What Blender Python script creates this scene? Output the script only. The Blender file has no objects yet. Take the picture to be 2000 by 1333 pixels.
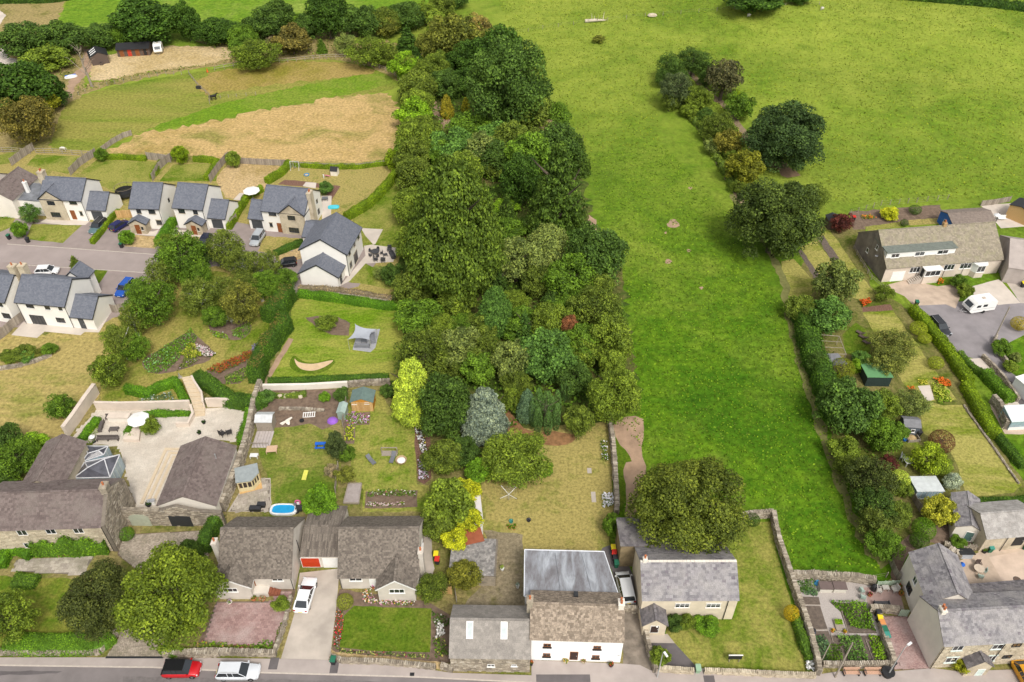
import bpy,math,random
import numpy as np
from mathutils.geometry import tessellate_polygon
from mathutils import Vector
SC=bpy.context.scene
COL=SC.collection
R=math.radians
rnd=random.Random(7)
# ---------------------------------------------------------------- camera, sky, sun, exposure
CAM_H,PITCH,FPX=88.0,R(41),1600.0
cd=bpy.data.cameras.new("camera");cam=bpy.data.objects.new("camera",cd);COL.objects.link(cam)
cam.location=(0,0,CAM_H);cam.rotation_euler=(R(90)-PITCH,0,0)
cd.sensor_width=36;cd.lens=36*FPX/2000;cd.clip_end=6000;cd.clip_start=0.5
SC.camera=cam
SUN_EL,SUN_AZ=52,158
wd=bpy.data.worlds.new("World");SC.world=wd;wd.use_nodes=True
nt=wd.node_tree;nt.nodes.clear()
sk=nt.nodes.new("ShaderNodeTexSky");sk.sky_type='NISHITA';sk.sun_disc=False
sk.sun_elevation=R(SUN_EL);sk.sun_rotation=R(SUN_AZ);sk.air_density=1.0;sk.dust_density=4.0;sk.ozone_density=1.0
hs=nt.nodes.new("ShaderNodeHueSaturation");hs.inputs['Saturation'].default_value=0.12
bg=nt.nodes.new("ShaderNodeBackground");bg.inputs['Strength'].default_value=0.125
wo=nt.nodes.new("ShaderNodeOutputWorld")
nt.links.new(sk.outputs[0],hs.inputs['Color']);nt.links.new(hs.outputs[0],bg.inputs['Color']);nt.links.new(bg.outputs[0],wo.inputs['Surface'])
sd=bpy.data.lights.new("sun",'SUN');sd.energy=1.5;sd.angle=R(14);sd.color=(1.0,0.94,0.85)
sun=bpy.data.objects.new("sun",sd);COL.objects.link(sun);sun.location=(60,60,120)
sun.rotation_euler=(R(90-SUN_EL),0,R(180-SUN_AZ))
SC.view_settings.view_transform='Standard';SC.view_settings.look='None'
SC.view_settings.exposure=0.54;SC.view_settings.gamma=1.0;SC.view_settings.use_curve_mapping=False
SC.cycles.max_bounces=6;SC.cycles.diffuse_bounces=3;SC.cycles.transparent_max_bounces=4
# ---------------------------------------------------------------- where a point of the place lies
sP,cP=math.sin(PITCH),math.cos(PITCH)
def ss(t):t=min(1,max(0,t));return t*t*(3-2*t)
def gz(x,y):
 k=ss((y-150)/60)*ss((x-12)/50)
 return 8.0*ss((y-165)/150)*ss((x-12)/90)+k*(.7*math.sin(y/8+x/30)+.5*math.sin(x/11-y/23))
def ray(p):
 u=(p[0]-1000)/FPX;v=(p[1]-666.5)/FPX
 return(u,cP-v*sP,-sP-v*cP)
def G(p,z=0.0):
 d=ray(p);g=0.0
 for _ in range(6):
  t=(g+z-CAM_H)/d[2];x,y=d[0]*t,d[1]*t;g=gz(x,y)
 return(x,y,g+z)
def proj(x,y,z):
 zc=y*cP-(z-CAM_H)*sP
 return(1000+FPX*x/zc,666.5+FPX*(-y*sP-(z-CAM_H)*cP)/zc)
def mpp(q):
 return(q[1]*cP-(q[2]-CAM_H)*sP)/FPX
def reg(x0,y0,k):return lambda x,y:(x0+x/k,y0+y/k)
A=reg(0,950,3.48);B=reg(380,950,3.48);C=reg(820,950,3.48);D=reg(1180,950,3.48);E=reg(1500,950,3.48)
FF=reg(0,680,4.1667);GG=reg(430,680,4.1667);HH=reg(800,680,4.1667);II=reg(1550,680,4.1667)
J=reg(0,260,3.175);K=reg(380,260,3.173);LL=reg(0,0,4);M=reg(1550,360,3.702);N=reg(1200,60,3.702)
OO=reg(780,260,2.898);PP=reg(180,440,4.1667);QQ=reg(400,0,4);UU=reg(780,0,4)
TT=reg(1780,560,4.1638);VV=reg(1780,960,3.573);WW=reg(0,420,4.445)
def pts(f,s):v=[float(a)for a in s.split()];return[f(v[i],v[i+1])for i in range(0,len(v),2)]
def X(x,y):return(x,y)
# ---------------------------------------------------------------- materials
MATS={}
def _m(name):
 m=bpy.data.materials.new(name);m.use_nodes=True;t=m.node_tree
 return m,t,t.nodes['Principled BSDF']
def ND(t,kind,**kw):
 n=t.nodes.new(kind)
 for k,v in kw.items():
  if k in n.inputs:n.inputs[k].default_value=v
  else:setattr(n,k,v)
 return n
def _c(c):return(c[0],c[1],c[2],1)
def noise(t,scale,detail=4,rough=.55,co=None,dist=0):
 n=ND(t,"ShaderNodeTexNoise");n.inputs['Scale'].default_value=scale;n.inputs['Detail'].default_value=detail
 n.inputs['Roughness'].default_value=rough;n.inputs['Distortion'].default_value=dist
 if co:t.links.new(co,n.inputs['Vector'])
 return n
def ramp(t,src,stops):
 r=ND(t,"ShaderNodeValToRGB");e=r.color_ramp.elements
 while len(e)<len(stops):e.new(.5)
 for el,(p,c)in zip(e,stops):el.position=p;el.color=_c(c)
 t.links.new(src,r.inputs[0]);return r.outputs[0]
def mix(t,fac,a,b,mode='MIX'):
 n=ND(t,"ShaderNodeMix",data_type='RGBA',blend_type=mode)
 for s,v in((0,fac),(6,a),(7,b)):
  if isinstance(v,(int,float)):n.inputs[s].default_value=v
  elif isinstance(v,tuple):n.inputs[s].default_value=_c(v)
  else:t.links.new(v,n.inputs[s])
 return n.outputs[2]
def bump(t,b,src,dist,st=1.0):
 n=ND(t,"ShaderNodeBump");n.inputs['Strength'].default_value=st;n.inputs['Distance'].default_value=dist
 t.links.new(src,n.inputs['Height']);t.links.new(n.outputs[0],b.inputs['Normal'])
def sc(c,k):return tuple(v*k for v in c)
def plain(name,col,rough=.7,metal=0,var=.15,scale=2.0,bmp=0,obj=False,spec=.3,alpha=None):
 """one colour with soft wear; obj=True takes the colour from the object"""
 if name in MATS:return MATS[name]
 m,t,b=_m(name);co=ND(t,"ShaderNodeTexCoord").outputs['Object']
 n=noise(t,scale,5,.6,co)
 f=ramp(t,n.outputs[0],[(.3,(1-var,)*3),(.7,(1+var*.4,)*3)])
 base=ND(t,"ShaderNodeObjectInfo").outputs['Color']if obj else col
 t.links.new(mix(t,1.0,f,base,'MULTIPLY'),b.inputs['Base Color'])
 b.inputs['Roughness'].default_value=rough;b.inputs['Metallic'].default_value=metal
 b.inputs['Specular IOR Level'].default_value=spec
 if bmp:bump(t,b,noise(t,scale*12,3,.6,co).outputs[0],bmp)
 MATS[name]=m;return m
def pieces(name,c1,c2,rough=.8,patch=None,pscale=.6,bmp=.01,c3=None):
 """every piece (tile, stone, slab) its own tone between c1 and c2; patch = lichen or dirt colour in blotches"""
 if name in MATS:return MATS[name]
 m,t,b=_m(name);co=ND(t,"ShaderNodeTexCoord").outputs['Object']
 ri=ND(t,"ShaderNodeNewGeometry").outputs['Random Per Island']
 st=[(0,c1),(1,c2)]if c3 is None else[(0,c1),(.85,c2),(1,c3)]
 c=ramp(t,ri,st)
 n=noise(t,pscale,6,.65,co)
 if patch:c=mix(t,ramp(t,n.outputs[0],[(.45,(0,0,0)),(.68,(.85,.85,.85))]),c,patch)
 n2=noise(t,9,4,.7,co)
 c=mix(t,1.0,c,ramp(t,n2.outputs[0],[(.3,(.72,)*3),(.7,(1.12,)*3)]),'MULTIPLY')
 t.links.new(c,b.inputs['Base Color']);b.inputs['Roughness'].default_value=rough
 b.inputs['Specular IOR Level'].default_value=.25
 if bmp:bump(t,b,n2.outputs[0],bmp)
 MATS[name]=m;return m
TK=.66
def turf(name,c1,c2,dry,amount,big=.05,fine=2.2,bmp=.12,dark=None,stretch=None,contrast=.34):
 """grass seen from above: green tones c1..c2, dry patches"""
 if name in MATS:return MATS[name]
 c1,c2,dry=sc(c1,TK),sc(c2,TK),sc(dry,TK*1.12);dark=sc(dark,TK)if dark else None
 m,t,b=_m(name);co=ND(t,"ShaderNodeNewGeometry").outputs['Position']
 if stretch:
  mp=ND(t,"ShaderNodeMapping");mp.inputs['Scale'].default_value=stretch;mp.inputs['Rotation'].default_value=(0,0,stretch[2]);
  mp.inputs['Scale'].default_value=(stretch[0],stretch[1],1)
  t.links.new(co,mp.inputs[0]);co2=mp.outputs[0]
 else:co2=co
 n1=noise(t,fine*.35,6,.7,co2,.3);n2=noise(t,big,5,.6,co2,.6);n3=noise(t,fine,4,.75,co)
 n4=noise(t,big*5,5,.65,co2,.8)
 c=mix(t,ramp(t,n1.outputs[0],[(.5-contrast/2,(0,0,0)),(.5+contrast/2,(1,1,1))]),c1,c2)
 a=ND(t,"ShaderNodeMath",operation='MULTIPLY_ADD');t.links.new(n2.outputs[0],a.inputs[0]);a.inputs[1].default_value=.65
 mm=ND(t,"ShaderNodeMath",operation='MULTIPLY');t.links.new(n4.outputs[0],mm.inputs[0]);mm.inputs[1].default_value=.35
 t.links.new(mm.outputs[0],a.inputs[2])
 f=ramp(t,a.outputs[0],[(max(0,.62-amount*.3-.09),(0,0,0)),(.62-amount*.3+.07,(.9,.9,.9))])
 c=mix(t,f,c,dry)
 if dark:c=mix(t,ramp(t,noise(t,big*1.7,4,.6,co2,1.0).outputs[0],[(.5,(0,0,0)),(.7,(.8,.8,.8))]),c,dark)
 c=mix(t,1.0,c,ramp(t,n3.outputs[0],[(.3,(.55,)*3),(.5,(1.0,)*3),(.72,(1.5,)*3)]),'MULTIPLY')
 t.links.new(c,b.inputs['Base Color']);b.inputs['Roughness'].default_value=.95;b.inputs['Specular IOR Level'].default_value=.1
 ad=ND(t,"ShaderNodeMath",operation='ADD');t.links.new(n3.outputs[0],ad.inputs[0]);t.links.new(n1.outputs[0],ad.inputs[1])
 bump(t,b,ad.outputs[0],bmp)
 MATS[name]=m;return m
def leafmat():
 m,t,b=_m("leaves")
 oi=ND(t,"ShaderNodeObjectInfo");ri=ND(t,"ShaderNodeNewGeometry").outputs['Random Per Island']
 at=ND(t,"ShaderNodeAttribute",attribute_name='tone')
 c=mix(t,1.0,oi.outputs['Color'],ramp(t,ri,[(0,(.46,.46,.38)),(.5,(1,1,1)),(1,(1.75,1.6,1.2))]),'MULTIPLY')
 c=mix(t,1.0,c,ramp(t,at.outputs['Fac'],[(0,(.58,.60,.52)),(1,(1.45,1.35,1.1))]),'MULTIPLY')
 t.links.new(c,b.inputs['Base Color']);b.inputs['Roughness'].default_value=.6;b.inputs['Specular IOR Level'].default_value=.2
 tr=ND(t,"ShaderNodeBsdfTranslucent");t.links.new(c,tr.inputs[0]);ms=ND(t,"ShaderNodeMixShader");ms.inputs[0].default_value=.22
 t.links.new(b.outputs[0],ms.inputs[1]);t.links.new(tr.outputs[0],ms.inputs[2])
 t.links.new(ms.outputs[0],t.nodes['Material Output'].inputs[0]);return m
LEAF=leafmat()
BARK=plain("bark",(.13,.10,.075),.9,var=.4,scale=3,bmp=.03)
BIRCH=plain("birch_bark",(.6,.58,.54),.8,var=.5,scale=4)
CORE=plain("twigs",(.035,.04,.018),.95,var=.4)
HCORE=plain("hedge_inner",(1,1,1),.95,obj=True,var=.5,scale=3,bmp=.05)
FLOW=plain("petals",(1,1,1),.6,obj=True,var=.1)
PAINT=plain("car_paint",(1,1,1),.25,.1,obj=True,var=.04,spec=.6)
OBJC=plain("coloured",(1,1,1),.6,obj=True,var=.12)
TYRE=plain("tyre",(.02,.02,.02),.9);RIM=plain("alloy",(.5,.5,.5),.3,.8)
CGLASS=plain("car_glass",(.02,.025,.03),.06,0,var=.02,spec=.9)
WGLASS=plain("window_glass",(.03,.035,.04),.08,0,var=.3,spec=.9)
WHITE=plain("white_paint",(.8,.79,.76),.5,var=.06)
ALU=plain("aluminium",(.6,.6,.6),.4,.6)
BLACK=plain("black_plastic",(.025,.025,.027),.5)
RENDERW=plain("white_render",(.82,.79,.73),.9,var=.07,scale=.5,bmp=.01)
CREAM=plain("cream_render",(.78,.72,.63),.9,var=.12,scale=.5,bmp=.02)
PEB=plain("pebbledash",(.60,.545,.475),.95,var=.16,scale=.7,bmp=.03)
PINKR=plain("pink_render",(.64,.545,.455),.95,var=.14,scale=.6,bmp=.03)
ANTH=plain("anthracite",(.035,.037,.04),.45)
OAKD=plain("oak_door",(.28,.10,.03),.5,var=.25,scale=4)
LEAD=plain("lead",(.25,.26,.28),.45,.3,var=.4,scale=.8)
TERR=plain("terracotta",(.45,.15,.06),.8)
SLATE=pieces("slate_tiles",(.125,.135,.165),(.175,.185,.215),.6,None,.4,.004)
TILEG=pieces("grey_concrete_tiles",(.115,.095,.08),(.26,.22,.18),.9,(.14,.12,.10),5.5,.012)
TILEB=pieces("brown_concrete_tiles",(.13,.10,.092),(.215,.17,.155),.85,(.21,.175,.155),.35,.01)
TILEO=pieces("weathered_tiles",(.21,.165,.125),(.46,.37,.285),.9,(.16,.13,.10),5.0,.012)
SLATEO=pieces("old_slates",(.17,.16,.17),(.32,.30,.305),.75,(.38,.355,.34),.5,.008,(.14,.12,.14))
SLATED=pieces("dark_old_slates",(.11,.10,.105),(.22,.20,.205),.75,(.27,.25,.23),.5,.008)
STONE=pieces("stone_rubble",(.24,.20,.155),(.50,.43,.33),.95,(.20,.17,.13),.8,.02,(.58,.52,.43))
STONEL=pieces("sandstone",(.46,.39,.285),(.68,.59,.44),.95,(.35,.29,.21),.5,.015)
PAVE=pieces("flagstones",(.36,.31,.26),(.55,.48,.40),.9,(.28,.25,.18),.5,.006)
SETT=pieces("setts",(.30,.25,.20),(.52,.44,.35),.95,(.22,.20,.13),.4,.01)
BLOCKP=pieces("red_paviours",(.30,.185,.17),(.44,.29,.265),.9,(.47,.36,.33),.4,.004)
PATIO=pieces("pale_patio",(.56,.50,.42),(.66,.59,.50),.85,(.52,.45,.37),.25,.003)
MORT=plain("mortar",(.20,.17,.135),.95,var=.3,bmp=.02)
WOODG=pieces("weathered_wood",(.25,.21,.17),(.40,.345,.28),.9,None,1,.01)
WOODN=pieces("new_wood",(.50,.30,.12),(.66,.43,.19),.8,None,1,.01)
WOODO=plain("orange_wood",(.55,.25,.04),.7,var=.2,scale=3)
WOODD=pieces("dark_wood",(.075,.055,.045),(.15,.11,.09),.85,None,1,.01)
# ---------------------------------------------------------------- mesh helpers
class MB:
 def __init__(s):s.V=[];s.F=[];s.n=0;s.tone=[]
 def add(s,V,Fs):
  V=np.asarray(V,float).reshape(-1,3)
  if isinstance(Fs,np.ndarray):s.F.append(Fs+s.n)
  else:
   for f in Fs:s.F.append(np.array([f])+s.n)
  s.V.append(V);s.n+=len(V);return s
 def box(s,x0,y0,z0,x1,y1,z1):
  V=[(x,y,z)for z in(z0,z1)for x,y in((x0,y0),(x1,y0),(x1,y1),(x0,y1))]
  return s.add(V,BOXF)
 def obox(s,c,sx,sy,sz,rz=0,rx=0):
  """box centred on c, turned rz about z and tilted rx about its own x"""
  T=(np.array([(x,y,z)for z in(-.5,.5)for x,y in((-.5,-.5),(.5,-.5),(.5,.5),(-.5,.5))])*(sx,sy,sz))
  if rx:T=T@np.array([[1,0,0],[0,math.cos(rx),math.sin(rx)],[0,-math.sin(rx),math.cos(rx)]])
  c_,s_=math.cos(rz),math.sin(rz);T=T@np.array([[c_,s_,0],[-s_,c_,0],[0,0,1]])
  return s.add(T+np.array(c),BOXF)
 def prism(s,poly,a,b,ax='z',cap=True):
  """polygon (2D) swept between a and b along ax: z=(x,y), x=(y,z), y=(x,z)"""
  n=len(poly);f={'z':lambda p,t:(p[0],p[1],t),'x':lambda p,t:(t,p[0],p[1]),'y':lambda p,t:(p[0],t,p[1])}[ax]
  V=[f(p,a)for p in poly]+[f(p,b)for p in poly]
  Fs=[(i,(i+1)%n,n+(i+1)%n,n+i)for i in range(n)]
  if cap:Fs+=[tuple(range(n-1,-1,-1)),tuple(range(n,2*n))]
  return s.add(V,Fs)
 def tube(s,P,rad,seg=8,cap=True):
  P=[np.array(p,float)for p in P];V=[]
  if not hasattr(rad,'__len__'):rad=[rad]*len(P)
  for i,p in enumerate(P):
   d=P[min(i+1,len(P)-1)]-P[max(i-1,0)];d/=(np.linalg.norm(d)+1e-9)
   u=np.cross(d,(0,0,1))if abs(d[2])<.9 else np.cross(d,(1,0,0));u/=np.linalg.norm(u);w=np.cross(d,u)
   for k in range(seg):
    a=2*math.pi*k/seg;V.append(p+rad[i]*(math.cos(a)*u+math.sin(a)*w))
  Fs=[(i*seg+k,i*seg+(k+1)%seg,(i+1)*seg+(k+1)%seg,(i+1)*seg+k)for i in range(len(P)-1)for k in range(seg)]
  if cap:Fs+=[tuple(range(seg)),tuple((len(P)-1)*seg+k for k in range(seg-1,-1,-1))]
  return s.add(V,Fs)
 def lathe(s,prof,c=(0,0,0),seg=12,sx=1,sy=1):
  V=[];n=len(prof)
  for r,z in prof:
   for k in range(seg):
    a=2*math.pi*k/seg;V.append((c[0]+r*sx*math.cos(a),c[1]+r*sy*math.sin(a),c[2]+z))
  Fs=[(i*seg+k,i*seg+(k+1)%seg,(i+1)*seg+(k+1)%seg,(i+1)*seg+k)for i in range(n-1)for k in range(seg)]
  Fs+=[tuple(range(seg-1,-1,-1)),tuple((n-1)*seg+k for k in range(seg))]
  return s.add(V,Fs)
 def mesh(s,name,smooth=False):
  me=bpy.data.meshes.new(name);V=np.concatenate(s.V)
  tot=np.concatenate([np.full(len(f),f.shape[1])for f in s.F]);idx=np.concatenate([f.ravel()for f in s.F])
  me.vertices.add(len(V));me.vertices.foreach_set('co',V.ravel().astype('f'))
  me.loops.add(len(idx));me.loops.foreach_set('vertex_index',idx.astype('i'))
  st=np.concatenate([[0],np.cumsum(tot)[:-1]]);me.polygons.add(len(tot))
  me.polygons.foreach_set('loop_start',st.astype('i'));me.polygons.foreach_set('loop_total',tot.astype('i'))
  me.polygons.foreach_set('use_smooth',np.full(len(tot),smooth))
  if s.tone:
   a=me.attributes.new('tone','FLOAT','FACE');a.data.foreach_set('value',np.concatenate(s.tone).astype('f'))
  me.update(calc_edges=True);return me
 def build(s,name,mat,parent=None,smooth=False,color=None,kind=None,loc=None,rz=0):
  return put(name,s.mesh(name,smooth),mat,parent,color,kind,loc,rz)
BOXF=np.array([(3,2,1,0),(4,5,6,7),(0,1,5,4),(1,2,6,5),(2,3,7,6),(3,0,4,7)])
def put(name,me,mat,parent=None,color=None,kind=None,loc=None,rz=0):
 if mat and not me.materials:me.materials.append(mat)
 o=bpy.data.objects.new(name,me);COL.objects.link(o)
 if parent:o.parent=parent
 if color:o.color=_c(color)
 if kind:o['kind']=kind
 if loc:o.location=loc
 if rz:o.rotation_euler=(0,0,rz)
 return o
def thing(name,label,cat,loc=(0,0,0),rz=0,group=None):
 o=bpy.data.objects.new(name,None);COL.objects.link(o);o.empty_display_size=.3
 o.location=loc;o.rotation_euler=(0,0,rz);return tag(o,label,cat,group)
def tag(o,label,cat,group=None):
 o['label']=label;o['category']=cat
 if group:o['group']=group
 return o
CACHE={}
def cached(key,fn):
 if key not in CACHE:CACHE[key]=fn()
 return CACHE[key]
def bx(name,mat,parent,*b,color=None):
 m=MB();m.box(*b);return m.build(name,mat,parent,color=color)
def field_of(org,ux,vx,nx,U,Vv,us,vs,W,H,TH,lift=0.0,jit=.004,seed=1,taper=0):
 """many small boxes on a plane: centres U,Vv (metres along ux,vx), sizes W,H, thickness TH"""
 rg=np.random.default_rng(seed);n=len(U)
 T=np.array([(x,y,z)for z in(0,1)for x,y in((-.5,-.5),(.5,-.5),(.5,.5),(-.5,.5))])
 u=U[:,None]+T[None,:,0]*W[:,None];v=Vv[:,None]+T[None,:,1]*H[:,None]
 w=T[None,:,2]*TH[:,None]+lift*(0.5-T[None,:,1])+rg.normal(0,jit,n)[:,None]
 P=np.asarray(org)[None,None,:]+u[...,None]*np.asarray(ux)+v[...,None]*np.asarray(vx)+w[...,None]*np.asarray(nx)
 Fq=(BOXF[None,1:]+(np.arange(n)*8)[:,None,None]).reshape(-1,4)
 return P.reshape(-1,3),Fq
def courses(mb,org,ux,vx,nx,L,Hh,tw,th,thick=.02,lift=.02,rand=0.0,half=True,clip=None,seed=1,gap=.01,jit=.004):
 """rows of tiles (or stones when rand>0) filling 0..L by 0..Hh; clip(v) -> (u0,u1) narrows a row"""
 rg=np.random.default_rng(seed);U=[];V=[];W=[];H=[]
 rows=max(1,round(Hh/th));th=Hh/rows
 for r in range(rows):
  v=(r+.5)*th;a,b=clip(v)if clip else(0,L)
  if b-a<.08:continue
  x=a-(tw/2 if half and r%2 else 0)
  while x<b-.02:
   w=tw*(1+rand*rg.uniform(-.6,.8));x0,x1=max(x,a),min(x+w,b)
   if x1-x0>.03:U.append((x0+x1)/2);W.append(x1-x0-gap);V.append(v);H.append(th*1.12 if lift else th-gap)
   x+=w
 if not U:return
 n=len(U);TH=np.full(n,thick)*(1+rg.uniform(-.5,.9,n)*min(1,rand*1.5+.05))
 mb.add(*field_of(org,ux,vx,nx,np.array(U),np.array(V),0,0,np.array(W),np.array(H),TH,lift,jit,seed))
def nrm(v):v=np.array(v,float);return v/np.linalg.norm(v)
# ---------------------------------------------------------------- ground sheets
def jag(poly,amp,step=1.2,seed=0):
 rg=random.Random(seed);out=[]
 for i,a in enumerate(poly):
  b=poly[(i+1)%len(poly)];L=math.dist(a,b);n=max(1,int(L/step))
  for k in range(n):
   t=k/n;o=rg.uniform(-amp,amp)if k else 0
   nx,ny=-(b[1]-a[1])/(L+1e-6),(b[0]-a[0])/(L+1e-6)
   out.append((a[0]+(b[0]-a[0])*t+nx*o,a[1]+(b[1]-a[1])*t+ny*o))
 return out
SHEETN=[0]
def sheet(name,poly,mat,lvl=None,amp=.12,z=None,kind='structure',smoothit=0):
 """a flat patch of ground; lvl = which 4 mm layer"""
 w=[G(p)[:2]for p in poly]
 for _ in range(smoothit):
  w=[q for i in range(len(w))for a,b in[(w[i],w[(i+1)%len(w)])]for q in((a[0]*.75+b[0]*.25,a[1]*.75+b[1]*.25),(a[0]*.25+b[0]*.75,a[1]*.25+b[1]*.75))]
 SHEETN[0]+=1
 if amp:w=jag(w,amp,1.0,SHEETN[0])
 zz=z if z is not None else .004*lvl+.0004*(SHEETN[0]%9)
 tr=tessellate_polygon([[Vector((a,b,0))for a,b in w]])
 m=MB();V=[(a,b,zz)for a,b in w]
 F=[t if(w[t[1]][0]-w[t[0]][0])*(w[t[2]][1]-w[t[0]][1])-(w[t[1]][1]-w[t[0]][1])*(w[t[2]][0]-w[t[0]][0])>0 else t[::-1]for t in tr]
 m.add(V,np.array(F));return m.build(name,mat,kind=kind)
def inpoly(x,y,poly):
 c=False;j=len(poly)-1
 for i in range(len(poly)):
  if(poly[i][1]>y)!=(poly[j][1]>y)and x<(poly[j][0]-poly[i][0])*(y-poly[i][1])/(poly[j][1]-poly[i][1])+poly[i][0]:c=not c
  j=i
 return c
def paving(name,poly,mat,tw,th,z=.03,rz=0,thick=.03,rand=0,under=MORT,gap=.02,jit=.003,amp=0):
 """laid pieces over a polygon of ground, bedded on a mortar sheet"""
 w=[G(p)[:2]for p in poly];c,s=math.cos(rz),math.sin(rz)
 l=[(x*c+y*s,-x*s+y*c)for x,y in w]
 bed=sheet(name,poly,under,z=z-thick*.8,amp=0)
 x0,x1=min(p[0]for p in l),max(p[0]for p in l);y0,y1=min(p[1]for p in l),max(p[1]for p in l)
 U=[];V=[];W=[];r=0;rg=random.Random(3);y=y0
 while y<y1:
  x=x0-(tw/2 if r%2 else 0)
  while x<x1:
   ww=tw*(1+rand*rg.uniform(-.6,.8))
   if inpoly(x+ww/2,y+th/2,l):U.append(x+ww/2);V.append(y+th/2);W.append(ww-gap)
   x+=ww
  y+=th;r+=1
 if not U:return bed
 n=len(U);m=MB()
 m.add(*field_of((0,0,z-thick),(c,s,0),(-s,c,0),(0,0,1),np.array(U),np.array(V),0,0,np.array(W),np.full(n,th-gap),np.full(n,thick),0,jit,5))
 m.build('paving',mat,bed,kind='stuff');return bed
def strip(name,path,width,mat,off=.03,label=None,cat=None,kind='structure',amp=.15):
 """a ribbon laid over rising ground"""
 P=resample([G(p)[:2]for p in path],1.2);rg=random.Random(9);V=[]
 for i,p in enumerate(P):
  q0,q1=P[max(0,i-1)],P[min(len(P)-1,i+1)];d=math.dist(q0,q1);nx,ny=-(q1[1]-q0[1])/d,(q1[0]-q0[0])/d
  for k in(-1,0,1):
   w=width/2*k*(1+rg.uniform(-amp,amp)*2);x,y=p[0]+nx*w,p[1]+ny*w;V.append((x,y,gz(x,y)+off))
 F=[(i*3+k+1,i*3+k,i*3+3+k,i*3+4+k)for i in range(len(P)-1)for k in(0,1)]
 m=MB();m.add(V,np.array(F));return m.build(name,mat,kind=kind)
def resample(P,step):
 out=[P[0]]
 for a,b in zip(P,P[1:]):
  n=max(1,round(math.dist(a,b)/step))
  out+=[tuple(a[j]+(b[j]-a[j])*k/n for j in range(len(a)))for k in range(1,n+1)]
 return out
def chaikin(P,n=1):
 for _ in range(n):
  Q=[P[0]]
  for a,b in zip(P,P[1:]):Q+=[tuple(a[j]*.75+b[j]*.25 for j in range(len(a))),tuple(a[j]*.25+b[j]*.75 for j in range(len(a)))]
  P=Q+[P[-1]]
 return P
 # ---------------------------------------------------------------- leaves, trees, hedges
def leafquads(Pt,Nn,size,rg,tilt=.55,aspect=.62):
 """one small folded leaf clump (a quad) per point"""
 n=len(Pt);Nn=Nn+rg.normal(0,tilt,(n,3));Nn/=np.linalg.norm(Nn,axis=1)[:,None]+1e-9
 a=rg.normal(0,1,(n,3));u=np.cross(Nn,a);u/=np.linalg.norm(u,axis=1)[:,None]+1e-9;v=np.cross(Nn,u)
 s=size*rg.uniform(.6,1.35,n);s=s[:,None]
 V=np.stack([Pt-u*s*.55-v*s*aspect*.22,Pt+u*s*.12-v*s*aspect*.6+Nn*s*.12,Pt+u*s*.58+v*s*aspect*.15,Pt-u*s*.15+v*s*aspect*.62+Nn*s*.12],1).reshape(-1,3)
 return V,np.arange(n*4).reshape(-1,4)
def sph(n,rg):
 v=rg.normal(0,1,(n,3));return v/np.linalg.norm(v,axis=1)[:,None]
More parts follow.
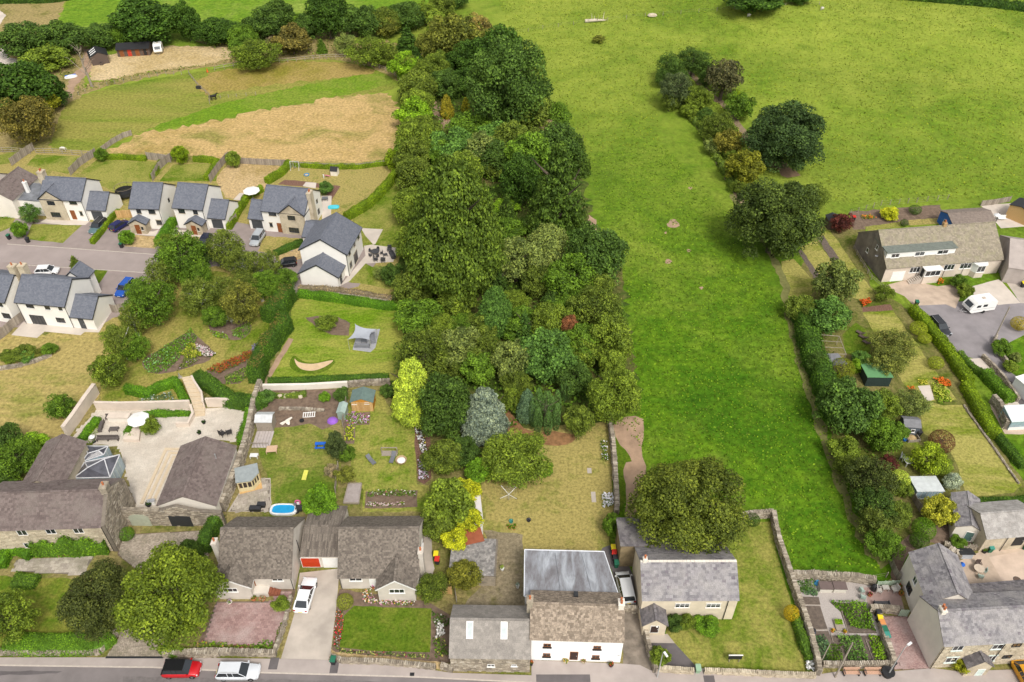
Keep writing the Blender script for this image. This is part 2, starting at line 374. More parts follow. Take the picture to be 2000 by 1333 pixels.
def crown_mesh(kind,seed,N,ls):
 """unit crown: radius 1, from z=-1 to z=1"""
 rg=np.random.default_rng(seed);mb=MB();P=[];NN=[];S=[];T=[]
 def lobes(C,r,per,sq=1.0):
  for c,rr in zip(C,r):
   k=int(per*rr*rr)+8;d=sph(k,rg);d[:,2]=np.where(d[:,2]<-.5,-d[:,2],d[:,2])
   rad=rr*rg.uniform(.75,1.08,k)[:,None]
   P.append(c+d*rad*(1,1,sq));NN.append(d+(0,0,.25));T.append(np.full(k,np.clip(rg.normal(.5,.25),0,1)))
 if kind in('broad','fine','shrub','loose'):
  nl={'broad':95,'fine':130,'shrub':60,'loose':60}[kind]
  d=sph(nl,rg);d[:,2]=np.abs(d[:,2])*np.where(rg.random(nl)<.64,1,-.9)
  ph=rg.uniform(0,6.28,6);az=np.arctan2(d[:,1],d[:,0])
  bumpy=1+.06*np.sin(2*az+ph[0])+.05*np.sin(3*az+ph[1]+d[:,2]*3)+.05*np.sin(5*az+ph[2])
  if kind=='loose':bumpy*=rg.uniform(.75,1.12,nl)
  rr=rg.uniform(.15,.30,nl)*{'broad':1,'fine':.8,'shrub':1.15,'loose':1.05}[kind]
  C=d*(bumpy*rg.uniform(.70,.98,nl))[:,None];C[:,:2]*=np.where(C[:,2:]>.5,.93,1)
  lobes(C,rr,N/(nl*.055));
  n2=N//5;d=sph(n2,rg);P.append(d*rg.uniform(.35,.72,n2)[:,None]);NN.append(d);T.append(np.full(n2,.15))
 elif kind in('cone','fir','feather'):
  tiers={'cone':16,'fir':12,'feather':18}[kind];C=[];r=[]
  for i in range(tiers):
   z=-1+2*(i+.3)/tiers;f=(1-(z+1)/2)
   R_={'cone':min(1,(1-f)*5+.62)*f**.5*.97,'fir':f**.8*.95,'feather':min(1,f*1.7)**.55*min(1,(1-f)*2+.6)*.92}[kind]*(1 if i>1 or kind=='fir' else .88)
   k=max(3,int(4+R_*(22 if kind!='fir' else 15)))
   for j in range(k):
    a=6.283*(j+rg.uniform(-.35,.35))/k;q=R_*rg.uniform(.78,1.04);C.append((q*math.cos(a),q*math.sin(a),z-(.1 if kind=='fir' else .02)+rg.normal(0,.03)));r.append(rg.uniform(.10,.17)*(.6+R_*.6))
  C.append((0,0,.95));r.append(.07);C=np.array(C)
  for c,rr in zip(C,r):
   k=int(N*rr*rr/3.2)+10;d=sph(k,rg);d[:,2]=np.abs(d[:,2])*np.where(rg.random(k)<.8,1,-1)
   hz=nrm((c[0],c[1],0))if abs(c[0])+abs(c[1])>.02 else np.array((0,0,1.))
   st=(d@hz)[:,None]*hz*(.9 if kind!='cone' else .25)
   P.append(c+(d*(1,1,.5 if kind=='fir' else .95)+st)*rr*rg.uniform(.7,1.1,k)[:,None]+(0,0,-.05 if kind=='fir' else 0))
   NN.append(d*.7+hz*.3+(0,0,.35));T.append(np.full(k,np.clip(rg.normal(.5,.22),0,1)))
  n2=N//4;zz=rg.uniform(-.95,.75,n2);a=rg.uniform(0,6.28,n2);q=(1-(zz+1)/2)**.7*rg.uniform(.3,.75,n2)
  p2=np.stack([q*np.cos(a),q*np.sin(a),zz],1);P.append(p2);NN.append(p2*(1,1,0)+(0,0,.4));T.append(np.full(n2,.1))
 elif kind=='plume':
  st=[(0,0,1,.26),(.28,.2,.8,.24),(-.25,-.2,.75,.24)]+[(.66*math.cos(a),.66*math.sin(a),rg.uniform(.3,.85),rg.uniform(.20,.27))for a in np.arange(7)*.9]
  for(x,y,top,w)in st:
   k=int(N*w/2.6);t=rg.uniform(0,1,k);a=rg.uniform(0,6.28,k);q=w*(np.sin(np.clip(t*.85+.12,0,1)*3.1416)**.6)*rg.uniform(.85,1.08,k)
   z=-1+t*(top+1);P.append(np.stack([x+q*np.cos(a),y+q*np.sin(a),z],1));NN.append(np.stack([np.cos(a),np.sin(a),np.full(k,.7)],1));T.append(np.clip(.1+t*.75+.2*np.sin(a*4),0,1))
 elif kind=='ball':
  d=sph(N,rg);P.append(d*rg.uniform(.93,1.0,N)[:,None]);NN.append(d*2);T.append(rg.uniform(.35,.65,N))
 P=np.concatenate(P);NN=np.concatenate(NN);T=np.concatenate(T)
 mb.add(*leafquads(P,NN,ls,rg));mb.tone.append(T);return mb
def trunk_mesh(seed,h=1.0,low=.12):
 rg=random.Random(seed);m=MB()
 m.tube([(0,0,-.15),(0,0,.02),(rg.uniform(-.02,.02),.01,.3),(rg.uniform(-.05,.05),rg.uniform(-.04,.04),.6),(rg.uniform(-.06,.06),0,.93)],[.085,.055,.043,.03,.008],8)
 for k in range(9):
  a=k*2.4+rg.uniform(-.4,.4);z0=rg.uniform(.2,.62);ln=rg.uniform(.22,.4)
  p1=(math.cos(a)*ln*.5,math.sin(a)*ln*.5,z0+ln*.35);p2=(math.cos(a+.2)*ln,math.sin(a+.2)*ln,z0+ln*.8)
  m.tube([(0,0,z0),p1,p2],[.024,.015,.004],6)
 return m
KSPEC={'broad':(9500,.085,3),'fine':(12000,.06,3),'shrub':(5200,.10,3),'loose':(5600,.085,3),'cone':(9500,.07,2),'fir':(10500,.085,2),'feather':(13000,.075,2),'plume':(7000,.055,2),'ball':(3600,.07,1),'big':(26000,.05,2)}
PAL=dict(dk=(.030,.068,.014),dk2=(.040,.080,.022),md=(.060,.118,.018),ol=(.084,.130,.024),ol2=(.066,.100,.022),lt=(.105,.20,.018),br=(.092,.112,.030),bg=(.058,.125,.038),gy=(.105,.145,.060),gyb=(.42,.52,.48),teal=(.12,.23,.12),cyp=(.050,.105,.045),yl=(.42,.42,.035),lime=(.50,.66,.10),gold=(.46,.52,.03),pu=(.055,.014,.022),pb=(.085,.045,.035),fir=(.045,.085,.02),hed=(.060,.145,.012),hedd=(.040,.09,.014),hedb=(.19,.30,.014),heddy=(.12,.15,.03),rust=(.40,.10,.015),orange=(.6,.14,.01),fea=(.070,.118,.024),birch=(.080,.115,.030),dead=(.30,.26,.19),brt=(.13,.27,.022),ptan=(.17,.15,.07))
PAL={k:tuple(min(.8,x*g)for x,g in zip(v,(1.9,1.85,1.35)))if k not in('gyb','gold','lime','orange','dead','rust','teal','hedb','brt')else v for k,v in PAL.items()}
TN=[0]
def tree(cx,cy,rx,ratio,kind,colk,label,name='tree',cat='tree',lift=None,group=None,bark=None,base=None,sy=1.0,trunk=True):
 """a tree whose crown centre is seen at (cx, cy) and is rx photo pixels in radius; ratio = crown height / width"""
 TN[0]+=1;rg=random.Random(TN[0]*13);z=3.0
 for _ in range(8):
  q=G((cx,cy),z);r=rx*mpp(q);lf=lift if lift is not None else r*.06 if kind!='ball' else 0.05;z=lf+r*ratio
 hz=r*ratio;g=gz(q[0],q[1]);n,ls,nv=KSPEC[kind]
 if base:n,ls=base
 kk=kind if kind!='big' else 'broad';v=rg.randrange(nv)
 me=cached(('crown',kind,v,n,ls),lambda:crown_mesh(kk,50+v,n,ls).mesh('crown'))
 H=z+hz;low=H<3.2
 t=thing(name,label,cat,(q[0],q[1],g),rg.uniform(0,6.28),group)
 c=PAL[colk]if isinstance(colk,str)else sc(colk,1.4);k=rg.uniform(.88,1.12)
 if low or not trunk:
  o=put('foliage',me,LEAF,t,sc(c,k))
 else:o=put('crown',me,LEAF,t,sc(c,k))
 o.location=(0,0,z);o.scale=(r,r*sy*rg.uniform(.94,1.04),hz)
 if trunk:
  tm=cached(('trunk',v),lambda:trunk_mesh(v).mesh('trunk',True))
  b=put('trunk' if not low else 'stem',cached(('trunkb',v,bark or 'b'),lambda:tm.copy()),bark or BARK,t)
  w=min(1.0,(r/H)*1.6+.35)
  b.scale=(H*w*.85,H*w*.85,H*.93)
 return t
def leafy_surface(P,N,size,seed,tilt=.5):
 rg=np.random.default_rng(seed);return leafquads(np.asarray(P),np.asarray(N),size,rg,tilt)
def hedge(path,w,h,colk,label,name='hedge',wob=.12,size=.16,dens=60,taper=.1,group=None,z0=0.0,close=False,seed=None,topcol=None,cat='hedge',gap=0):
 """clipped hedge along a path of photo pixels (its centre line on the ground)"""
 TN[0]+=1;rg=np.random.default_rng(TN[0]);W=[G(p)for p in path];P=resample([tuple(p)for p in W],.5)
 P=np.array(P);n=len(P);d=np.gradient(P,axis=0);d[:,2]=0;d/=np.linalg.norm(d,axis=1)[:,None];side=np.stack([-d[:,1],d[:,0],np.zeros(n)],1)
 s=np.arange(n)*.5;ph=rg.uniform(0,6,4)
 hv=h*(1+wob*(.5*np.sin(s*.9+ph[0])+.5*np.sin(s*2.3+ph[1])));wv=w/2*(1+wob*(.6*np.sin(s*1.1+ph[2])+.4*np.sin(s*2.9+ph[3])))
 prof=[(-1,0),(-1,.35),(-.98,.7),(-.8,.93),(-.3,1.0),(.3,1.0),(.8,.93),(.98,.7),(1,.35),(1,0)]
 V=[]
 for k,(a,b)in enumerate(prof):
  V.append(P+side*(a*wv*.9)[:,None]*(1-taper*b)+np.array((0,0,1))*(b*hv*.93+z0)[:,None])
 V=np.array(V).transpose(1,0,2);m=len(prof)
 F=[(i*m+k,i*m+k+1,(i+1)*m+k+1,(i+1)*m+k)for i in range(n-1)for k in range(m-1)]
 core=MB();core.add(V.reshape(-1,3),np.array(F));core.add(V[0],[tuple(range(m))]);core.add(V[-1],[tuple(range(m-1,-1,-1))])
 # leaves
 Lc=(n-1)*.5;per=2*h+w;cnt=int(Lc*per*dens*(.16/size)**1.6)+40
 pr=np.array(prof)*(w/2,h);seg=np.linalg.norm(np.diff(pr,axis=0),axis=1);cum=np.cumsum(seg)/seg.sum()
 t=rg.uniform(0,n-1.001,cnt);i=t.astype(int);f=t-i;e=np.searchsorted(cum,rg.random(cnt));g=rg.random(cnt)
 pa=np.array(prof);ab=pa[e]*(1-g)[:,None]+pa[e+1]*g[:,None];dn=pa[e+1]-pa[e];nn=np.stack([-(dn[:,1])*h,dn[:,0]*w/2],1);nn/=np.linalg.norm(nn,axis=1)[:,None]
 nn=nn*np.where((nn*(ab-(0,.4))).sum(1)<0,-1,1)[:,None]
 Pc=P[i]*(1-f)[:,None]+P[i+1]*f[:,None];sd=side[i];wv_,hv_=wv[i],hv[i]
 lump=1+wob*rg.normal(0,.35,cnt)
 Q=Pc+sd*(ab[:,0]*wv_*lump*(1-taper*ab[:,1]))[:,None]+np.array((0,0,1))*(ab[:,1]*hv_*(1+(lump-1)*.6)+z0)[:,None]
 Nn=sd*nn[:,:1]+np.array((0,0,1))*nn[:,1:]
 # the two ends
 ke=int(w*h*dens*(.16/size)**1.6)
 for idx,sg in((0,-1),(n-1,1)):
  a,b=rg.uniform(-1,1,ke),rg.uniform(0,1,ke)
  Q=np.concatenate([Q,P[idx]+side[idx]*(a*wv[idx]*.95)[:,None]+d[idx]*sg*.08+np.array((0,0,1))*(b*hv[idx]+z0)[:,None]]);Nn=np.concatenate([Nn,np.tile(d[idx]*sg,(ke,1))])
 tone=np.clip(.5+.3*np.sin(Q[:,0]*1.3+Q[:,1]*.9+ph[0])+rg.normal(0,.1,len(Q)),0,1)
 if gap:
  keep=np.sin(Q[:,0]*2.1+ph[1])*np.sin(Q[:,1]*1.7+ph[2])<1-gap;Q,Nn,tone=Q[keep],Nn[keep],tone[keep]
 c=PAL[colk]if isinstance(colk,str)else colk
 t=thing(name,label,cat,(0,0,0),0,group)
 cm=core.build('stems',HCORE,t,color=sc(c,.8))
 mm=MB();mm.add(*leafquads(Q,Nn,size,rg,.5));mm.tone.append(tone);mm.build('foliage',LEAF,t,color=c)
 if topcol is not None:
  k=int(Lc*w*dens*.5);t2=rg.uniform(0,n-1.001,k);i=t2.astype(int);a=rg.uniform(-.75,.75,k)
  Q=P[i]+(P[i+1]-P[i])*(t2-i)[:,None]+side[i]*(a*wv[i])[:,None]+np.array((0,0,1))*(hv[i]*1.02+z0)[:,None]
  keep=(np.sin(Q[:,0]*1.9)+np.sin(Q[:,1]*1.3)+rg.normal(0,.6,k))>0
  mm=MB();Q=Q[keep];mm.add(*leafquads(Q,np.tile((0,0,1.),(len(Q),1)),size,rg,.5));mm.tone.append(np.full(len(Q),.5));mm.build('new_growth',LEAF,t,color=sc(PAL[topcol],.55),kind='stuff')
 return t
def patch_of(name,poly,h,colk,label=None,size=.22,dens=10,lumps=.6,kind='stuff',cat=None,seed=1,cols=None,z0=0.0):
 """ground cover or flowers filling a patch of ground; cols = [(colour, share, size)] for blossom"""
 w=[G(p)[:2]for p in poly];rg=np.random.default_rng(seed+len(poly)*7);xs,ys=zip(*w)
 area=abs(sum(w[i][0]*w[(i+1)%len(w)][1]-w[(i+1)%len(w)][0]*w[i][1]for i in range(len(w))))/2
 n=int(area*dens*(.22/size)**1.5)+10;Q=[]
 box=(max(xs)-min(xs))*(max(ys)-min(ys));c=rg.uniform(0,1,(int(n*box/area*1.1)+20,2))*(max(xs)-min(xs),max(ys)-min(ys))+(min(xs),min(ys))
 Q=np.array([p for p in c if inpoly(p[0],p[1],w)][:n])
 if len(Q)==0:return
 l=(.55+lumps*.45*(np.sin(Q[:,0]*1.7+seed)*np.sin(Q[:,1]*1.9+seed*2)+.6*np.sin(Q[:,0]*.7+Q[:,1]*.9)))
 top=np.clip(l,.08,1.4)*h;zz=top*rg.uniform(.35,1.05,len(Q));gzv=np.array([gz(a,b)for a,b in Q])if Q[:,1].max()>165 else 0
 P=np.stack([Q[:,0],Q[:,1],zz+gzv+z0],1);N_=np.stack([rg.normal(0,.35,len(Q)),rg.normal(0,.35,len(Q)),np.ones(len(Q))],1)
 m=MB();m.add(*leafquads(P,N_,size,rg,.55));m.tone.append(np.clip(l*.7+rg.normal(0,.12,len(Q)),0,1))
 c_=PAL[colk]if isinstance(colk,str)else colk
 if cols is None:
  o=m.build(name,LEAF,color=c_,kind=kind)
  if label:tag(o,label,cat or name.replace('_',' '))
  return o
 t=thing(name,label,cat or 'flowers');
 if kind:t['kind']=kind
 m.build('foliage',LEAF,t,color=c_,kind='stuff')
 for c3,share,s2 in cols:
  k=rg.random(len(P))<share;p=P[k]+(0,0,h*.12);p[:,2]=np.maximum(p[:,2],h*.5)
  if len(p):mm=MB();mm.add(*leafquads(p,N_[k],s2,rg,.4,.9));mm.build('blossom',FLOW,t,color=sc(c3,.78),kind='stuff')
 return t
 # ---------------------------------------------------------------- walls and fences
def stone_wall(path,w,h,label,name='stone_wall',mat=None,size=.32,cope=True,z=None,group=None,cat='wall',zpath=0,smooth=0,heights=None):
 TN[0]+=1;P=[G(p,zpath)for p in path];P=[(p[0],p[1],p[2]-zpath)for p in P]
 if smooth:P=chaikin(P,smooth)
 t=thing(name,label,cat,(0,0,0),0,group);core=MB();st=MB();cp=MB();mat=mat or STONE
 for i,(a,b)in enumerate(zip(P,P[1:])):
  d=nrm((b[0]-a[0],b[1]-a[1],0));L=math.dist(a[:2],b[:2]);n=np.array((-d[1],d[0],0));zz=min(a[2],b[2])
  q=[np.array(a)+n*s*(w/2-.06)for s in(1,-1)]+[np.array(b)-n*s*(w/2-.06)for s in(1,-1)]
  core.prism([(p[0],p[1])for p in q],zz-.2,zz+h-.03)
  for s in(1,-1):
   o=np.array(a)if s<0 else np.array(b);dd=d if s<0 else-d
   courses(st,o+n*s*(w/2-.09),dd,(0,0,1),n*s,L,h,size,size*.55,.09,0,.6,True,None,TN[0]*7+i+s,.02,.015)
  if cope:
   k=int(L/.22)+1;rg=np.random.default_rng(i+TN[0])
   for j in range(k):
    c=np.array(a)+d*(j+.5)*L/k;cp.obox((c[0],c[1],zz+h+.06),.17*rg.uniform(.7,1.2),w*rg.uniform(.85,1.15),.18*rg.uniform(.7,1.35),math.atan2(d[1],d[0])+rg.normal(0,.08))
 core.build('core',MORT,t);st.build('stones',mat,t,kind='stuff')
 if cope:cp.build('coping_stones',mat,t,kind='stuff')
 return t
def wall(path,w,h,mat,label,name='garden_wall',cap=None,z0=0,zpath=0,cat='wall',smooth=0,capm=None):
 P=[G(p,zpath)for p in path];
 if smooth:P=chaikin(P,smooth)
 t=thing(name,label,cat);m=MB();c=MB();n=len(P);side=[]
 for i in range(n):
  a,b=P[max(0,i-1)],P[min(n-1,i+1)];d=nrm((b[0]-a[0],b[1]-a[1],0));side.append(np.array((-d[1],d[0])))
 def band(m,hw,za,zb):
  V=[]
  for p,s in zip(P,side):V+=[(p[0]+s[0]*hw,p[1]+s[1]*hw,za),(p[0]-s[0]*hw,p[1]-s[1]*hw,za),(p[0]-s[0]*hw,p[1]-s[1]*hw,zb),(p[0]+s[0]*hw,p[1]+s[1]*hw,zb)]
  m.add(V,[(i*4+k,i*4+(k+1)%4,i*4+4+(k+1)%4,i*4+4+k)for i in range(n-1)for k in range(4)]+[(3,2,1,0),(n*4-4,n*4-3,n*4-2,n*4-1)])
 band(m,w/2,z0-.1,z0+h);m.build('wall_body',mat,t)
 if cap:band(c,w/2+.05,z0+h,z0+h+cap);c.build('coping',capm or mat,t)
 return t
def panel_fence(path,h,label,name='panel_fence',step=1.83,mat=None,group=None,z0=0):
 P=[G(p)for p in path];t=thing(name,label,'fence',(0,0,0),0,group);mat=mat or WOODG
 def pm():
  m=MB()
  for k in range(12):m.box(k/12,-.012-.008*(k%2),0.03,(k+1)/12-.004,.012,1)
  m.box(0,.012,.2,1,.05,.26);m.box(0,.012,.8,1,.05,.86);return m.mesh('fence_panel')
 def po():m=MB();m.box(-.05,-.05,-.2,.05,.05,1.06);return m.mesh('post')
 pme,pom=cached(('fp',mat.name),pm),cached(('po',mat.name),po);last=None
 for a,b in zip(P,P[1:]):
  L=math.dist(a[:2],b[:2]);k=max(1,round(L/step));an=math.atan2(b[1]-a[1],b[0]-a[0])
  for j in range(k):
   x,y,z=[a[i]+(b[i]-a[i])*j/k for i in range(3)]
   o=put('fence_panel',pme,mat,t);o.location=(x,y,z+z0);o.scale=(L/k-.06,1,h);o.rotation_euler=(0,0,an)
   o=put('post',pom,mat,t);o.location=(x,y,z+z0);o.scale=(1,1,h);o.rotation_euler=(0,0,an)
 o=put('post',pom,mat,t);o.location=(P[-1][0],P[-1][1],P[-1][2]+z0);o.scale=(1,1,h)
 return t
def rail_fence(path,h,label,name='post_and_rail_fence',step=2.2,rails=2,mat=None,thin=False,smooth=0,pr=.05):
 P=[G(p)for p in path];P=chaikin(P,smooth)if smooth else P;Q=[]
 acc=resample(P,step);t=thing(name,label,'fence');mat=mat or WOODG
 pom=cached(('rp',mat.name,pr),lambda:MB().box(-pr,-pr,-.2,pr,pr,1).mesh('post'))
 rm=cached(('rr',mat.name,thin),lambda:MB().box(0,-.02 if not thin else-.006,-.05 if not thin else-.006,1,.02 if not thin else .006,.05 if not thin else .006).mesh('rail'))
 for a,b in zip(acc,acc[1:]):
  o=put('post',pom,mat,t);o.location=a;o.scale=(1,1,h)
  for k in range(rails):
   L=math.dist(a[:2],b[:2]);o=put('rail' if not thin else 'wire',rm,mat,t);o.location=(a[0],a[1],a[2]+h*(.92-.42*k));o.scale=(L,1,1);o.rotation_euler=(0,-math.atan2(b[2]-a[2],L),math.atan2(b[1]-a[1],b[0]-a[0]))
 o=put('post',pom,mat,t);o.location=acc[-1];o.scale=(1,1,h)
 return t
 # ---------------------------------------------------------------- buildings
class Bld:
 """a building with its own axes: x along the front eave from pixel A to pixel B (both at height ze), y going back"""
 def __init__(s,name,label,A_,B_,ze,cat='house',group=None,ov=0.0,square=None):
  a,b=G(A_,ze),G(B_,ze);s.ang=math.atan2(b[1]-a[1],b[0]-a[0])if square is None else square
  s.L=math.dist(a[:2],b[:2]);s.o=(a[0],a[1]);s.c,s.s=math.cos(s.ang),math.sin(s.ang);s.ze=ze;s.g=gz(a[0],a[1])
  s.t=thing(name,label,cat,(a[0],a[1],s.g),s.ang,group)
 def loc(s,p,z=0):
  q=G(p,z);return s.l((q[0],q[1]))
 def l(s,q):dx,dy=q[0]-s.o[0],q[1]-s.o[1];return(dx*s.c+dy*s.s,-dx*s.s+dy*s.c)
 def w(s,x,y,z=0):return(s.o[0]+x*s.c-y*s.s,s.o[1]+x*s.s+y*s.c,z+s.g)
 def depth_at(s,p,x,z):
  return min((abs(proj(*s.w(x,y*.02,z))[1]-p[1]),y*.02)for y in range(-100,1500))[1]
 def ridge(s,p,x,pitch,ze=None):
  ze=ze or s.ze;k=math.tan(R(pitch));y=min((abs(proj(*s.w(x,i*.01,ze+i*.01*k))[1]-p[1]),i*.01)for i in range(50,1200))[1]
  return 2*y,ze+y*k
 def on(s,p,ax,val):
  d=ray(p);dl=(d[0]*s.c+d[1]*s.s,-d[0]*s.s+d[1]*s.c,d[2]);ol=s.l((0,0))
  i=0 if ax=='x' else 1;t=(val-ol[i])/dl[i];return(ol[1-i]+dl[1-i]*t,CAM_H-s.g+dl[2]*t)
 def gable(s,x0,y0,L,Dp,ze,zr,wm,rm,axis='x',ov=.25,ovg=.12,tw=.33,th=.3,tiles=True,seed=1,name='',z0=-.1,thick=.02,lift=.025,verge=None,walls=True,ridgem=None,wallstone=False,rname='roof',hipb=False):
  """pitched-roof block: ridge along axis"""
  t=s.t
  if axis=='x':f=lambda u,v,z:(x0+u,y0+v,z);LL_,W_=L,Dp;U,V_=np.array((1,0,0.)),np.array((0,1,0.))
  else:f=lambda u,v,z:(x0+L-v,y0+u,z);LL_,W_=Dp,L;U,V_=np.array((0,1,0.)),np.array((-1,0,0.))
  h=W_/2;k=(zr-ze)/h
  if walls:
   m=MB();pr=[(0,z0),(W_,z0),(W_,ze),(h,zr-.03),(0,ze)]
   Vv=[f(0,v,z)for v,z in pr]+[f(LL_,v,z)for v,z in pr];n=5
   m.add(Vv,[(i,(i+1)%n,n+(i+1)%n,n+i)for i in(0,1,4)]+[(4,3,2,1,0),(5,6,7,8,9)]);m.build('wall',wm,t)
  if name=='nowall':pass
  r=MB();T=.10;sl=math.sqrt(1+k*k)
  for sgn in(0,1):
   e=[(-ov,ze-ov*k),(h,zr)]if sgn==0 else[(W_+ov,ze-ov*k),(h,zr)]
   P_=[f(u,v,z+dz)for dz in(.0,T)for u,(v,z)in((-ovg,e[0]),(LL_+ovg,e[0]),(LL_+ovg,e[1]),(-ovg,e[1]))]
   r.add(P_,BOXF)
  ro=r.build(rname,MORT if tiles else rm,t)
  if tiles:
   m=MB()
   for sgn in(0,1):
    v0=-ov-.04 if sgn==0 else W_+ov+.04;dv=V_ if sgn==0 else-V_;up=nrm(dv*1+np.array((0,0,k)));uu=U if sgn==0 else-U
    o=np.array(f(-ovg-.02 if sgn==0 else LL_+ovg+.02,v0,ze-(ov+.04)*k+T));nn=nrm(np.cross(uu,up))
    courses(m,o,uu,up,nn,LL_+2*ovg+.04,(h+ov+.04)*sl,tw,th,thick,lift,0.06,True,None,seed*3+sgn,.008,thick*.25)
   m.build('roof_tiles',rm,ro,kind='stuff')
   m=MB();nt_=int(LL_/.45)+1
   for i in range(nt_):
    c=f(-ovg+(i+.5)*(LL_+2*ovg)/nt_,h,zr+T+.02);m.obox(c,(LL_/nt_-.02)if axis=='x' else .26,.26 if axis=='x' else(LL_/nt_-.02),.10)
   m.build('ridge_tiles',ridgem or rm,ro,kind='stuff')
  if verge:
   m=MB()
   for u in(-ovg-.03,LL_+ovg):
    for sgn in(0,1):
     a,b=((-ov,ze-ov*k),(h,zr))if sgn==0 else((W_+ov,ze-ov*k),(h,zr))
     m.add([f(u+du,v,z+dz)for dz in(-.1,T+.04)for du,(v,z)in((0,a),(.04,a),(.04,b),(0,b))],BOXF)
   for v,sg in((-ov-.08,1),(W_+ov,1)):
    m.add([f(u,v+dv,ze-ov*k+dz)for dz in(-.06,.06)for u,dv in((-ovg,0),(LL_+ovg,0),(LL_+ovg,.08),(-ovg,.08))],BOXF)
   m.build('fascia',verge,t)
  return dict(h=h,k=k,f=f,ro=ro)
 def mono(s,x0,y0,x1,y1,zf,zb,wm,rm,tiles=True,ov=.12,z0=-.1,tw=.33,th=.3,seed=3,thick=.02,rname='roof',lift=.025,wname='wall',walls=True):
  """lean-to: roof from height zf at the front y0 to zb at the back y1"""
  if walls:m=MB();m.prism([(y0,z0),(y1,z0),(y1,zb),(y0,zf)],x0,x1,'x');m.build(wname,wm,s.t)
  k=(zb-zf)/(y1-y0);m=MB();P_=[(x,y,z+dz)for dz in(.005,.1)for x,y,z in((x0-ov,y0-ov,zf-ov*k),(x1+ov,y0-ov,zf-ov*k),(x1+ov,y1+ov*(k<0),zb+ov*k*(k<0)),(x0-ov,y1+ov*(k<0),zb+ov*k*(k<0)))]
  m.add(P_,BOXF);ro=m.build(rname,MORT if tiles else rm,s.t)
  if tiles:
   m=MB();sl=math.hypot(1,k);up=nrm((0,1,k));Ls=(y1-y0+ov+ov*(k<0))*sl
   if k>=0:courses(m,(x0-ov,y0-ov,zf-ov*k+.1),(1,0,0),up,nrm((0,-k,1)),x1-x0+2*ov,Ls,tw,th,thick,lift,.06,True,None,seed,.008,thick*.2)
   else:courses(m,(x1+ov,y1+ov,zb+ov*k+.1),(-1,0,0),-up,nrm((0,-k,1)),x1-x0+2*ov,Ls,tw,th,thick,lift,.06,True,None,seed,.008,thick*.2)
   m.build('roof_tiles',rm,ro,kind='stuff')
  return ro
 def opening(s,a,z,w,h,face='f',at=0.0,style='dark',cols=2,door=None,sill=True,name=None,lintel=None,transom=False):
  """window or door centred at (a, z) on the wall plane. face f: y=at looking to -y; r: x=at looking to +x; l: x=at looking to -x; b: back"""
  if face=='f':mp=lambda u,v,n:(a+u,at-n,v)
  elif face=='b':mp=lambda u,v,n:(a-u,at+n,v)
  elif face=='r':mp=lambda u,v,n:(at+n,a+u,v)
  else:mp=lambda u,v,n:(at-n,a-u,v)
  def bxs(m,u0,v0,n0,u1,v1,n1):
   m.add([mp(u,z+v,n)for n in(n1,n0)for u,v in((u0,v0),(u1,v0),(u1,v1),(u0,v1))][4:]+[mp(u,z+v,n)for n in(n1,)for u,v in((u0,v0),(u1,v0),(u1,v1),(u0,v1))],BOXF)
  W,H_=w/2,h/2;fm={'dark':ANTH,'white':WHITE,'brown':OAKD,'blue':plain('blue_paint',(.02,.10,.42),.5),'black':BLACK}[style];fr=MB();b=.06
  bxs(fr,-W,-H_,0,-W+b,H_,.05);bxs(fr,W-b,-H_,0,W,H_,.05);bxs(fr,-W+b,-H_,0,W-b,-H_+b,.05);bxs(fr,-W+b,H_-b,0,W-b,H_,.05)
  if door is None:
   for i in range(1,cols):x=-W+w*i/cols;bxs(fr,x-.03,-H_+b,0,x+.03,H_-b,.047)
   if transom:bxs(fr,-W+b,h*.12,0,W-b,h*.12+.05,.044)
   f=fr.build(name or 'window',fm,s.t);g=MB()
   bxs(g,-W+b,-H_+b,.005,W-b,H_-b,.02);g.build('pane',WGLASS,f)
  else:
   f=fr.build(name or 'door',fm if name!='garage_door' else WHITE,s.t);g=MB();n=5 if name=='garage_door' else 3
   for i in range(n):
    v0=-H_+b+(h-2*b)*i/n;bxs(g,-W+b,v0,0,W-b,v0+(h-2*b)/n-.025,.035)
   bxs(g,-W+b,-H_+b,0,W-b,H_-b,.012)
   g.build('leaf',door,f)
   if name!='garage_door':hd=MB();bxs(hd,W-.2,-.05,.03,W-.12,.05,.08);hd.build('handle',ALU,f)
  if sill and door is None:m=MB();bxs(m,-W-.08,-H_-.07,0,W+.08,-H_,.12);m.build('sill',lintel or WHITE,f)
  if lintel:m=MB();bxs(m,-W-.12,H_,0,W+.12,H_+.16,.03);m.build('lintel',lintel,f)
  return f
 def win(s,p,w,h,face='f',at=0.0,**kw):
  a,z=s.on(p,'y' if face in 'fb' else 'x',at);return s.opening(a,z,w,h,face,at,**kw)
 def chimney(s,x,y,z0,w,d,h,mat,pots=1,potm=None,name='chimney'):
  m=MB();m.box(x-w/2,y-d/2,z0,x+w/2,y+d/2,z0+h);m.box(x-w/2-.06,y-d/2-.06,z0+h-.22,x+w/2+.06,y+d/2+.06,z0+h-.08);c=m.build(name,mat,s.t)
  for i in range(pots):
   p=MB();a=(i-(pots-1)/2)*.34;big=w>d;p.lathe([(.13,0),(.11,.15),(.13,.42),(.14,.45)],(x+(a if big else 0),y+(0 if big else a),z0+h),10);p.build('chimney_pot',potm or TERR,c)
  return c
 def pipe(s,pts_,name='downpipe',mat=None,r=.045):
  m=MB();m.tube(pts_,r,6);return m.build(name,mat or BLACK,s.t)
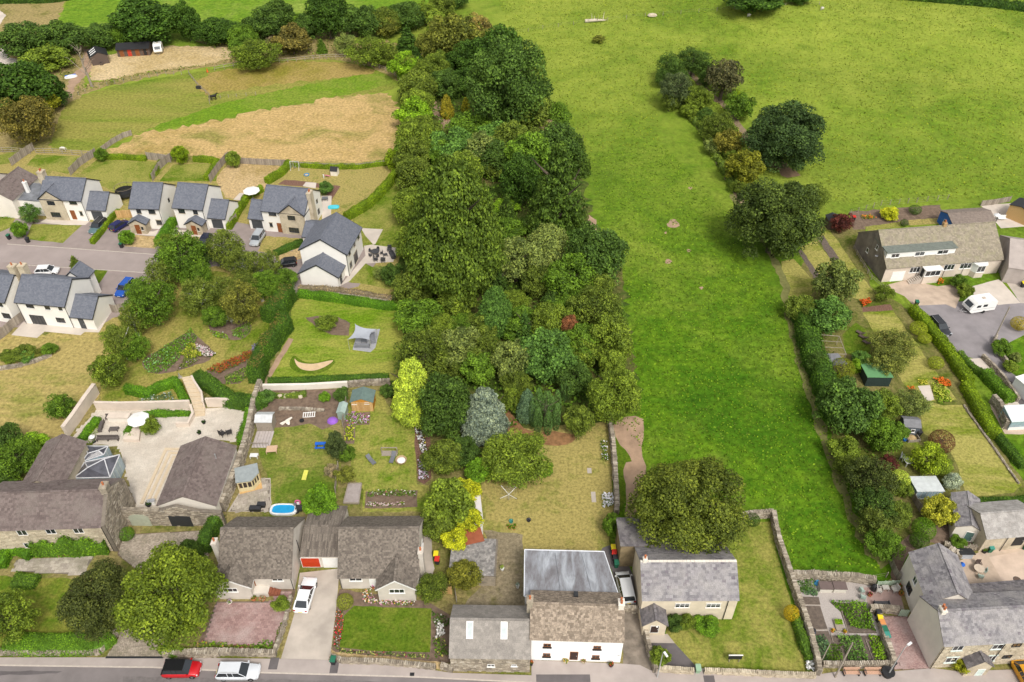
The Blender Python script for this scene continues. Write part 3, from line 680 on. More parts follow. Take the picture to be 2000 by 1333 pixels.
def skylight(b,g,u,v,w,h,slope=0,mat=None):
 """roof window lying on slope 0 of gable g, centred u along and v up from the eave (plan metres)"""
 k=g['k'];f=g['f'];fr=MB();P_=[]
 ze=f(0,0,0);zz=lambda v:b._ze+v*k
 def q(u0,v0,u1,v1,n0,n1,m):
  m.add([f(uu,vv,b._ze+vv*k+n)for n in(n0,n1)for uu,vv in((u0,v0),(u1,v0),(u1,v1),(u0,v1))],BOXF)
 q(u-w/2,v-h/2,u+w/2,v+h/2,.1,.2,fr);o=fr.build('skylight',mat or WHITE,b.t)
 gl=MB();q(u-w/2+.1,v-h/2+.12,u+w/2-.1,v+h/2-.12,.19,.215,gl);gl.build('pane',plain('sky_glass',(.45,.5,.5),.1,spec=.8),o)
 return o
 # ---------------------------------------------------------------- vehicles
def car_meshes(kind):
 L,W,H=dict(estate=(4.75,1.83,1.46),suv=(4.45,1.88,1.66),compact=(4.1,1.8,1.6),hatch=(4.0,1.76,1.47),coupe=(4.75,1.86,1.40),mpv=(4.4,1.84,1.64),small=(3.6,1.66,1.48))[kind]
 xs=[-.5,-.485,-.44,-.33,-.15,.05,.2,.26,.40,.46,.49,.5];belt=H*.62
 if kind in('suv','mpv'):belt=H*.60
 zt=[.62,.80,belt*1.0,belt*1.02,belt*1.0,belt*.98,belt*.97,belt*.95,belt*.86,belt*.78,.66,.55]
 hw=[.80,.92,.975,1.0,1.0,1.0,.99,.985,.95,.90,.82,.70]
 if kind in('coupe',):zt[1]=.85;zt[2]=belt*1.08;zt[3]=belt*1.1
 zb=[.42,.30,.22]+[.20]*6+[.24,.30,.40];V=[]
 for x,w,t_,b_ in zip(xs,hw,zt,zb):
  w=w*W/2;V+=[(x*L,s*a*w,b_+(t_-b_)*z)for s,seq in((-1,((.86,0),(1,.18),(1,.62),(.95,.9),(.86,1))),(1,((.86,1),(.95,.9),(1,.62),(1,.18),(.86,0))))for a,z in seq]
 n=10;F=[(i*n+k,i*n+(k+1)%n,(i+1)*n+(k+1)%n,(i+1)*n+k)for i in range(len(xs)-1)for k in range(n)]
 bd=MB();bd.add(V,np.array(F));bd.add(V[:n],[tuple(range(n-1,-1,-1))]);bd.add(V[-n:],[tuple(range(n))])
 rear=dict(compact=(-.47,-.41),estate=(-.475,-.40),suv=(-.47,-.42),hatch=(-.475,-.36),coupe=(-.46,-.27),mpv=(-.475,-.42),small=(-.475,-.38))[kind]
 fr=dict(compact=(.26,.11),estate=(.24,.07),suv=(.25,.10),hatch=(.28,.10),coupe=(.22,.03),mpv=(.34,.14),small=(.28,.12))[kind]
 bz=belt*.97;rz=H-.05;bw,rw=W*.45,W*.37
 c=dict(rl=(rear[0]*L,-bw,bz),rr=(rear[0]*L,bw,bz),fl=(fr[0]*L,-bw,bz),f2=(fr[0]*L,bw,bz),trl=(rear[1]*L,-rw,rz),trr=(rear[1]*L,rw,rz),tfl=(fr[1]*L,-rw,rz),tfr=(fr[1]*L,rw,rz))
 gw=MB();gw.add([c['fl'],c['f2'],c['tfr'],c['tfl']],[(0,1,2,3)]);ws=gw
 g2=MB();g2.add([c['rr'],c['rl'],c['trl'],c['trr']],[(0,1,2,3)])
 sd={}
 for s,a,b,cc,dd in((0,'rl','fl','tfl','trl'),(1,'f2','rr','trr','tfr')):m=MB();m.add([c[a],c[b],c[cc],c[dd]],[(0,1,2,3)]);sd[s]=m
 rf=MB();rf.obox(((rear[1]+fr[1])/2*L,0,rz+.02),(fr[1]-rear[1])*L+.06,rw*2+.02,.07)
 x0,x1=rear[1]*L,fr[1]*L;rf.obox(((x0+x1)/2-.05,0,rz+.06),(x1-x0)*.8,rw*1.7,.03)
 for s in(-1,1):
  rf.tube([(fr[0]*L,s*bw,bz),(fr[1]*L,s*rw,rz)],.035,5);rf.tube([(rear[0]*L,s*bw,bz),(rear[1]*L,s*rw,rz)],.06 if kind in('estate','suv','mpv')else .09,5)
  for q in(-.03,-.24):xm=(x0+x1)/2*.3+q*L*.6+.1;rf.tube([(xm-.05,s*(bw+.005),bz),(xm-.15,s*(rw+.005),rz)],.03,4)
 wh=MB();wh.lathe([(.2,-.11),(.31,-.11),(.335,-.07),(.335,.07),(.31,.11),(.2,.11)],seg=18);
 rm=MB();rm.lathe([(.06,-.118),(.21,-.105),(.21,.105),(.06,.118)],seg=10)
 hl=MB();hl.obox((0,0,0),.16,.34,.13);tl=MB();tl.obox((0,0,0),.08,.26,.22 if kind in('suv','mpv','hatch','small')else .15)
 mi=MB();mi.obox((0,0,0),.16,.2,.13);pl=MB();pl.obox((0,0,0),.03,.5,.11);gr=MB();gr.obox((0,0,0),.05,W*.5,.14)
 rl=MB();rl.tube([(x0+.1,0,rz+.1),(x1-.1,0,rz+.1)],.022,5)
 return dict(L=L,W=W,H=H,rw=rw,belt=belt,body=bd.mesh('body',True),windscreen=ws.mesh('windscreen'),rear_window=g2.mesh('rear_window'),s0=sd[0].mesh('side_window'),s1=sd[1].mesh('side_window'),roof=rf.mesh('roof'),tyre=wh.mesh('tyre',True),rim=rm.mesh('rim'),head=hl.mesh('headlight'),tail=tl.mesh('tail_light'),mir=mi.mesh('mirror'),plate=pl.mesh('number_plate'),grille=gr.mesh('grille'),rail=rl.mesh('roof_rail'),fx=fr[0]*L)
HLM=plain("lamp_glass",(.75,.78,.8),.1,.3);TLM=plain("tail_glass",(.35,.01,.01),.2);PLW=plain("plate_white",(.8,.8,.8),.5);PLY=plain("plate_yellow",(.8,.6,.05),.5)
def car(rp,fp,kind,col,label,name='parked_car',cat='car',roofcol=None,rails=False,group=None,z=.8,plates=True,rz_=0):
 a,b=G(rp,z),G(fp,z);k=cached(('car',kind),lambda:car_meshes(kind));an=math.atan2(b[1]-a[1],b[0]-a[0])
 t=thing(name,label,cat,((a[0]+b[0])/2,(a[1]+b[1])/2,rz_+gz(a[0],a[1])),an,group);L,W=k['L'],k['W']
 put('body',k['body'],PAINT,t,col);put('roof',k['roof'],PAINT,t,roofcol or col)
 for n in('windscreen','rear_window'):put(n,k[n],CGLASS,t)
 put('side_window',k['s0'],CGLASS,t);put('side_window',k['s1'],CGLASS,t)
 for x in(-.31,.32):
  for s in(-1,1):
   w=put('wheel',k['tyre'],TYRE,t);w.location=(x*L,s*(W/2-.12),.335);w.rotation_euler=(R(90),0,0)
   put('rim',k['rim'],RIM,w)
 for s in(-1,1):
  o=put('headlight',k['head'],HLM,t);o.location=(L*.455,s*W*.37,.66);o.rotation_euler=(0,0,-s*.35)
  o=put('tail_light',k['tail'],TLM,t);o.location=(-L*.488,s*W*.37,.80)
  o=put('mirror',k['mir'],PAINT,t,col);o.location=(k['fx']-.15,s*(W*.5+.06),k['belt']+.02)
  if rails:o=put('roof_rail',k['rail'],ALU,t);o.location=(0,s*k['rw']*.92,0)
 o=put('number_plate',k['plate'],PLW,t);o.location=(L*.5,0,.42);o=put('number_plate',k['plate'].copy()if 'py' not in k else k['py'],None,t);o.location=(-L*.5,0,.6)
 k['py']=o.data;o.data.materials.clear();o.data.materials.append(PLY)
 put('grille',k['grille'],BLACK,t).location=(L*.487,0,.56);return t
def bin_(p,lid,label,body=(.03,.03,.035),ang=0,group=None,name='wheelie_bin',s=1.0,z=0):
 q=G(p);t=thing(name,label,'bin',(q[0],q[1],q[2]+z),ang,group)
 def bm():m=MB();m.add([(x*a,y*b,z)for z,a,b in((.06,.20,.23),(1.0,.28,.34))for x,y in((-1,-1),(1,-1),(1,1),(-1,1))],BOXF);m.box(-.3,-.36,.97,.3,.36,1.0);return m.mesh('bin_body')
 def lm():m=MB();m.add([(x,y,z+(.06 if y>0 else 0))for z,k in((1.0,1),(1.05,.94))for x,y in((-.31*k,-.39*k),(.31*k,-.39*k),(.31*k,.37*k),(-.31*k,.37*k))],BOXF);m.tube([(-.25,.41,1.03),(.25,.41,1.03)],.025,6);return m.mesh('lid')
 def wm_():m=MB();m.tube([(-.27,.2,.1),(-.21,.2,.1)],.1,12);m.tube([(.21,.2,.1),(.27,.2,.1)],.1,12);return m.mesh('wheels')
 put('bin_body',cached('binb',bm),OBJC,t,body);put('lid',cached('binl',lm),OBJC,t,lid);put('wheels',cached('binw',wm_),TYRE,t);t.scale=(s,s,s);return t
def anim(name,label,cat,p,ang,edges,radii,mat,color,extra=None):
 """a body grown from a skeleton of joints"""
 q=G(p);t=thing(name,label,cat,q,ang);me=bpy.data.meshes.new('body');V=[v for v,r in radii];me.from_pydata(V,edges,[]);me.update()
 o=bpy.data.objects.new('body',me);COL.objects.link(o);o.parent=t;me.materials.append(mat);o.color=_c(color)
 o.modifiers.new('skin','SKIN');sk_=me.skin_vertices[0].data
 for i,(v,r)in enumerate(radii):sk_[i].radius=(r,r)if not hasattr(r,'__len__')else r
 sk_[0].use_root=True;sb=o.modifiers.new('sub','SUBSURF');sb.levels=2;sb.render_levels=2;o.data.polygons.foreach_set('use_smooth',[])if False else None
 return t
def pot(p,r,h,plantk,cols,label,name='flower_pot',cat='plant pot',z=0,col=TERR,ph=.4):
 q=G(p,z);t=thing(name,label,cat,q);m=MB();m.lathe([(r*.7,0),(r,h*.85),(r*1.08,h*.87),(r*1.08,h),(r*.9,h)],seg=12);m.build('pot',col,t)
 rg=np.random.default_rng(int(p[0]));n=60;d=sph(n,rg);d[:,2]=np.abs(d[:,2]);P=d*(r*1.2,r*1.2,ph)*rg.uniform(.4,1,n)[:,None]+(0,0,h)
 m=MB();m.add(*leafquads(P,d,.14,rg));m.build('foliage',LEAF,t,color=PAL[plantk])
 if cols:k=34;m=MB();m.add(*leafquads(P[:k]*(1,1,1.0)+(0,0,.06),d[:k],.12,rg));m.build('blossom',FLOW,t,color=cols)
 return t
def lounger(p,ang,col,label,frame=ANTH,L=1.9,group=None,name='sun_lounger'):
 q=G(p);t=thing(name,label,'lounger',q,ang,group);m=MB();m.obox((0,0,.32),L*.62,.6,.06);m.build('seat',col,t)
 m=MB();m.obox((0,0,0),L*.42,.6,.06);o=m.build('backrest',col,t);o.location=(L*.47,0,.50);o.rotation_euler=(0,-.55,0)
 for x in(-L*.27,L*.27):
  for y in(-.25,.25):b=MB();b.box(x-.02,y-.02,0,x+.02,y+.02,.3);b.build('leg',frame,t)
 return t
def chair(p,ang,mat,label,s=1.0,group=None,name='garden_chair',soft=True,cat='chair',z=0):
 q=G(p);t=thing(name,label,cat,(q[0],q[1],q[2]+z),ang,group);t.scale=(s,s,s)
 def cm(k):
  m=MB()
  if k=='seat':m.obox((0,0,.42),.56,.56,.10)
  elif k=='back':m.obox((-.26,0,.72),.08,.56,.52,0)
  elif k=='arm':m.obox((0,.29,.62),.5,.06,.05);m.obox((.22,.29,.5),.05,.05,.25)
  else:m.box(-.02,-.02,0,.02,.02,.38)
  return m.mesh({'seat':'seat','back':'backrest','arm':'armrest','leg':'leg'}[k])
 for k,n in(('seat','seat'),('back','backrest')):put(n,cached(('ch',k,mat.name),lambda:cm(k)),mat,t)
 for s_ in(1,-1):o=put('armrest',cached(('ch','arm',mat.name),lambda:cm('arm')),mat,t);o.scale=(1,s_,1)
 for x in(-.24,.24):
  for y in(-.24,.24):put('leg',cached(('ch','leg',mat.name),lambda:cm('leg')),mat,t).location=(x,y,0)
 return t
def round_table(p,r,mat,label,h=.72,legs=4,name='garden_table',group=None,z=0):
 q=G(p);t=thing(name,label,'table',(q[0],q[1],q[2]+z),0,group);m=MB();m.lathe([(r,h-.04),(r,h)],seg=20);m.build('tabletop',mat,t)
 for k in range(legs):a=k*6.283/legs+.7;b=MB();b.tube([(r*.7*math.cos(a),r*.7*math.sin(a),0),(r*.55*math.cos(a),r*.55*math.sin(a),h-.04)],.025,6);b.build('leg',mat,t)
 return t
def box_table(p,ang,L,W,h,mat,label,name='garden_table',cat='table',group=None,slats=0):
 q=G(p);t=thing(name,label,cat,q,ang,group)
 if slats:
  for i in range(slats):w=W/slats;bx('slat',mat,t,-L/2,-W/2+i*w,h-.05,L/2,-W/2+(i+1)*w-.02,h)
 else:bx('tabletop',mat,t,-L/2,-W/2,h-.05,L/2,W/2,h)
 for x in(-L/2+.06,L/2-.06):
  for y in(-W/2+.06,W/2-.06):bx('leg',mat,t,x-.04,y-.04,0,x+.04,y+.04,h-.05)
 return t
def parasol(p,r,col,label,h=2.4,name='parasol',sides=8,open_=True):
 q=G(p,h);t=thing(name,label,'parasol',(q[0],q[1],q[2]-h));m=MB();m.tube([(0,0,0),(0,0,h+.1)],.03,8);m.build('pole',ALU,t)
 m=MB();V=[(0,0,h+.12)]+[(r*math.cos(6.283*k/sides),r*math.sin(6.283*k/sides),h-.28)for k in range(sides)]+[(r*math.cos(6.283*k/sides),r*math.sin(6.283*k/sides),h-.36)for k in range(sides)]
 m.add(V,[(0,1+k,1+(k+1)%sides)for k in range(sides)]);m.add(V,[(1+k,1+sides+k,1+sides+(k+1)%sides,1+(k+1)%sides)for k in range(sides)]);m.build('canopy',col,t)
 m=MB();m.lathe([(.3,0),(.3,.08)],seg=12);m.build('base',BLACK,t);return t
def shed(name,label,A_,B_,ze,D_,zr,wm,rm,axis='y',cat='shed',tiles=False,ov=.12,door=None,windows=(),square=None,rname='roof'):
 b=Bld(name,label,A_,B_,ze,cat,square=square);b._ze=ze;b.D=D_
 if zr is None:b.mono(0,0,b.L,D_,ze,ze-.25,wm,rm,tiles,rname=rname)
 else:b.gd=b.gable(0,0,b.L,D_,ze,zr,wm,rm,axis,ov=ov,ovg=.1,tiles=tiles,rname=rname)
 return b
def planks(b,x0,x1,z0,z1,at,mat,w=.16,face='f'):
 """boards up a shed wall, one joined part"""
 m=MB();n=max(1,int((x1-x0)/w))
 for i in range(n):
  a=x0+(x1-x0)*i/n;c=x0+(x1-x0)*(i+1)/n-.015
  if face=='f':m.box(a,at-.025-.006*(i%2),z0,c,at,z1)
  elif face=='r':m.box(at,a,z0,at+.025+.006*(i%2),c,z1)
 return m.build('boards',mat,b.t,kind='stuff')
def scatter_things():pass
def pole(p,top,h,r,label,name='telegraph_pole',cat='pole',mat=None):
 q=G(p);t=thing(name,label,cat,q);m=MB();m.tube([(0,0,-.2),(0,0,h)],[r,r*.7],10);m.build('pole',mat or BARK,t);return t
 # ================================================================ THE GROUND
G1,G2=(.105,.235,.008),(.215,.36,.014)
FIELD=turf("pasture_grass",(.078,.200,.008),(.172,.315,.015),(.28,.36,.045),.24,.022,1.0,.25,(.06,.175,.007),contrast=.30)
def uphill_dry(m):
 t=m.node_tree;b=t.nodes['Principled BSDF'];src=b.inputs['Base Color'].links[0].from_socket;po=ND(t,"ShaderNodeNewGeometry").outputs['Position']
 sx=ND(t,"ShaderNodeSeparateXYZ");t.links.new(po,sx.inputs[0]);mr=ND(t,"ShaderNodeMapRange");mr.inputs[1].default_value=105;mr.inputs[2].default_value=215
 t.links.new(sx.outputs[1],mr.inputs[0]);n=noise(t,.03,5,.65,po,.8);n3=noise(t,.22,4,.7,po)
 a=ND(t,"ShaderNodeMath",operation='MULTIPLY');t.links.new(mr.outputs[0],a.inputs[0]);t.links.new(ramp(t,n.outputs[0],[(.35,(.3,)*3),(.62,(1,)*3)]),a.inputs[1])
 a2=ND(t,"ShaderNodeMath",operation='MULTIPLY');t.links.new(a.outputs[0],a2.inputs[0]);t.links.new(ramp(t,n3.outputs[0],[(.3,(.5,)*3),(.6,(1,)*3)]),a2.inputs[1])
 c=mix(t,a2.outputs[0],src,(.29,.34,.05));t.links.new(c,b.inputs['Base Color'])
uphill_dry(FIELD)
FAR=turf("far_meadow_grass",(.15,.30,.02),(.25,.40,.03),(.34,.42,.08),.15,.03,.9,.2)
LAWN=turf("lawn_grass",(.12,.215,.012),(.20,.285,.022),(.38,.36,.09),.45,.10,3.0,.05)
LAWNG=turf("green_lawn_grass",(.10,.19,.012),(.17,.25,.02),(.28,.29,.05),.2,.10,3.0,.05)
LAWNP=turf("parched_lawn_grass",(.15,.22,.022),(.25,.29,.045),(.47,.38,.13),.70,.13,2.6,.05)
STRAW=turf("straw_grass",(.44,.32,.11),(.58,.42,.18),(.66,.48,.25),.6,.09,2.0,.08)
HAY=turf("rough_hay_grass",(.44,.33,.10),(.58,.41,.14),(.66,.46,.20),.6,.06,1.6,.12,(.26,.28,.05))
PADD=turf("paddock_grass",(.16,.27,.02),(.25,.34,.028),(.36,.33,.08),.42,.028,1.6,.06,(.15,.26,.02),(.35,1.3,.22))
ROUGH=turf("rough_grass",(.16,.19,.03),(.28,.27,.06),(.45,.35,.15),.6,.09,1.3,.25)
MOSSY=turf("mossy_yard",(.17,.17,.04),(.27,.235,.09),(.33,.27,.18),.7,.2,2.2,.05)
SOIL=plain("garden_soil",(.20,.14,.10),.95,var=.4,scale=1.5,bmp=.05)
SOILD=plain("dug_soil",(.16,.125,.10),.95,var=.35,scale=2.5,bmp=.05)
MULCH=plain("bark_mulch",(.22,.12,.085),.95,var=.5,scale=5,bmp=.05)
DIRT=plain("bare_dirt",(.40,.27,.18),.95,var=.3,scale=.6,bmp=.05)
NEEDL=plain("needle_litter",(.30,.16,.07),.95,var=.5,scale=1.2,bmp=.05)
HROW=plain('hedgerow_soil',(.27,.20,.12),.95,var=.4)
SAND=plain("bunker_sand",(.62,.45,.27),.95,var=.15,scale=1.5,bmp=.02)
ASPH=plain("road_asphalt",(.21,.185,.18),.9,var=.22,scale=.35,bmp=.008)
ASPE=plain("estate_asphalt",(.33,.275,.255),.9,var=.14,scale=.25,bmp=.006)
ASPD=plain("drive_asphalt",(.30,.245,.225),.9,var=.18,scale=.4,bmp=.006)
ASPK=plain("dark_asphalt",(.13,.115,.115),.9,var=.25,scale=.6,bmp=.006)
PAVM=plain("pavement_asphalt",(.40,.345,.315),.92,var=.16,scale=.4,bmp=.006)
CONC=plain("concrete",(.47,.41,.35),.9,var=.25,scale=.35,bmp=.008)
CONL=plain("pale_concrete",(.58,.51,.44),.9,var=.18,scale=.35,bmp=.006)
CONB=plain("buff_concrete",(.50,.39,.30),.9,var=.28,scale=.5,bmp=.008)
KERB=plain("kerb_concrete",(.50,.44,.38),.9,var=.15)
GRAV=pieces("grey_gravel_slabs",(.40,.355,.325),(.47,.42,.385),.9,None,1,.01)
def ground():
 xs=[-2500,-900,-420]+list(np.arange(-260,263,3.0))+[420,900,2500];ys=[-300,0,20]+list(np.arange(30,360,3.0))+[420,600,1100,2600]
 V=[(x,y,gz(x,y))for y in ys for x in xs];n=len(xs)
 F=[(j*n+i,j*n+i+1,(j+1)*n+i+1,(j+1)*n+i)for j in range(len(ys)-1)for i in range(n-1)]
 m=MB();m.add(V,np.array(F));m.build('ground',FIELD,kind='structure',smooth=True)
ground()
sheet('garden_ground',pts(X,"-200 560 560 560 790 590 790 740 930 870 1195 830 1200 1000 1185 1100 1260 1240 1420 1290 1600 1230 1740 1130 1800 1060 2300 1000 2300 1320 -300 1320 -300 560"),turf("plot_grass",(.12,.17,.02),(.20,.23,.035),(.36,.29,.12),.5,.12,2.4,.05),1,.2)
sheet('garden_ground',pts(X,"-200 290 100 285 330 300 780 320 790 590 560 600 -200 620"),LAWNP,1,.2)
# far fields and paddocks on the village side
sheet('meadow',pts(X,"105 62 130 5 250 -150 900 -150 868 5 845 28 700 60 420 60 200 75"),FAR,1)
sheet('rough_ground',pts(X,"-300 10 135 -10 100 62 170 75 160 190 95 290 -10 300 -300 300"),ROUGH,2,.6)
sheet('meadow_margin',pts(X,"400 70 700 62 790 90 800 150 770 160 720 130 560 115 430 120 455 100 380 80"),ROUGH,3,.6)
sheet('yard',pts(X,"-300 85 8 90 16 112 62 122 55 138 -20 146 -300 150"),CONL,4)
sheet('yard',pts(X,"-300 12 -2 20 12 30 0 48 -300 60"),CONL,4)
sheet('hay_paddock',pts(X,"178 112 330 90 440 92 458 108 440 122 230 160 180 158 170 130"),turf("cut_hay_grass",(.60,.44,.19),(.70,.53,.27),(.74,.57,.33),.4,.05,1.5,.05),4,.5)
sheet('grass_track',pts(X,"128 190 136 150 160 130 165 96 178 96 184 115 178 140 150 165 142 192"),DIRT,5,.4)
sheet('paddock',pts(X,"95 292 120 215 145 194 230 166 400 138 500 124 620 115 680 120 740 138 778 160 783 166 760 178 700 186 560 205 430 230 330 250 262 262 200 296 110 292"),PADD,6,.3,smoothit=1)
sheet('paddock',pts(X,"375 148 560 118 680 122 740 140 700 150 560 162 440 180 398 190"),turf("brown_paddock_grass",(.28,.27,.035),(.38,.31,.06),(.45,.33,.11),.5,.04,1.6,.05),7,.8,smoothit=1)
sheet('paddock',pts(X,"300 248 395 215 440 200 600 165 740 140 775 160 700 182 560 205 430 232 350 250 262 262"),turf('green_paddock_band',(.16,.30,.02),(.24,.38,.025),(.30,.34,.06),.3,.05,1.6,.06),7,.5,smoothit=1)
sheet('hay_field',pts(X,"262 264 330 252 440 232 560 208 700 184 760 182 778 200 782 325 700 325 560 322 330 305 205 300"),HAY,7,1.5)
sheet('field_bank',pts(X,"150 188 170 165 300 138 400 128 470 108 500 118 400 132 300 150 200 172 145 195"),ROUGH,8,.8)
# the woodland floor
sheet('woodland_floor',pts(X,"790 160 860 20 930 40 1010 90 1085 230 1130 310 1160 440 1215 520 1225 640 1250 780 1200 830 1010 860 930 870 800 870 755 740 785 600 780 330"),turf("woodland_floor",(.06,.12,.015),(.11,.17,.03),(.20,.17,.06),.3,.12,1.4,.2),2,1.0)
sheet('wood_edge',pts(X,"1150 420 1165 430 1166 455 1150 470"),DIRT,3,.4)
# big gardens left and middle
sheet('garden_grass',pts(X,"-150 650 60 655 170 645 235 618 235 680 205 730 195 770 128 852 90 862 30 850 -150 840"),turf("streaky_parched_lawn",(.15,.24,.02),(.26,.31,.04),(.52,.40,.15),.72,.075,1.8,.06,None,(.5,1.2,.5)),2,.5)
sheet('lawn',pts(X,"235 600 300 560 420 530 560 560 565 600 560 660 520 700 500 770 395 762 380 745 355 790 205 790 195 770 215 700"),turf("copse_lawn",(.13,.215,.012),(.21,.285,.025),(.42,.35,.10),.55,.09,2.6,.06),3,.3)
sheet('lawn',pts(X,"572 578 785 590 790 742 700 746 522 750 545 690 566 640"),turf("garden_lawn_mown",(.15,.285,.012),(.23,.37,.02),(.40,.40,.08),.5,.10,2.6,.06,None,(.5,1.4,-.2)),4)
sheet('bunker_rim',pts(GG,"598 50 560 120 575 170 640 205 760 215 870 190 940 120 930 90 880 90 800 120 700 120 640 90"),LAWNG,5,.1,smoothit=2)
sheet('sand_bunker',pts(GG,"603 80 625 110 680 128 760 132 840 115 920 97 918 112 860 152 780 185 700 187 640 165 610 120"),SAND,6,.05,smoothit=2)
sheet('flower_bed',pts(PP,"1735 755 1830 740 1990 740 2100 800 2090 900 1950 895 1850 850"),SOIL,6,.1)
sheet('flower_bed',pts(PP,"930 790 1060 720 1290 780 1300 860 1230 930 1130 940 990 900"),SOIL,5,.1,smoothit=1)
sheet('flower_bed',pts(PP,"800 850 880 930 1040 1070 700 1190 500 1220 400 1150 420 1080 560 1010"),SOIL,5,.2,smoothit=1)
sheet('flower_bed',pts(PP,"920 1190 1100 1110 1300 1010 1360 980 1330 1180 1200 1290 1000 1300"),SOIL,5,.15)
sheet('mulch_strip',pts(GG,"400 310 530 305 1040 275 1380 258 1390 292 1020 300 520 330 395 335"),MULCH,7)
sheet('grass_edge',pts(PP,"1600 920 1640 930 1450 1250 1400 1333 1400 1250"),DIRT,7,.08)
# walled gardens behind the bungalows
sheet('lawn',pts(GG,"300 740 460 600 740 610 870 640 985 700 985 960 940 1180 720 1333 400 1333 400 1100 320 880"),turf("back_lawn",(.12,.21,.018),(.19,.27,.03),(.36,.32,.09),.45,.13,2.8,.05),3)
sheet('vegetable_plot',pts(GG,"320 350 1040 330 1020 560 900 640 830 665 730 615 600 640 440 650 270 600"),SOIL,4,.1)
sheet('patio',pts(GG,"60 1333 180 1140 330 1060 410 1060 415 1333"),CONC,4,0)
sheet('lawn',pts(GG,"1020 640 1060 360 1300 350 1400 520 1590 660 1600 1110 1700 1120 1710 1333 1160 1333 1170 1160 1080 1060"),turf("striped_back_lawn",(.13,.25,.012),(.22,.32,.025),(.42,.38,.10),.45,.13,2.8,.05),4)
sheet('flower_bed',pts(GG,"1185 1168 1608 1160 1605 1295 1175 1305"),SOIL,5)
sheet('flower_bed',pts(GG,"1010 540 1220 520 1215 625 1100 630 1090 780 1000 780"),SOIL,5)
sheet('flower_bed',pts(GG,"1575 640 1700 640 1720 1060 1660 1110 1605 1080"),MULCH,5)
sheet('orchard_grass',pts(X,"960 860 1010 840 1190 825 1192 870 1200 990 1192 1072 1150 1078 960 1070 930 1010 925 960 955 900"),LAWNP,3,.3)
sheet('bare_earth',pts(HH,"780 480 850 560 960 690 1340 690 1350 760 1240 800 1080 790 960 720 780 700"),NEEDL,4,.3,smoothit=1)
sheet('green_strip',pts(HH,"1650 700 1700 760 1820 900 1840 1000 1830 1140 1740 1270 1730 1330 1690 1333"),LAWNG,3,.2)
sheet('field_dirt',pts(HH,"1640 590 1900 540 1910 700 1880 850 1940 1000 1870 1090 1830 980 1780 850 1690 770"),DIRT,4,.4,smoothit=1)
sheet('field_dirt',pts(X,"1215 905 1245 900 1262 960 1240 1010 1218 1020 1225 960"),DIRT,4,.4,smoothit=1)
for i,(x,y,r)in enumerate([(1315,437,9),(1305,511,5),(1345,490,3),(1348,368,3),(1370,563,3),(1300,455,2),(1540,20,0)]):
 if r:sheet('bare_patch',[(x+r*1.3*math.cos(a)*(1+.3*math.sin(a*3+i)),y+r*math.sin(a))for a in np.arange(0,6.28,.6)],DIRT,2,.25)
sheet('yard',pts(C,"430 300 700 330 715 830 700 900 300 820 470 600 480 440"),MOSSY,4,.2)
sheet('yard',pts(C,"1240 420 1340 380 1500 700 1500 840 1380 840 1300 560 1220 470"),ASPK,4)
sheet('driveway',pts(C,"1380 840 1495 850 1520 1000 1600 1300 1620 1340 1400 1300 1380 1200"),plain("worn_track",(.24,.20,.16),.95,var=.5,scale=.8,bmp=.02),5)
sheet('yard',pts(C,"-60 200 60 230 100 560 80 620 -30 620"),CONC,4)
# street plots
sheet('lawn',pts(A,"-300 600 480 630 700 780 720 1020 700 1130 -300 1130"),turf("front_lawn",(.11,.21,.014),(.19,.27,.022),(.36,.32,.07),.45,.1,2.8,.05),3)
sheet('forecourt',pts(A,"800 330 1400 300 1430 420 1380 700 1250 900 1110 1170 715 1170 860 950 1000 620 800 470"),SOIL,4,0)
sheet('paved_garden',pts(B,"150 785 540 780 540 700 690 700 650 850 560 1080 440 1085 20 1075"),SOIL,4,0)
sheet('driveway',pts(B,"715 590 985 560 975 700 960 850 925 1140 905 1195 585 1180 690 830 700 700"),CONC,5,0)
sheet('front_garden_soil',pts(B,"985 700 1560 780 1660 830 1760 900 1760 1200 1640 1200 930 1130 955 860"),SOIL,4)
sheet('lawn',pts(B,"1085 812 1340 825 1612 832 1600 1130 1200 1120 985 1095 1015 880"),LAWNG,5,.05)
sheet('verge',pts(B,"920 1100 960 1130 1640 1190 1760 1215 1740 1262 1640 1240 1300 1200 1000 1190 925 1180"),STRAW,5,.1)
sheet('church_lawn',pts(D,"760 250 1130 240 1180 480 1270 800 1330 1000 1425 1262 650 1255 420 1010 420 900 800 905 900 880 880 500 800 420"),turf("parched_chapel_lawn",(.14,.23,.016),(.22,.295,.03),(.38,.35,.09),.48,.16,2.4,.05,(.13,.22,.012)),3)
sheet('path',pts(D,"315 1065 480 1068 625 1225 612 1262 360 1250 340 1150"),ASPK,5,0)
sheet('path',pts(D,"290 1005 430 1005 480 1068 315 1065"),CONC,6,0)
sheet('allotment',pts(E,"170 630 720 650 700 840 740 900 850 1235 300 1235"),GRAV,3,0)
for i,s_ in enumerate(["215 750 345 755 355 805 215 800","225 815 355 815 405 970 300 975 260 900","310 985 410 985 440 1060 320 1020","420 790 660 800 740 1000 545 1000 490 850","300 1015 770 1015 830 1220 340 1215"]):
 sheet('vegetable_bed',pts(E,s_),SOILD,4,.03)
sheet('patio',pts(E,"650 690 885 680 940 890 690 840"),plain("pink_patio",(.36,.25,.22),.9,var=.2),5,0)
sheet('driveway',pts(E,"745 880 950 880 1115 1245 850 1250"),SOIL,5,0)
sheet('yard',pts(VV,"300 500 520 405 900 380 900 720 390 700"),CONB,4,0)
sheet('yard',pts(VV,"540 460 900 390 900 700 670 690"),plain("patched_concrete",(.55,.43,.34),.9,var=.2,scale=.6),5,.03)
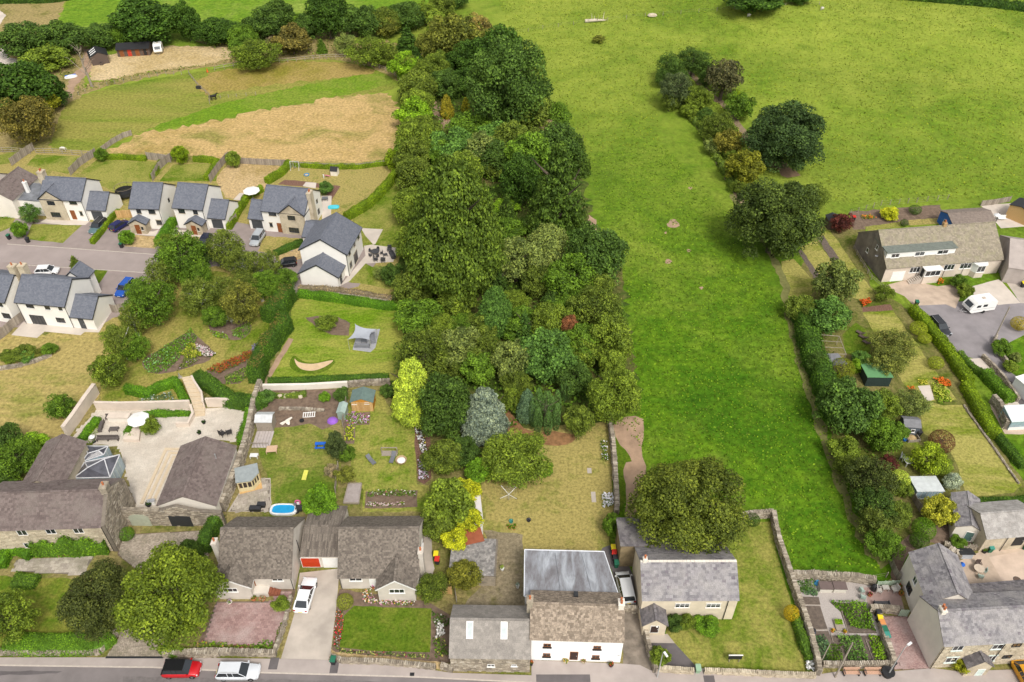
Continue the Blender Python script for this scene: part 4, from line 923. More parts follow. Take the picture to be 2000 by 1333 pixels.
sheet('garden_soil',pts(E,"820 440 960 330 1200 240 1450 300 1480 420 1260 500 1200 420 1110 380 960 450 900 620 850 660"),SOIL,3,.2)
# the gardens on the right
sheet('garden_grass',pts(X,"1545 560 1600 440 1690 430 1700 560 1800 620 2010 960 1990 985 1800 1010 1760 1100 1700 1060 1640 900 1560 660"),turf("shady_garden_grass",(.10,.15,.015),(.17,.20,.03),(.28,.24,.09),.4,.14,2.4,.05),2,.3)
RL=turf("side_lawn",(.18,.26,.02),(.28,.33,.032),(.46,.41,.12),.50,.13,2.6,.05,None,(.5,1.5,-.5))
sheet('lawn',pts(M,"45 450 165 412 310 600 250 660 200 700"),RL,4);sheet('lawn',pts(M,"-90 560 0 540 185 745 60 870 -60 790"),RL,4)
sheet('lawn',pts(M,"180 330 240 300 420 560 600 815 560 850 420 820 410 650 300 600"),RL,4)
sheet('vegetable_bed',pts(M,"165 385 215 370 330 540 300 590"),SOILD,5);sheet('vegetable_bed',pts(M,"30 480 55 470 210 690 180 735"),SOILD,5)
sheet('lawn',pts(M,"500 930 720 915 1010 1333 1180 1560 880 1580 770 1400"),RL,4)
sheet('lawn',pts(II,"1030 520 1110 440 1220 470 1370 465 1560 700 1860 1115 1790 1180 1410 1215 1330 950 1240 800 1060 700"),RL,4)
sheet('lawn',pts(II,"800 780 1010 765 1060 830 1000 880 810 875"),LAWN,5);sheet('path',pts(II,"1010 310 1110 305 1145 420 1080 440"),CONL,6,.03)
sheet('lawn',pts(M,"350 1090 450 1000 520 1050 560 1200 480 1260 370 1220"),LAWNG,5);sheet('flower_bed',pts(M,"495 890 700 870 720 910 500 925"),MULCH,6)
sheet('lawn',pts(M,"510 310 780 270 770 310 540 340"),LAWN,4)
sheet('garden_soil',pts(M,"400 200 1060 150 1090 280 640 310 430 330"),SOIL,3,.2);sheet('lawn',pts(M,"830 260 1050 245 1060 285 840 300"),LAWNP,5)
sheet('close_road',pts(X,"1786 596 1870 590 2300 560 2300 700 2010 650 1950 680 1962 720 1985 735 2010 790 2080 840 2060 880 1985 810 1940 745 1900 700 1860 690"),plain("close_asphalt",(.27,.245,.25),.9,var=.25,scale=.3,bmp=.006),4,0)
sheet('driveway',pts(M,"640 740 820 690 1040 740 1200 720 1200 830 1170 900 1100 870 870 880 800 810"),CONB,5,0)
sheet('driveway',pts(M,"1290 740 1480 690 1500 700 1640 860 1480 875 1300 800"),CONL,6,.05);sheet('driveway',pts(M,"1490 640 1760 700 1760 870 1640 860"),CONC,5,0)
sheet('driveway',pts(TT,"440 590 585 582 700 740 880 960 800 990 640 760"),CONL,6,0);sheet('driveway',pts(TT,"700 720 1000 860 1000 1000 880 960"),ASPK,5,0)
sheet('patio',pts(M,"1350 150 1570 140 1666 215 1750 300 1500 320"),CONL,4,0)
sheet('patio',pts(TT,"640 960 900 830 1000 960 1000 1200 760 1200"),CONB,4)
# the new estate
sheet('estate_ground',pts(X,"-300 420 60 428 300 440 440 430 640 468 690 470 745 450 760 480 700 560 585 590 560 545 420 520 310 545 300 600 200 640 -300 640"),ASPD,2,0)
sheet('estate_road',pts(J,"-900 720 -100 695 45 692 480 722 965 757 960 880 660 852 0 800 -900 830"),ASPE,5,0)
for k,s_ in enumerate(["45 690 480 720 965 755","160 820 500 842 900 868"]):
 P_=[G(p)for p in pts(J,s_)];t=None;Q=resample(P_,.92)
 for a,b in zip(Q,Q[1:]):
  o=put('kerb_stone',cached('kerb',lambda:MB().box(0,-.07,-.1,.9,.07,.07).mesh('kerb_stone')),KERB,t);
  if t is None:t=o;o.name='kerb';o['kind']='structure';base_=(a,math.atan2(b[1]-a[1],b[0]-a[0]));o.location=a;o.rotation_euler=(0,0,base_[1])
  else:
   dx,dy=a[0]-base_[0][0],a[1]-base_[0][1];c_,s2=math.cos(base_[1]),math.sin(base_[1]);o.location=(dx*c_+dy*s2,-dx*s2+dy*c_,0);o.rotation_euler=(0,0,math.atan2(b[1]-a[1],b[0]-a[0])-base_[1])
for s_,mt in[("200 565 510 572 390 684 160 660",LAWN),("-60 540 100 520 60 590 -60 640",LAWN),("790 630 960 642 960 718 775 705",STRAW),("1050 650 1130 612 1290 640 1270 710 1030 700",STRAW),("545 845 670 850 615 935 585 900",LAWNG),("225 135 555 150 420 255 165 200",LAWN),("-80 150 90 120 60 190 -80 210",LAWN),("500 250 600 168 1060 180 940 300 800 400 690 360",LAWN),("990 300 1075 195 1360 190 1340 300",LAWN)]:
 sheet('lawn',pts(J,s_),mt,4,.1)
for s_,mt in[("430 640 660 655 500 750 390 735",LAWNP),("495 765 670 705 670 780 520 800",STRAW),("130 280 215 190 560 205 430 350 300 420 190 400",STRAW),("520 320 590 205 1230 205 1200 260 950 525 800 500 780 400",LAWNP),("980 530 1250 270 1340 700 1250 740 1000 700",LAWN),("940 920 1050 800 1100 830 1290 850 1300 990 1120 950",LAWN)]:
 sheet('lawn',pts(K,s_),mt,3,.2)
sheet('flower_bed',pts(K,"515 320 560 290 680 300 905 330 850 420 770 340"),MULCH,5)
sheet('patio',pts(K,"670 330 690 305 755 310 750 345"),CONL,6,0);sheet('patio',pts(K,"1030 590 1168 598 1120 690 1050 700 1060 760 900 950 960 920 1060 810 1230 800 1270 715 1110 695 1060 640"),CONL,5,0)
sheet('patio',pts(K,"240 415 280 372 400 380 330 425"),CONL,6,0);sheet('patio',pts(K,"785 390 850 390 845 520 790 540"),CONL,6,0)
sheet('patio',pts(WW,"98 1045 205 930 640 950 880 850 945 880 860 1022 735 1018 700 1046 388 1014 322 1070"),CONL,6,0)
sheet('patio',pts(J,"250 555 290 530 560 545 530 572 400 572"),CONL,6,0)
for s_ in["800 600 950 612 985 600 965 640 810 628","1100 600 1200 610 1290 625 1290 650 1130 640"]:sheet('path',pts(J,s_),CONL,6,0)
# manor court
paving('courtyard',pts(FF,"560 760 800 495 1550 500 1900 480 2010 560 1900 760 1700 740 1480 800 1300 1333 1120 1333 1040 1060 970 800"),PATIO,.9,.6,.045,.12,.03,0,CONL,.015,.002)
paving('forecourt_paving',pts(A,"812 335 1395 305 1420 420 1370 700 1240 900 1108 1166 722 1166 860 950 1000 620 810 470"),SETT,.22,.16,.07,.1,.05,.3)
paving('terrace',pts(A,"110 505 640 480 560 605 90 578"),PAVE,.6,.45,.07,.05,.04,.3)
paving('garden_paving',pts(B,"60 1068 470 1080 560 1060 645 850 650 720 540 710 540 785 150 790"),BLOCKP,.42,.3,.06,.0,.04,.0)
paving('brick_driveway',pts(E,"750 888 945 888 1108 1240 855 1245"),BLOCKP,.2,.1,.05,.1,.03,0,SOIL,.008)
paving('patio_paving',pts(GG,"80 1330 190 1150 330 1070 405 1070 405 1330"),PAVE,.6,.6,.055,.35,.03)
# street
S_=pts(X,"-500 1296 0 1299 300 1303 500 1313 820 1322 1040 1333 1300 1345 2600 1375");road=sheet('road',S_[::-1]+pts(X,"-500 1520 2600 1620"),ASPH,3,0)
TOPP=pts(X,"-500 1283 0 1285 210 1285 330 1285 560 1288 640 1290 820 1306 880 1315 1038 1320 1038 1290 1212 1297 1250 1300 1270 1310 1368 1306 1420 1312 1600 1318 1640 1312 1745 1312 1822 1306 1870 1312 2600 1290")
pav=sheet('pavement',S_+TOPP[::-1],PAVM,z=.075,amp=0)
Q=resample([G(p)[:2]for p in S_],.92)
for i,(a,b)in enumerate(zip(Q,Q[1:])):
 if-66<a[0]<66:o=put('kerb_stone',cached('kerb2',lambda:MB().box(0,-.14,-.05,.905,-.0,.085).mesh('kerb_stone')),KERB,pav);o.location=(a[0],a[1],0);o.rotation_euler=(0,0,math.atan2(b[1]-a[1],b[0]-a[0]))
for i,(x,y,w,h)in enumerate([(535,1297,1.0,1.4),(653,1305,.9,1.3),(1385,1328,1.2,.9),(1100,1326,6.0,.9)]):q=G((x,y));m=MB();m.box(q[0]-w/2,q[1]-h/2,.07,q[0]+w/2,q[1]+h/2,.081);m.build('tarmac_patch',ASPK,pav)
sheet('worn_tarmac',pts(X,'-60 1312 60 1310 122 1312 110 1316 0 1320 -60 1322'),ASPK,5,.1);sheet('worn_tarmac',pts(X,'240 1322 700 1330 1100 1345 1100 1352 600 1342 240 1334'),plain('tyre_worn_tarmac',(.175,.155,.15),.85,var=.25),5,.1)
q=G((805,1318));bx('drain_cover',BLACK,pav,q[0]-.25,q[1]-.2,.07,q[0]+.25,q[1]+.2,.083)
strip('hedgerow_bank',pts(N,"330 330 480 555 620 700 720 900 890 1180 960 1330"),1.5,HROW,.05);strip('hedgerow_track',pts(N,"520 290 700 470 830 570 920 720 1000 850"),1.8,HROW,.05)
strip('hedgerow_bank',pts(N,"1040 950 1180 960 1290 1060"),3.5,plain("bare_bank",(.26,.17,.10),.95,var=.3),.05)
strip('field_track',pts(X,"1430 380 1480 450 1530 540 1545 640 1590 800 1620 880 1660 1000 1700 1080 1730 1105"),1.3,plain("trodden_margin",(.19,.19,.06),.95,var=.4,scale=1.2),.03,amp=.3)
strip('woodland_track',pts(UU,"245 790 300 880 370 950 360 1020"),2.4,DIRT,.03)
# ================================================================ THE BUILDINGS
def estate(name,label,A_,B_,R_,pitch=34,wm=RENDERW,ze=4.8,cat='house',group='white houses of the new estate',x=0.0,rm=SLATE,tw=.30,th=.24,Dp=None):
 b=Bld(name,label,A_,B_,ze,cat,group);b._ze=ze;b.D,b.zr=b.ridge(R_,x,pitch)
 if Dp:b.D=Dp;b.zr=ze+Dp/2*math.tan(R(pitch))
 b.g0=b.gable(0,0,b.L,b.D,ze,b.zr,wm,rm,'x',.3,.08,tw,th,True,5,thick=.012,lift=.012,verge=ANTH,ridgem=rm);
 print(name,'L %.1f D %.1f zr %.1f ang %.0f'%(b.L,b.D,b.zr,math.degrees(b.ang)));return b
def wing(b,A_,B_,ze,pitch,back,wm,rm=SLATE,ov=.2,tw=.3,th=.24,verge=ANTH,thick=.012):
 """gable wing coming forward; A_ B_ its eave corners on the front"""
 p,q=b.loc(A_,ze),b.loc(B_,ze);x0,x1,y0=p[0],q[0],(p[1]+q[1])/2;zr=ze+(x1-x0)/2*math.tan(R(pitch))
 g=b.gable(x0,y0,x1-x0,back-y0,ze,zr,wm,rm,'y',ov,.12,tw,th,True,9,thick=thick,lift=.012,verge=verge,rname='wing_roof');return x0,x1,y0,zr
GD=plain("garage_door_grey",(.07,.075,.08),.5);DBR=plain("brown_door",(.25,.085,.03),.5,var=.2)
# --- estate house with stone gable and orange-brown door, far left
h=estate('detached_house','white house with stone faced front gable, attached garage and green 4x4 on its drive',J(243,402),J(503,415),J(548,272),group=None)
x0,x1,y0,zr=wing(h,J(243,402),J(372,420),4.8,38,h.D/2,STONEL)
for p,w,H_,k in((J(316,435),1.5,.95,3),(J(347,507),1.9,1.1,4)):h.win(p,w,H_,at=y0,cols=k,lintel=STONEL)
h.win(J(452,430),1.5,.95,cols=3,lintel=STONEL);h.win(J(504,500),.55,.9,cols=1,lintel=STONEL);h.win(J(456,508),.95,2.05,door=DBR,style='brown')
a,c=h.loc(J(543,472),2.5),h.loc(J(650,482),2.5);h.gx=(h.L+.05,c[0],a[1])
h.gable(h.L,a[1],c[0]-h.L,6.0,2.5,4.6,RENDERW,SLATE,'x',.2,.08,.3,.24,True,4,thick=.012,lift=.012,verge=ANTH,rname='garage_roof');h.opening((h.L+c[0])/2-.1,1.1,2.3,2.1,at=a[1],door=GD,name='garage_door')
h.chimney(-.3,h.D/2,4.0,1.1,1.3,4.6,STONEL,2)
h.pipe([(h.L-.05,-.12,4.6),(h.L-.05,-.12,.0)],mat=BLACK)
# --- the two matching houses
for nm,lab,A_,B_,R_,po,gar in(('detached_house','narrow white estate house with straw front lawn, no garage, dark blue car on its drive',J(800,460),J(985,465),J(1030,308),'l',None),('detached_house','white estate house with grey garage door standing behind the birch copse',J(1070,456),K(50,470),K(95,310),'r',(K(85,522),K(188,530)))):
 h=estate('detached_house',lab,A_,B_,R_,group=None)
 fx=h.L
 for a,w,z,H_ in((.28,.9,3.9,.95),(.72,1.3,3.9,.95),(.85,1.1,1.5,1.0))if po=='l' else((.26,1.3,3.9,.95),(.72,.9,3.9,.95)):h.opening(fx*a,z,w,H_,cols=2 if w<1.2 else 3,lintel=STONEL)
 px0=-.1 if po=='l' else fx*.45;px1=px0+3.1
 h.gable(px0,-1.9,px1-px0,1.9,2.3,3.2,STONEL,SLATE,'y',.25,.12,.3,.24,True,8,thick=.012,lift=.012,verge=ANTH,rname='porch_roof');h.opening(px0+1.5,1.05,.95,2.05,at=-1.9,door=DBR,style='brown');h.opening(px0+2.4,1.3,.4,.7,at=-1.9,cols=1)
 h.opening(h.D*.52,3.8,.6,.9,'r',h.L,cols=1);h.pipe([(h.L-.1,-.1,4.6),(h.L-.1,-.1,0)])
 if gar:
  a,c=h.loc(gar[0],2.5),h.loc(gar[1],2.5)
  h.gable(h.L,a[1],c[0]-h.L,6.2,2.5,4.6,RENDERW,SLATE,'x',.2,.08,.3,.24,True,4,thick=.012,lift=.012,verge=ANTH,rname='garage_roof');h.opening((h.L+c[0])/2,1.1,2.3,2.1,at=a[1],door=GD,name='garage_door')
  # --- house with big outside chimney
h=estate('detached_house','white house with stone front gable and tall outside chimney stack beside silver car',K(412,475),K(682,500),K(440,325),group=None,x=0)
x0,x1,y0,zr=wing(h,K(522,497),K(672,512),4.6,40,h.D/2,STONEL)
h.win(K(600,527),1.5,1.0,at=y0,cols=3,lintel=STONEL);h.win(K(617,603),2.0,1.15,at=y0,cols=4,lintel=STONEL);h.win(K(482,500),1.5,1.0,cols=3,lintel=STONEL);h.win(K(475,570),.6,.9,cols=1,lintel=STONEL);h.win(K(529,587),.95,2.05,door=DBR,style='brown')
a,c=h.loc(K(332,525),2.5),h.loc(K(425,532),2.5);h.gable(a[0],a[1],-a[0],6,2.5,4.7,RENDERW,SLATE,'x',.2,.08,.3,.24,True,4,thick=.012,lift=.012,verge=ANTH,rname='garage_roof');h.opening(a[0]/2,1.1,2.3,2.1,at=a[1],door=GD,name='garage_door')
h.chimney(h.L+.35,h.D*.35,0,.75,1.5,7.9,STONEL,2);h.opening(h.D*.75,3.7,.7,.9,'r',h.L,cols=1);h.opening(h.D*.75,1.4,.9,1.2,'r',h.L,cols=2)
# --- big white house, gable towards the viewer
h=Bld('detached_house','big white house whose plain gable faces the copse, lower garage gable in front',K(652,722),K(935,750),4.9);h._ze=4.9
rd=h.loc(K(880,492),7.7);D_=max(6,rd[1])
h.gd=h.gable(0,0,h.L,D_,4.9,4.9+h.L/2*.62,RENDERW,SLATE,'y',.3,.15,.3,.24,True,6,thick=.012,lift=.012,verge=ANTH)
a,c=h.loc(K(650,868),2.5),h.loc(K(882,893),2.5);h.gable(a[0],a[1],c[0]-a[0],-a[1],2.5,2.5+(c[0]-a[0])/2*.62,RENDERW,SLATE,'y',.3,.15,.3,.24,True,7,thick=.012,lift=.012,verge=ANTH,rname='garage_roof')
for y,z,w,H_,k,in((1.6,1.4,1.0,1.1,2),(4.4,1.15,1.9,2.1,3),(1.8,3.9,.9,.95,2),(4.6,3.9,.8,.95,1),(D_-1.6,3.9,1.0,.95,2)):h.opening(y,z,w,H_,'r',h.L,cols=k,lintel=STONEL)
h.opening(a[1]+1.5,1.05,.95,2.05,'r',c[0],door=GD);h.pipe([(h.L+.06,.1,4.6),(h.L+.06,.1,0)])
q0,q1=h.loc(K(668,640),2.6),h.loc(K(795,575),2.6);h.gable(q0[0],q0[1],4.2,5.5,2.6,4.1,RENDERW,SLATE,'x',.2,.1,.3,.24,True,7,thick=.012,lift=.012,verge=ANTH,rname='rear_garage_roof')
# --- white house with patio doors, lower left
h=estate('detached_house','white house seen from its garden side with patio doors and slabbed terrace',WW(130,745),WW(562,785),WW(640,522),group=None,x=0)
h2=h;D_=h.ridge(WW(640,522),h.L,34)[0]
for p,w,H_,k in((WW(258,787),1.35,1.0,3),(WW(410,803),.9,.95,2),(WW(523,812),.65,.85,1),(WW(527,915),1.5,1.0,3)):h.win(p,w,H_,cols=k)
h.win(WW(333,915),2.5,2.1,cols=4,sill=False)
a,c=h.loc(WW(622,880),2.5),h.loc(WW(805,893),2.5);h.gable(h.L,a[1],c[0]-h.L,6.2,2.5,4.6,RENDERW,SLATE,'x',.2,.08,.3,.24,True,4,thick=.012,lift=.012,verge=ANTH,rname='garage_roof');h.opening((h.L+c[0])/2-.3,1.05,.95,2.05,at=a[1],door=GD)
h.chimney(-.1,h.D*.62,4.5,1.1,1.1,4.3,STONEL,1);
h.gable(h.L*.5,h.D-.5,h.L*.42,3,4.6,6.2,RENDERW,SLATE,'y',.2,.1,.3,.24,True,4,thick=.012,lift=.012,verge=ANTH,rname='rear_wing_roof')
h.pipe([(.1,-.1,4.6),(.1,-.1,0)]);h.pipe([(h.L-.1,-.1,4.6),(h.L-.1,-.1,0)])
h=estate('detached_house','white house cut by the picture edge, west of the house with patio doors',(-55,579),WW(42,750),WW(120,500),group=None,x=0,Dp=h2.D)
h.opening(h.L-1.2,1.5,1.5,1.1,cols=3);h.opening(h.L-1.3,3.9,.9,.9,cols=2);h.chimney(h.L-.4,h.D*.62,4.5,1.1,1.1,4.3,STONEL,1)
# --- old house top of the close, brown tiles
h=Bld('old_house','old pale house with brown tiled roof and small white chimney beside the estate',J(-260,372),J(62,318),4.4,square=-.12);h._ze=4.4
h.gable(0,0,h.L-4,8,4.4,6.9,CREAM,TILEB,'x',.2,.1,.33,.3,True,3);h.gable(h.L-4,-1,6.5,9,4.2,6.2,CREAM,TILEB,'y',.2,.1,.33,.3,True,3,rname='wing_roof')
h.mono(h.L+2.5,.5,h.L+7,6,3.4,3.9,RENDERW,LEAD,False,rname='flat_roof',wname='extension_wall');h.chimney(h.L+3.4,3,3.5,.6,.6,2.6,WHITE,1);h.opening(h.L-1.5,2.9,1.5,1.0,at=-1,style='white',cols=2)
# --- stables, far top left
b=Bld('stable_block','long low stable with black roof beside white caravan in hay paddock',LL(905,385),LL(1160,372),2.2,'stable');b.gable(0,0,b.L,4,2.2,3.0,WOODD,BLACK,'x',.5,.15,tiles=False)
for k in range(4):b.opening(b.L*(.14+.24*k),1.05,1.1,2.0,door=[DBR,plain('red_leaf',(.5,.05,.03),.5),DBR,BLACK][k],style='brown')
b=Bld('stable_block','small stable with black roof and row of white skylights',LL(705,455),LL(830,455),2.2,'stable',square=.5);b._ze=2.2;g=b.gable(0,0,b.L,5,2.2,3.3,WOODD,BLACK,'y',.3,.1,tiles=False)
for k in range(3):m=MB();P_=[g['f'](u,v,2.2+min(v,2*g['h']-v)*g['k']+n)for n in(.1,.14)for u,v in((1+k*1.4,g['h']*1.15),(1.5+k*1.4,g['h']*1.15),(1.5+k*1.4,g['h']*1.9),(1+k*1.4,g['h']*1.9))];m.add(P_,BOXF);m.build('skylight',WHITE,b.t)
# --- manor on the left
h=Bld('manor_house','large brown tiled stone farmhouse with ivy on its front and rear wing',A(-160,295),A(690,268),5.2);h._ze=5.2
h.D,h.zr=h.ridge(A(690,28),h.L,33)
h.gable(0,0,h.L,h.D,5.2,h.zr,STONEL,TILEB,'x',.25,.0,.34,.30,True,3,thick=.03,lift=.04)
m=MB();o=(h.L+.12,0,0);m.prism([(-.15,0),(h.D+.15,0),(h.D+.15,5.3),(h.D/2,h.zr+.35),(-.15,5.3)],h.L,h.L+.45,'x');gw=m.build('gable_wall',MORT,h.t)
m=MB();k_=(h.zr+.3-5.3)/(h.D/2);courses(m,(h.L+.45,0,0),(0,1,0),(0,0,1),(1,0,0),h.D,h.zr+.3,.42,.22,.05,0,.6,True,lambda v:(0,h.D)if v<5.3 else((v-5.3)/k_,h.D-(v-5.3)/k_),4,.02,.012);m.build('stones',STONE,gw,kind='stuff')
h.chimney(h.L+.1,h.D/2,h.zr-.3,.8,1.1,1.4,STONE,1)
for p,w,H_,s_ in((A(150,315),1.2,1.1,'white'),(A(345,305),1.2,1.1,'white'),(A(533,300),1.2,1.1,'white'),(A(195,400),1.1,1.0,'white'),(A(600,408),1.1,1.0,'white')):h.win(p,w,H_,style=s_,cols=2,lintel=STONEL,at=-.06)
h.pipe([(h.L-.1,-.1,5),(h.L-.1,-.1,0)]);m=MB();courses(m,(0,0,0),(1,0,0),(0,0,1),(0,-1,0),h.L,4.9,.5,.25,.04,0,.6,True,None,8,.02,.012);m.build('stones',STONEL,h.t,kind='stuff')
r0,r1=h.loc(FF(200,1090),5.0),h.loc(FF(660,765),5.0)
# rear wing, ridge running away from the road
w0,w1=G(FF(500,1062),4.6),G(FF(662,762),4.6);wl=G(FF(200,1085),4.6)
b2=Bld('manor_wing','rear wing of the farmhouse with brown tiled roof beside glass garden room',FF(205,1085),FF(505,1062),4.6,square=math.atan2(w1[1]-w0[1],w1[0]-w0[0])-R(90));b2._ze=4.6
L2=b2.loc(FF(505,1062),4.6)[0];D2=b2.loc(FF(662,765),4.6)[1];b2.gable(0,-1.0,max(5,L2),D2+1,4.6,4.6+L2/2*.6,STONEL,TILEB,'y',.25,.1,.34,.30,True,3,thick=.03,lift=.04)
for y in(D2*.75,D2*.45):b2.opening(y,3.4,1.3,.9,'r',L2,style='white',cols=3,lintel=STONEL)
# glass garden room: two hipped glass roofs
GLR=plain("roof_glass",(.10,.10,.12),.12,0,var=.5,scale=.9,spec=.9);GLW=plain("wall_glass",(.30,.40,.46),.1,var=.3,spec=.9)
def hipped(name,label,quad,apex,ze,za,parent_cat='garden room'):
 q=[G(p,ze)for p in quad];a=[G(p,za)for p in apex];t=thing(name,label,parent_cat)
 m=MB();V=q+a;m.add(V,[(0,1,5,4),(1,2,5),(2,3,4,5),(3,0,4)]);m.build('glass_roof',GLR,t)
 m=MB()
 for x,y in((0,4),(3,4),(4,5),(1,5),(2,5),(0,1),(1,2),(2,3),(3,0)):m.tube([np.array(V[x])+(0,0,.05),np.array(V[y])+(0,0,.05)],.07,6)
 m.build('roof_frame',plain("grey_frame",(.62,.62,.64),.5),t)
 m=MB();fr=MB()
 for i in range(4):
  a_,b_=q[i],q[(i+1)%4];m.add([(a_[0],a_[1],0),(b_[0],b_[1],0),(b_[0],b_[1],ze),(a_[0],a_[1],ze)],[(0,1,2,3)])
  n=max(2,int(math.dist(a_,b_)/.9))
  for k in range(n+1):x,y=a_[0]+(b_[0]-a_[0])*k/n,a_[1]+(b_[1]-a_[1])*k/n;fr.tube([(x,y,0),(x,y,ze)],.05,4)
 m.build('glass_wall',GLW,t);fr.build('frame',plain("green_grey_frame",(.40,.45,.42),.5),t)
hipped('garden_room','grey glass roofed garden room with hipped roof against the rear wing',[FF(600,1060),FF(895,1055),FF(975,870),FF(690,930)],[FF(715,975),FF(850,905)],2.6,3.7)
hipped('garden_room_bay','smaller glass roofed bay beside the main garden room',[FF(670,925),FF(845,870),FF(880,800),FF(690,800)],[FF(715,860),FF(800,835)],2.6,3.4)
# outbuilding with stone gable front
g0,g1=G(FF(1290,1310),2.8),G(FF(1497,800),2.8)
b=Bld('garage_block','long brown tiled outbuilding on the far side of the pale courtyard',FF(1275,1310),FF(1740,1310),2.8,'outbuilding',square=math.atan2(g1[1]-g0[1],g1[0]-g0[0])-R(90));b._ze=2.8
L2=b.loc(FF(1745,1300),2.8)[0];D2=math.dist(g0[:2],g1[:2]);b.gable(0,.5,L2,D2-.5,2.8,2.8+L2/2*.5,CREAM,TILEB,'y',.15,.05,.34,.30,True,3,thick=.03,lift=.04)
f_=b.loc(FF(1800,860),4);b.pipe([(L2*.78,D2*.72,3.2),(L2*.78,D2*.72,4.6)],'flue',ALU,.09)
# forecourt wall with two arches
P0,P1=G(A(800,320)),G(A(1470,330));fw=Bld('arched_wall','stone forecourt wall with a green arched door and a dark garage door',A(795,165),A(1480,225),3.0,'wall',square=math.atan2(P1[1]-P0[1],P1[0]-P0[0]));L2=fw.loc(A(1480,225),3.0)[0]
m=MB();top=[(0,0),(L2,0),(L2,2.7),(L2*.78,2.95),(L2*.58,3.9),(L2*.40,3.0),(0,3.1)];m.prism(top,0,.5,'y');m.build('core',MORT,fw.t)
def clipw(v):return(0,L2)if v<2.7 else(L2*.42+(v-3)*L2*.16,L2*.75-(v-3)*L2*.16)if v>3.05 else(0,L2*.8)
m=MB();courses(m,(0,0,0),(1,0,0),(0,0,1),(0,-1,0),L2,3.9,.4,.2,.06,0,.6,True,clipw,4,.02,.015);courses(m,(0,0,3.02),(1,0,0),(0,1,0),(0,0,1),L2*.4,.5,.4,.25,.06,0,.5);m.build('stones',STONE,fw.t,kind='stuff')
ax,az=fw.on(A(972,268),'y',0);bx2,bz=fw.on(A(1247,270),'y',0)
m=MB();arch=[(ax-1.3,.0),(ax+1.3,.0),(ax+1.3,1.7)]+[(ax+1.3*math.cos(a_),1.7+.6*math.sin(a_))for a_ in np.arange(.3,3.1,.3)]+[(ax-1.3,1.7)]
m.prism(arch,-.14,-.05,'y');m.build('arched_door',plain("sage_paint",(.42,.44,.34),.6),fw.t);m=MB();m.prism([(bx2-1.4,0),(bx2+1.4,0),(bx2+1.4,2.1),(bx2-1.4,2.1)],-.14,-.05,'y');m.build('garage_door',ANTH,fw.t)
# --- bungalow one
def bungalow(lab,A_,B_,R_,x,base,chim,red):
 b=Bld('bungalow',lab,A_,B_,2.75,'bungalow');b._ze=2.75;b.D,b.zr=b.ridge(R_,x(b),40)
 b.gable(0,0,b.L,b.D,2.75,b.zr,PEB,TILEG,'x',.25,.1,.24,.22,True,3,thick=.018,lift=.02,ridgem=TILEG);return b
b=bungalow('pebbledashed bungalow with brick steps up to its porch and paved front garden',B(165,612),B(655,612),B(690,290),lambda b:b.L,None,None,True)
x0,x1,y0,zr=wing(b,B(125,682),B(372,690),2.6,33,b.D*.45,PEB,TILEG,.2,.3,.28,WHITE,.03);b.win(B(243,705),1.7,.75,at=y0,style='white',cols=3)
b.win(B(563,630),1.3,.8,style='white',cols=2);b.opening(b.L*.42,1.0,.9,2.0,door=DBR,style='brown');b.chimney(-.45,b.D*.30,0,.55,.9,6.3,PEB,1)
b.pipe([(b.L-.1,-.1,2.6),(b.L-.1,-.1,0)]);b.pipe([(b.L+.05,b.D*.5,zr),(b.L+.05,b.D*.5,0)])
st=MB();s0=b.loc(B(385,700),.6);s1=b.loc(B(535,710),.6);m=MB();m.box(s0[0],y0+.3,0,s0[0]+2.2,0,.75);m.build('porch_platform',PEB,b.t)
for k in range(4):bx('step',plain('brick_red',(.26,.09,.05),.9,var=.3,scale=6),b.t,s0[0]+2.2+k*.32,y0+.4,0,s0[0]+2.52+k*.32,-.15,.66-k*.17)
b=bungalow('pebbledashed bungalow with white barge boards and flowers round its front gable',B(978,610),B(1520,605),B(1000,288),lambda b:0,None,None,False)
x0,x1,y0,zr=wing(b,B(1242,695),B(1495,700),2.6,38,b.D*.45,PEB,TILEG,.2,.3,.28,WHITE,.03);b.win(B(1375,712),1.8,.8,at=y0,style='white',cols=3);b.win(B(1095,630),1.5,.8,style='white',cols=2)
b.opening(b.L*.42,1.0,.9,2.0,door=WHITE,style='white');b.chimney(b.L+.3,b.D*.22,0,.55,.9,5.2,PEB,1);b.pipe([(.1,-.1,2.6),(.1,-.1,0)]);b.opening(b.D*.6,1.6,1.2,1.0,'r',b.L,style='white')
b=Bld('garage','pair of linked garages between the bungalows with one red and one white door',B(718,465),B(978,465),2.7,'garage');dd=b.ridge(B(800,345),0,12)[0];b.gable(0,0,b.L,max(dd,7),2.7,3.6,PEB,TILEG,'x',.25,.02,.16,.9,True,3,thick=.03,lift=.01)
REDD=plain("red_door",(.50,.045,.012),.5,var=.1);b.win(B(790,518),2.35,2.0,door=REDD,name='garage_door');b.win(B(938,520),2.35,2.0,door=WHITE,name='garage_door')
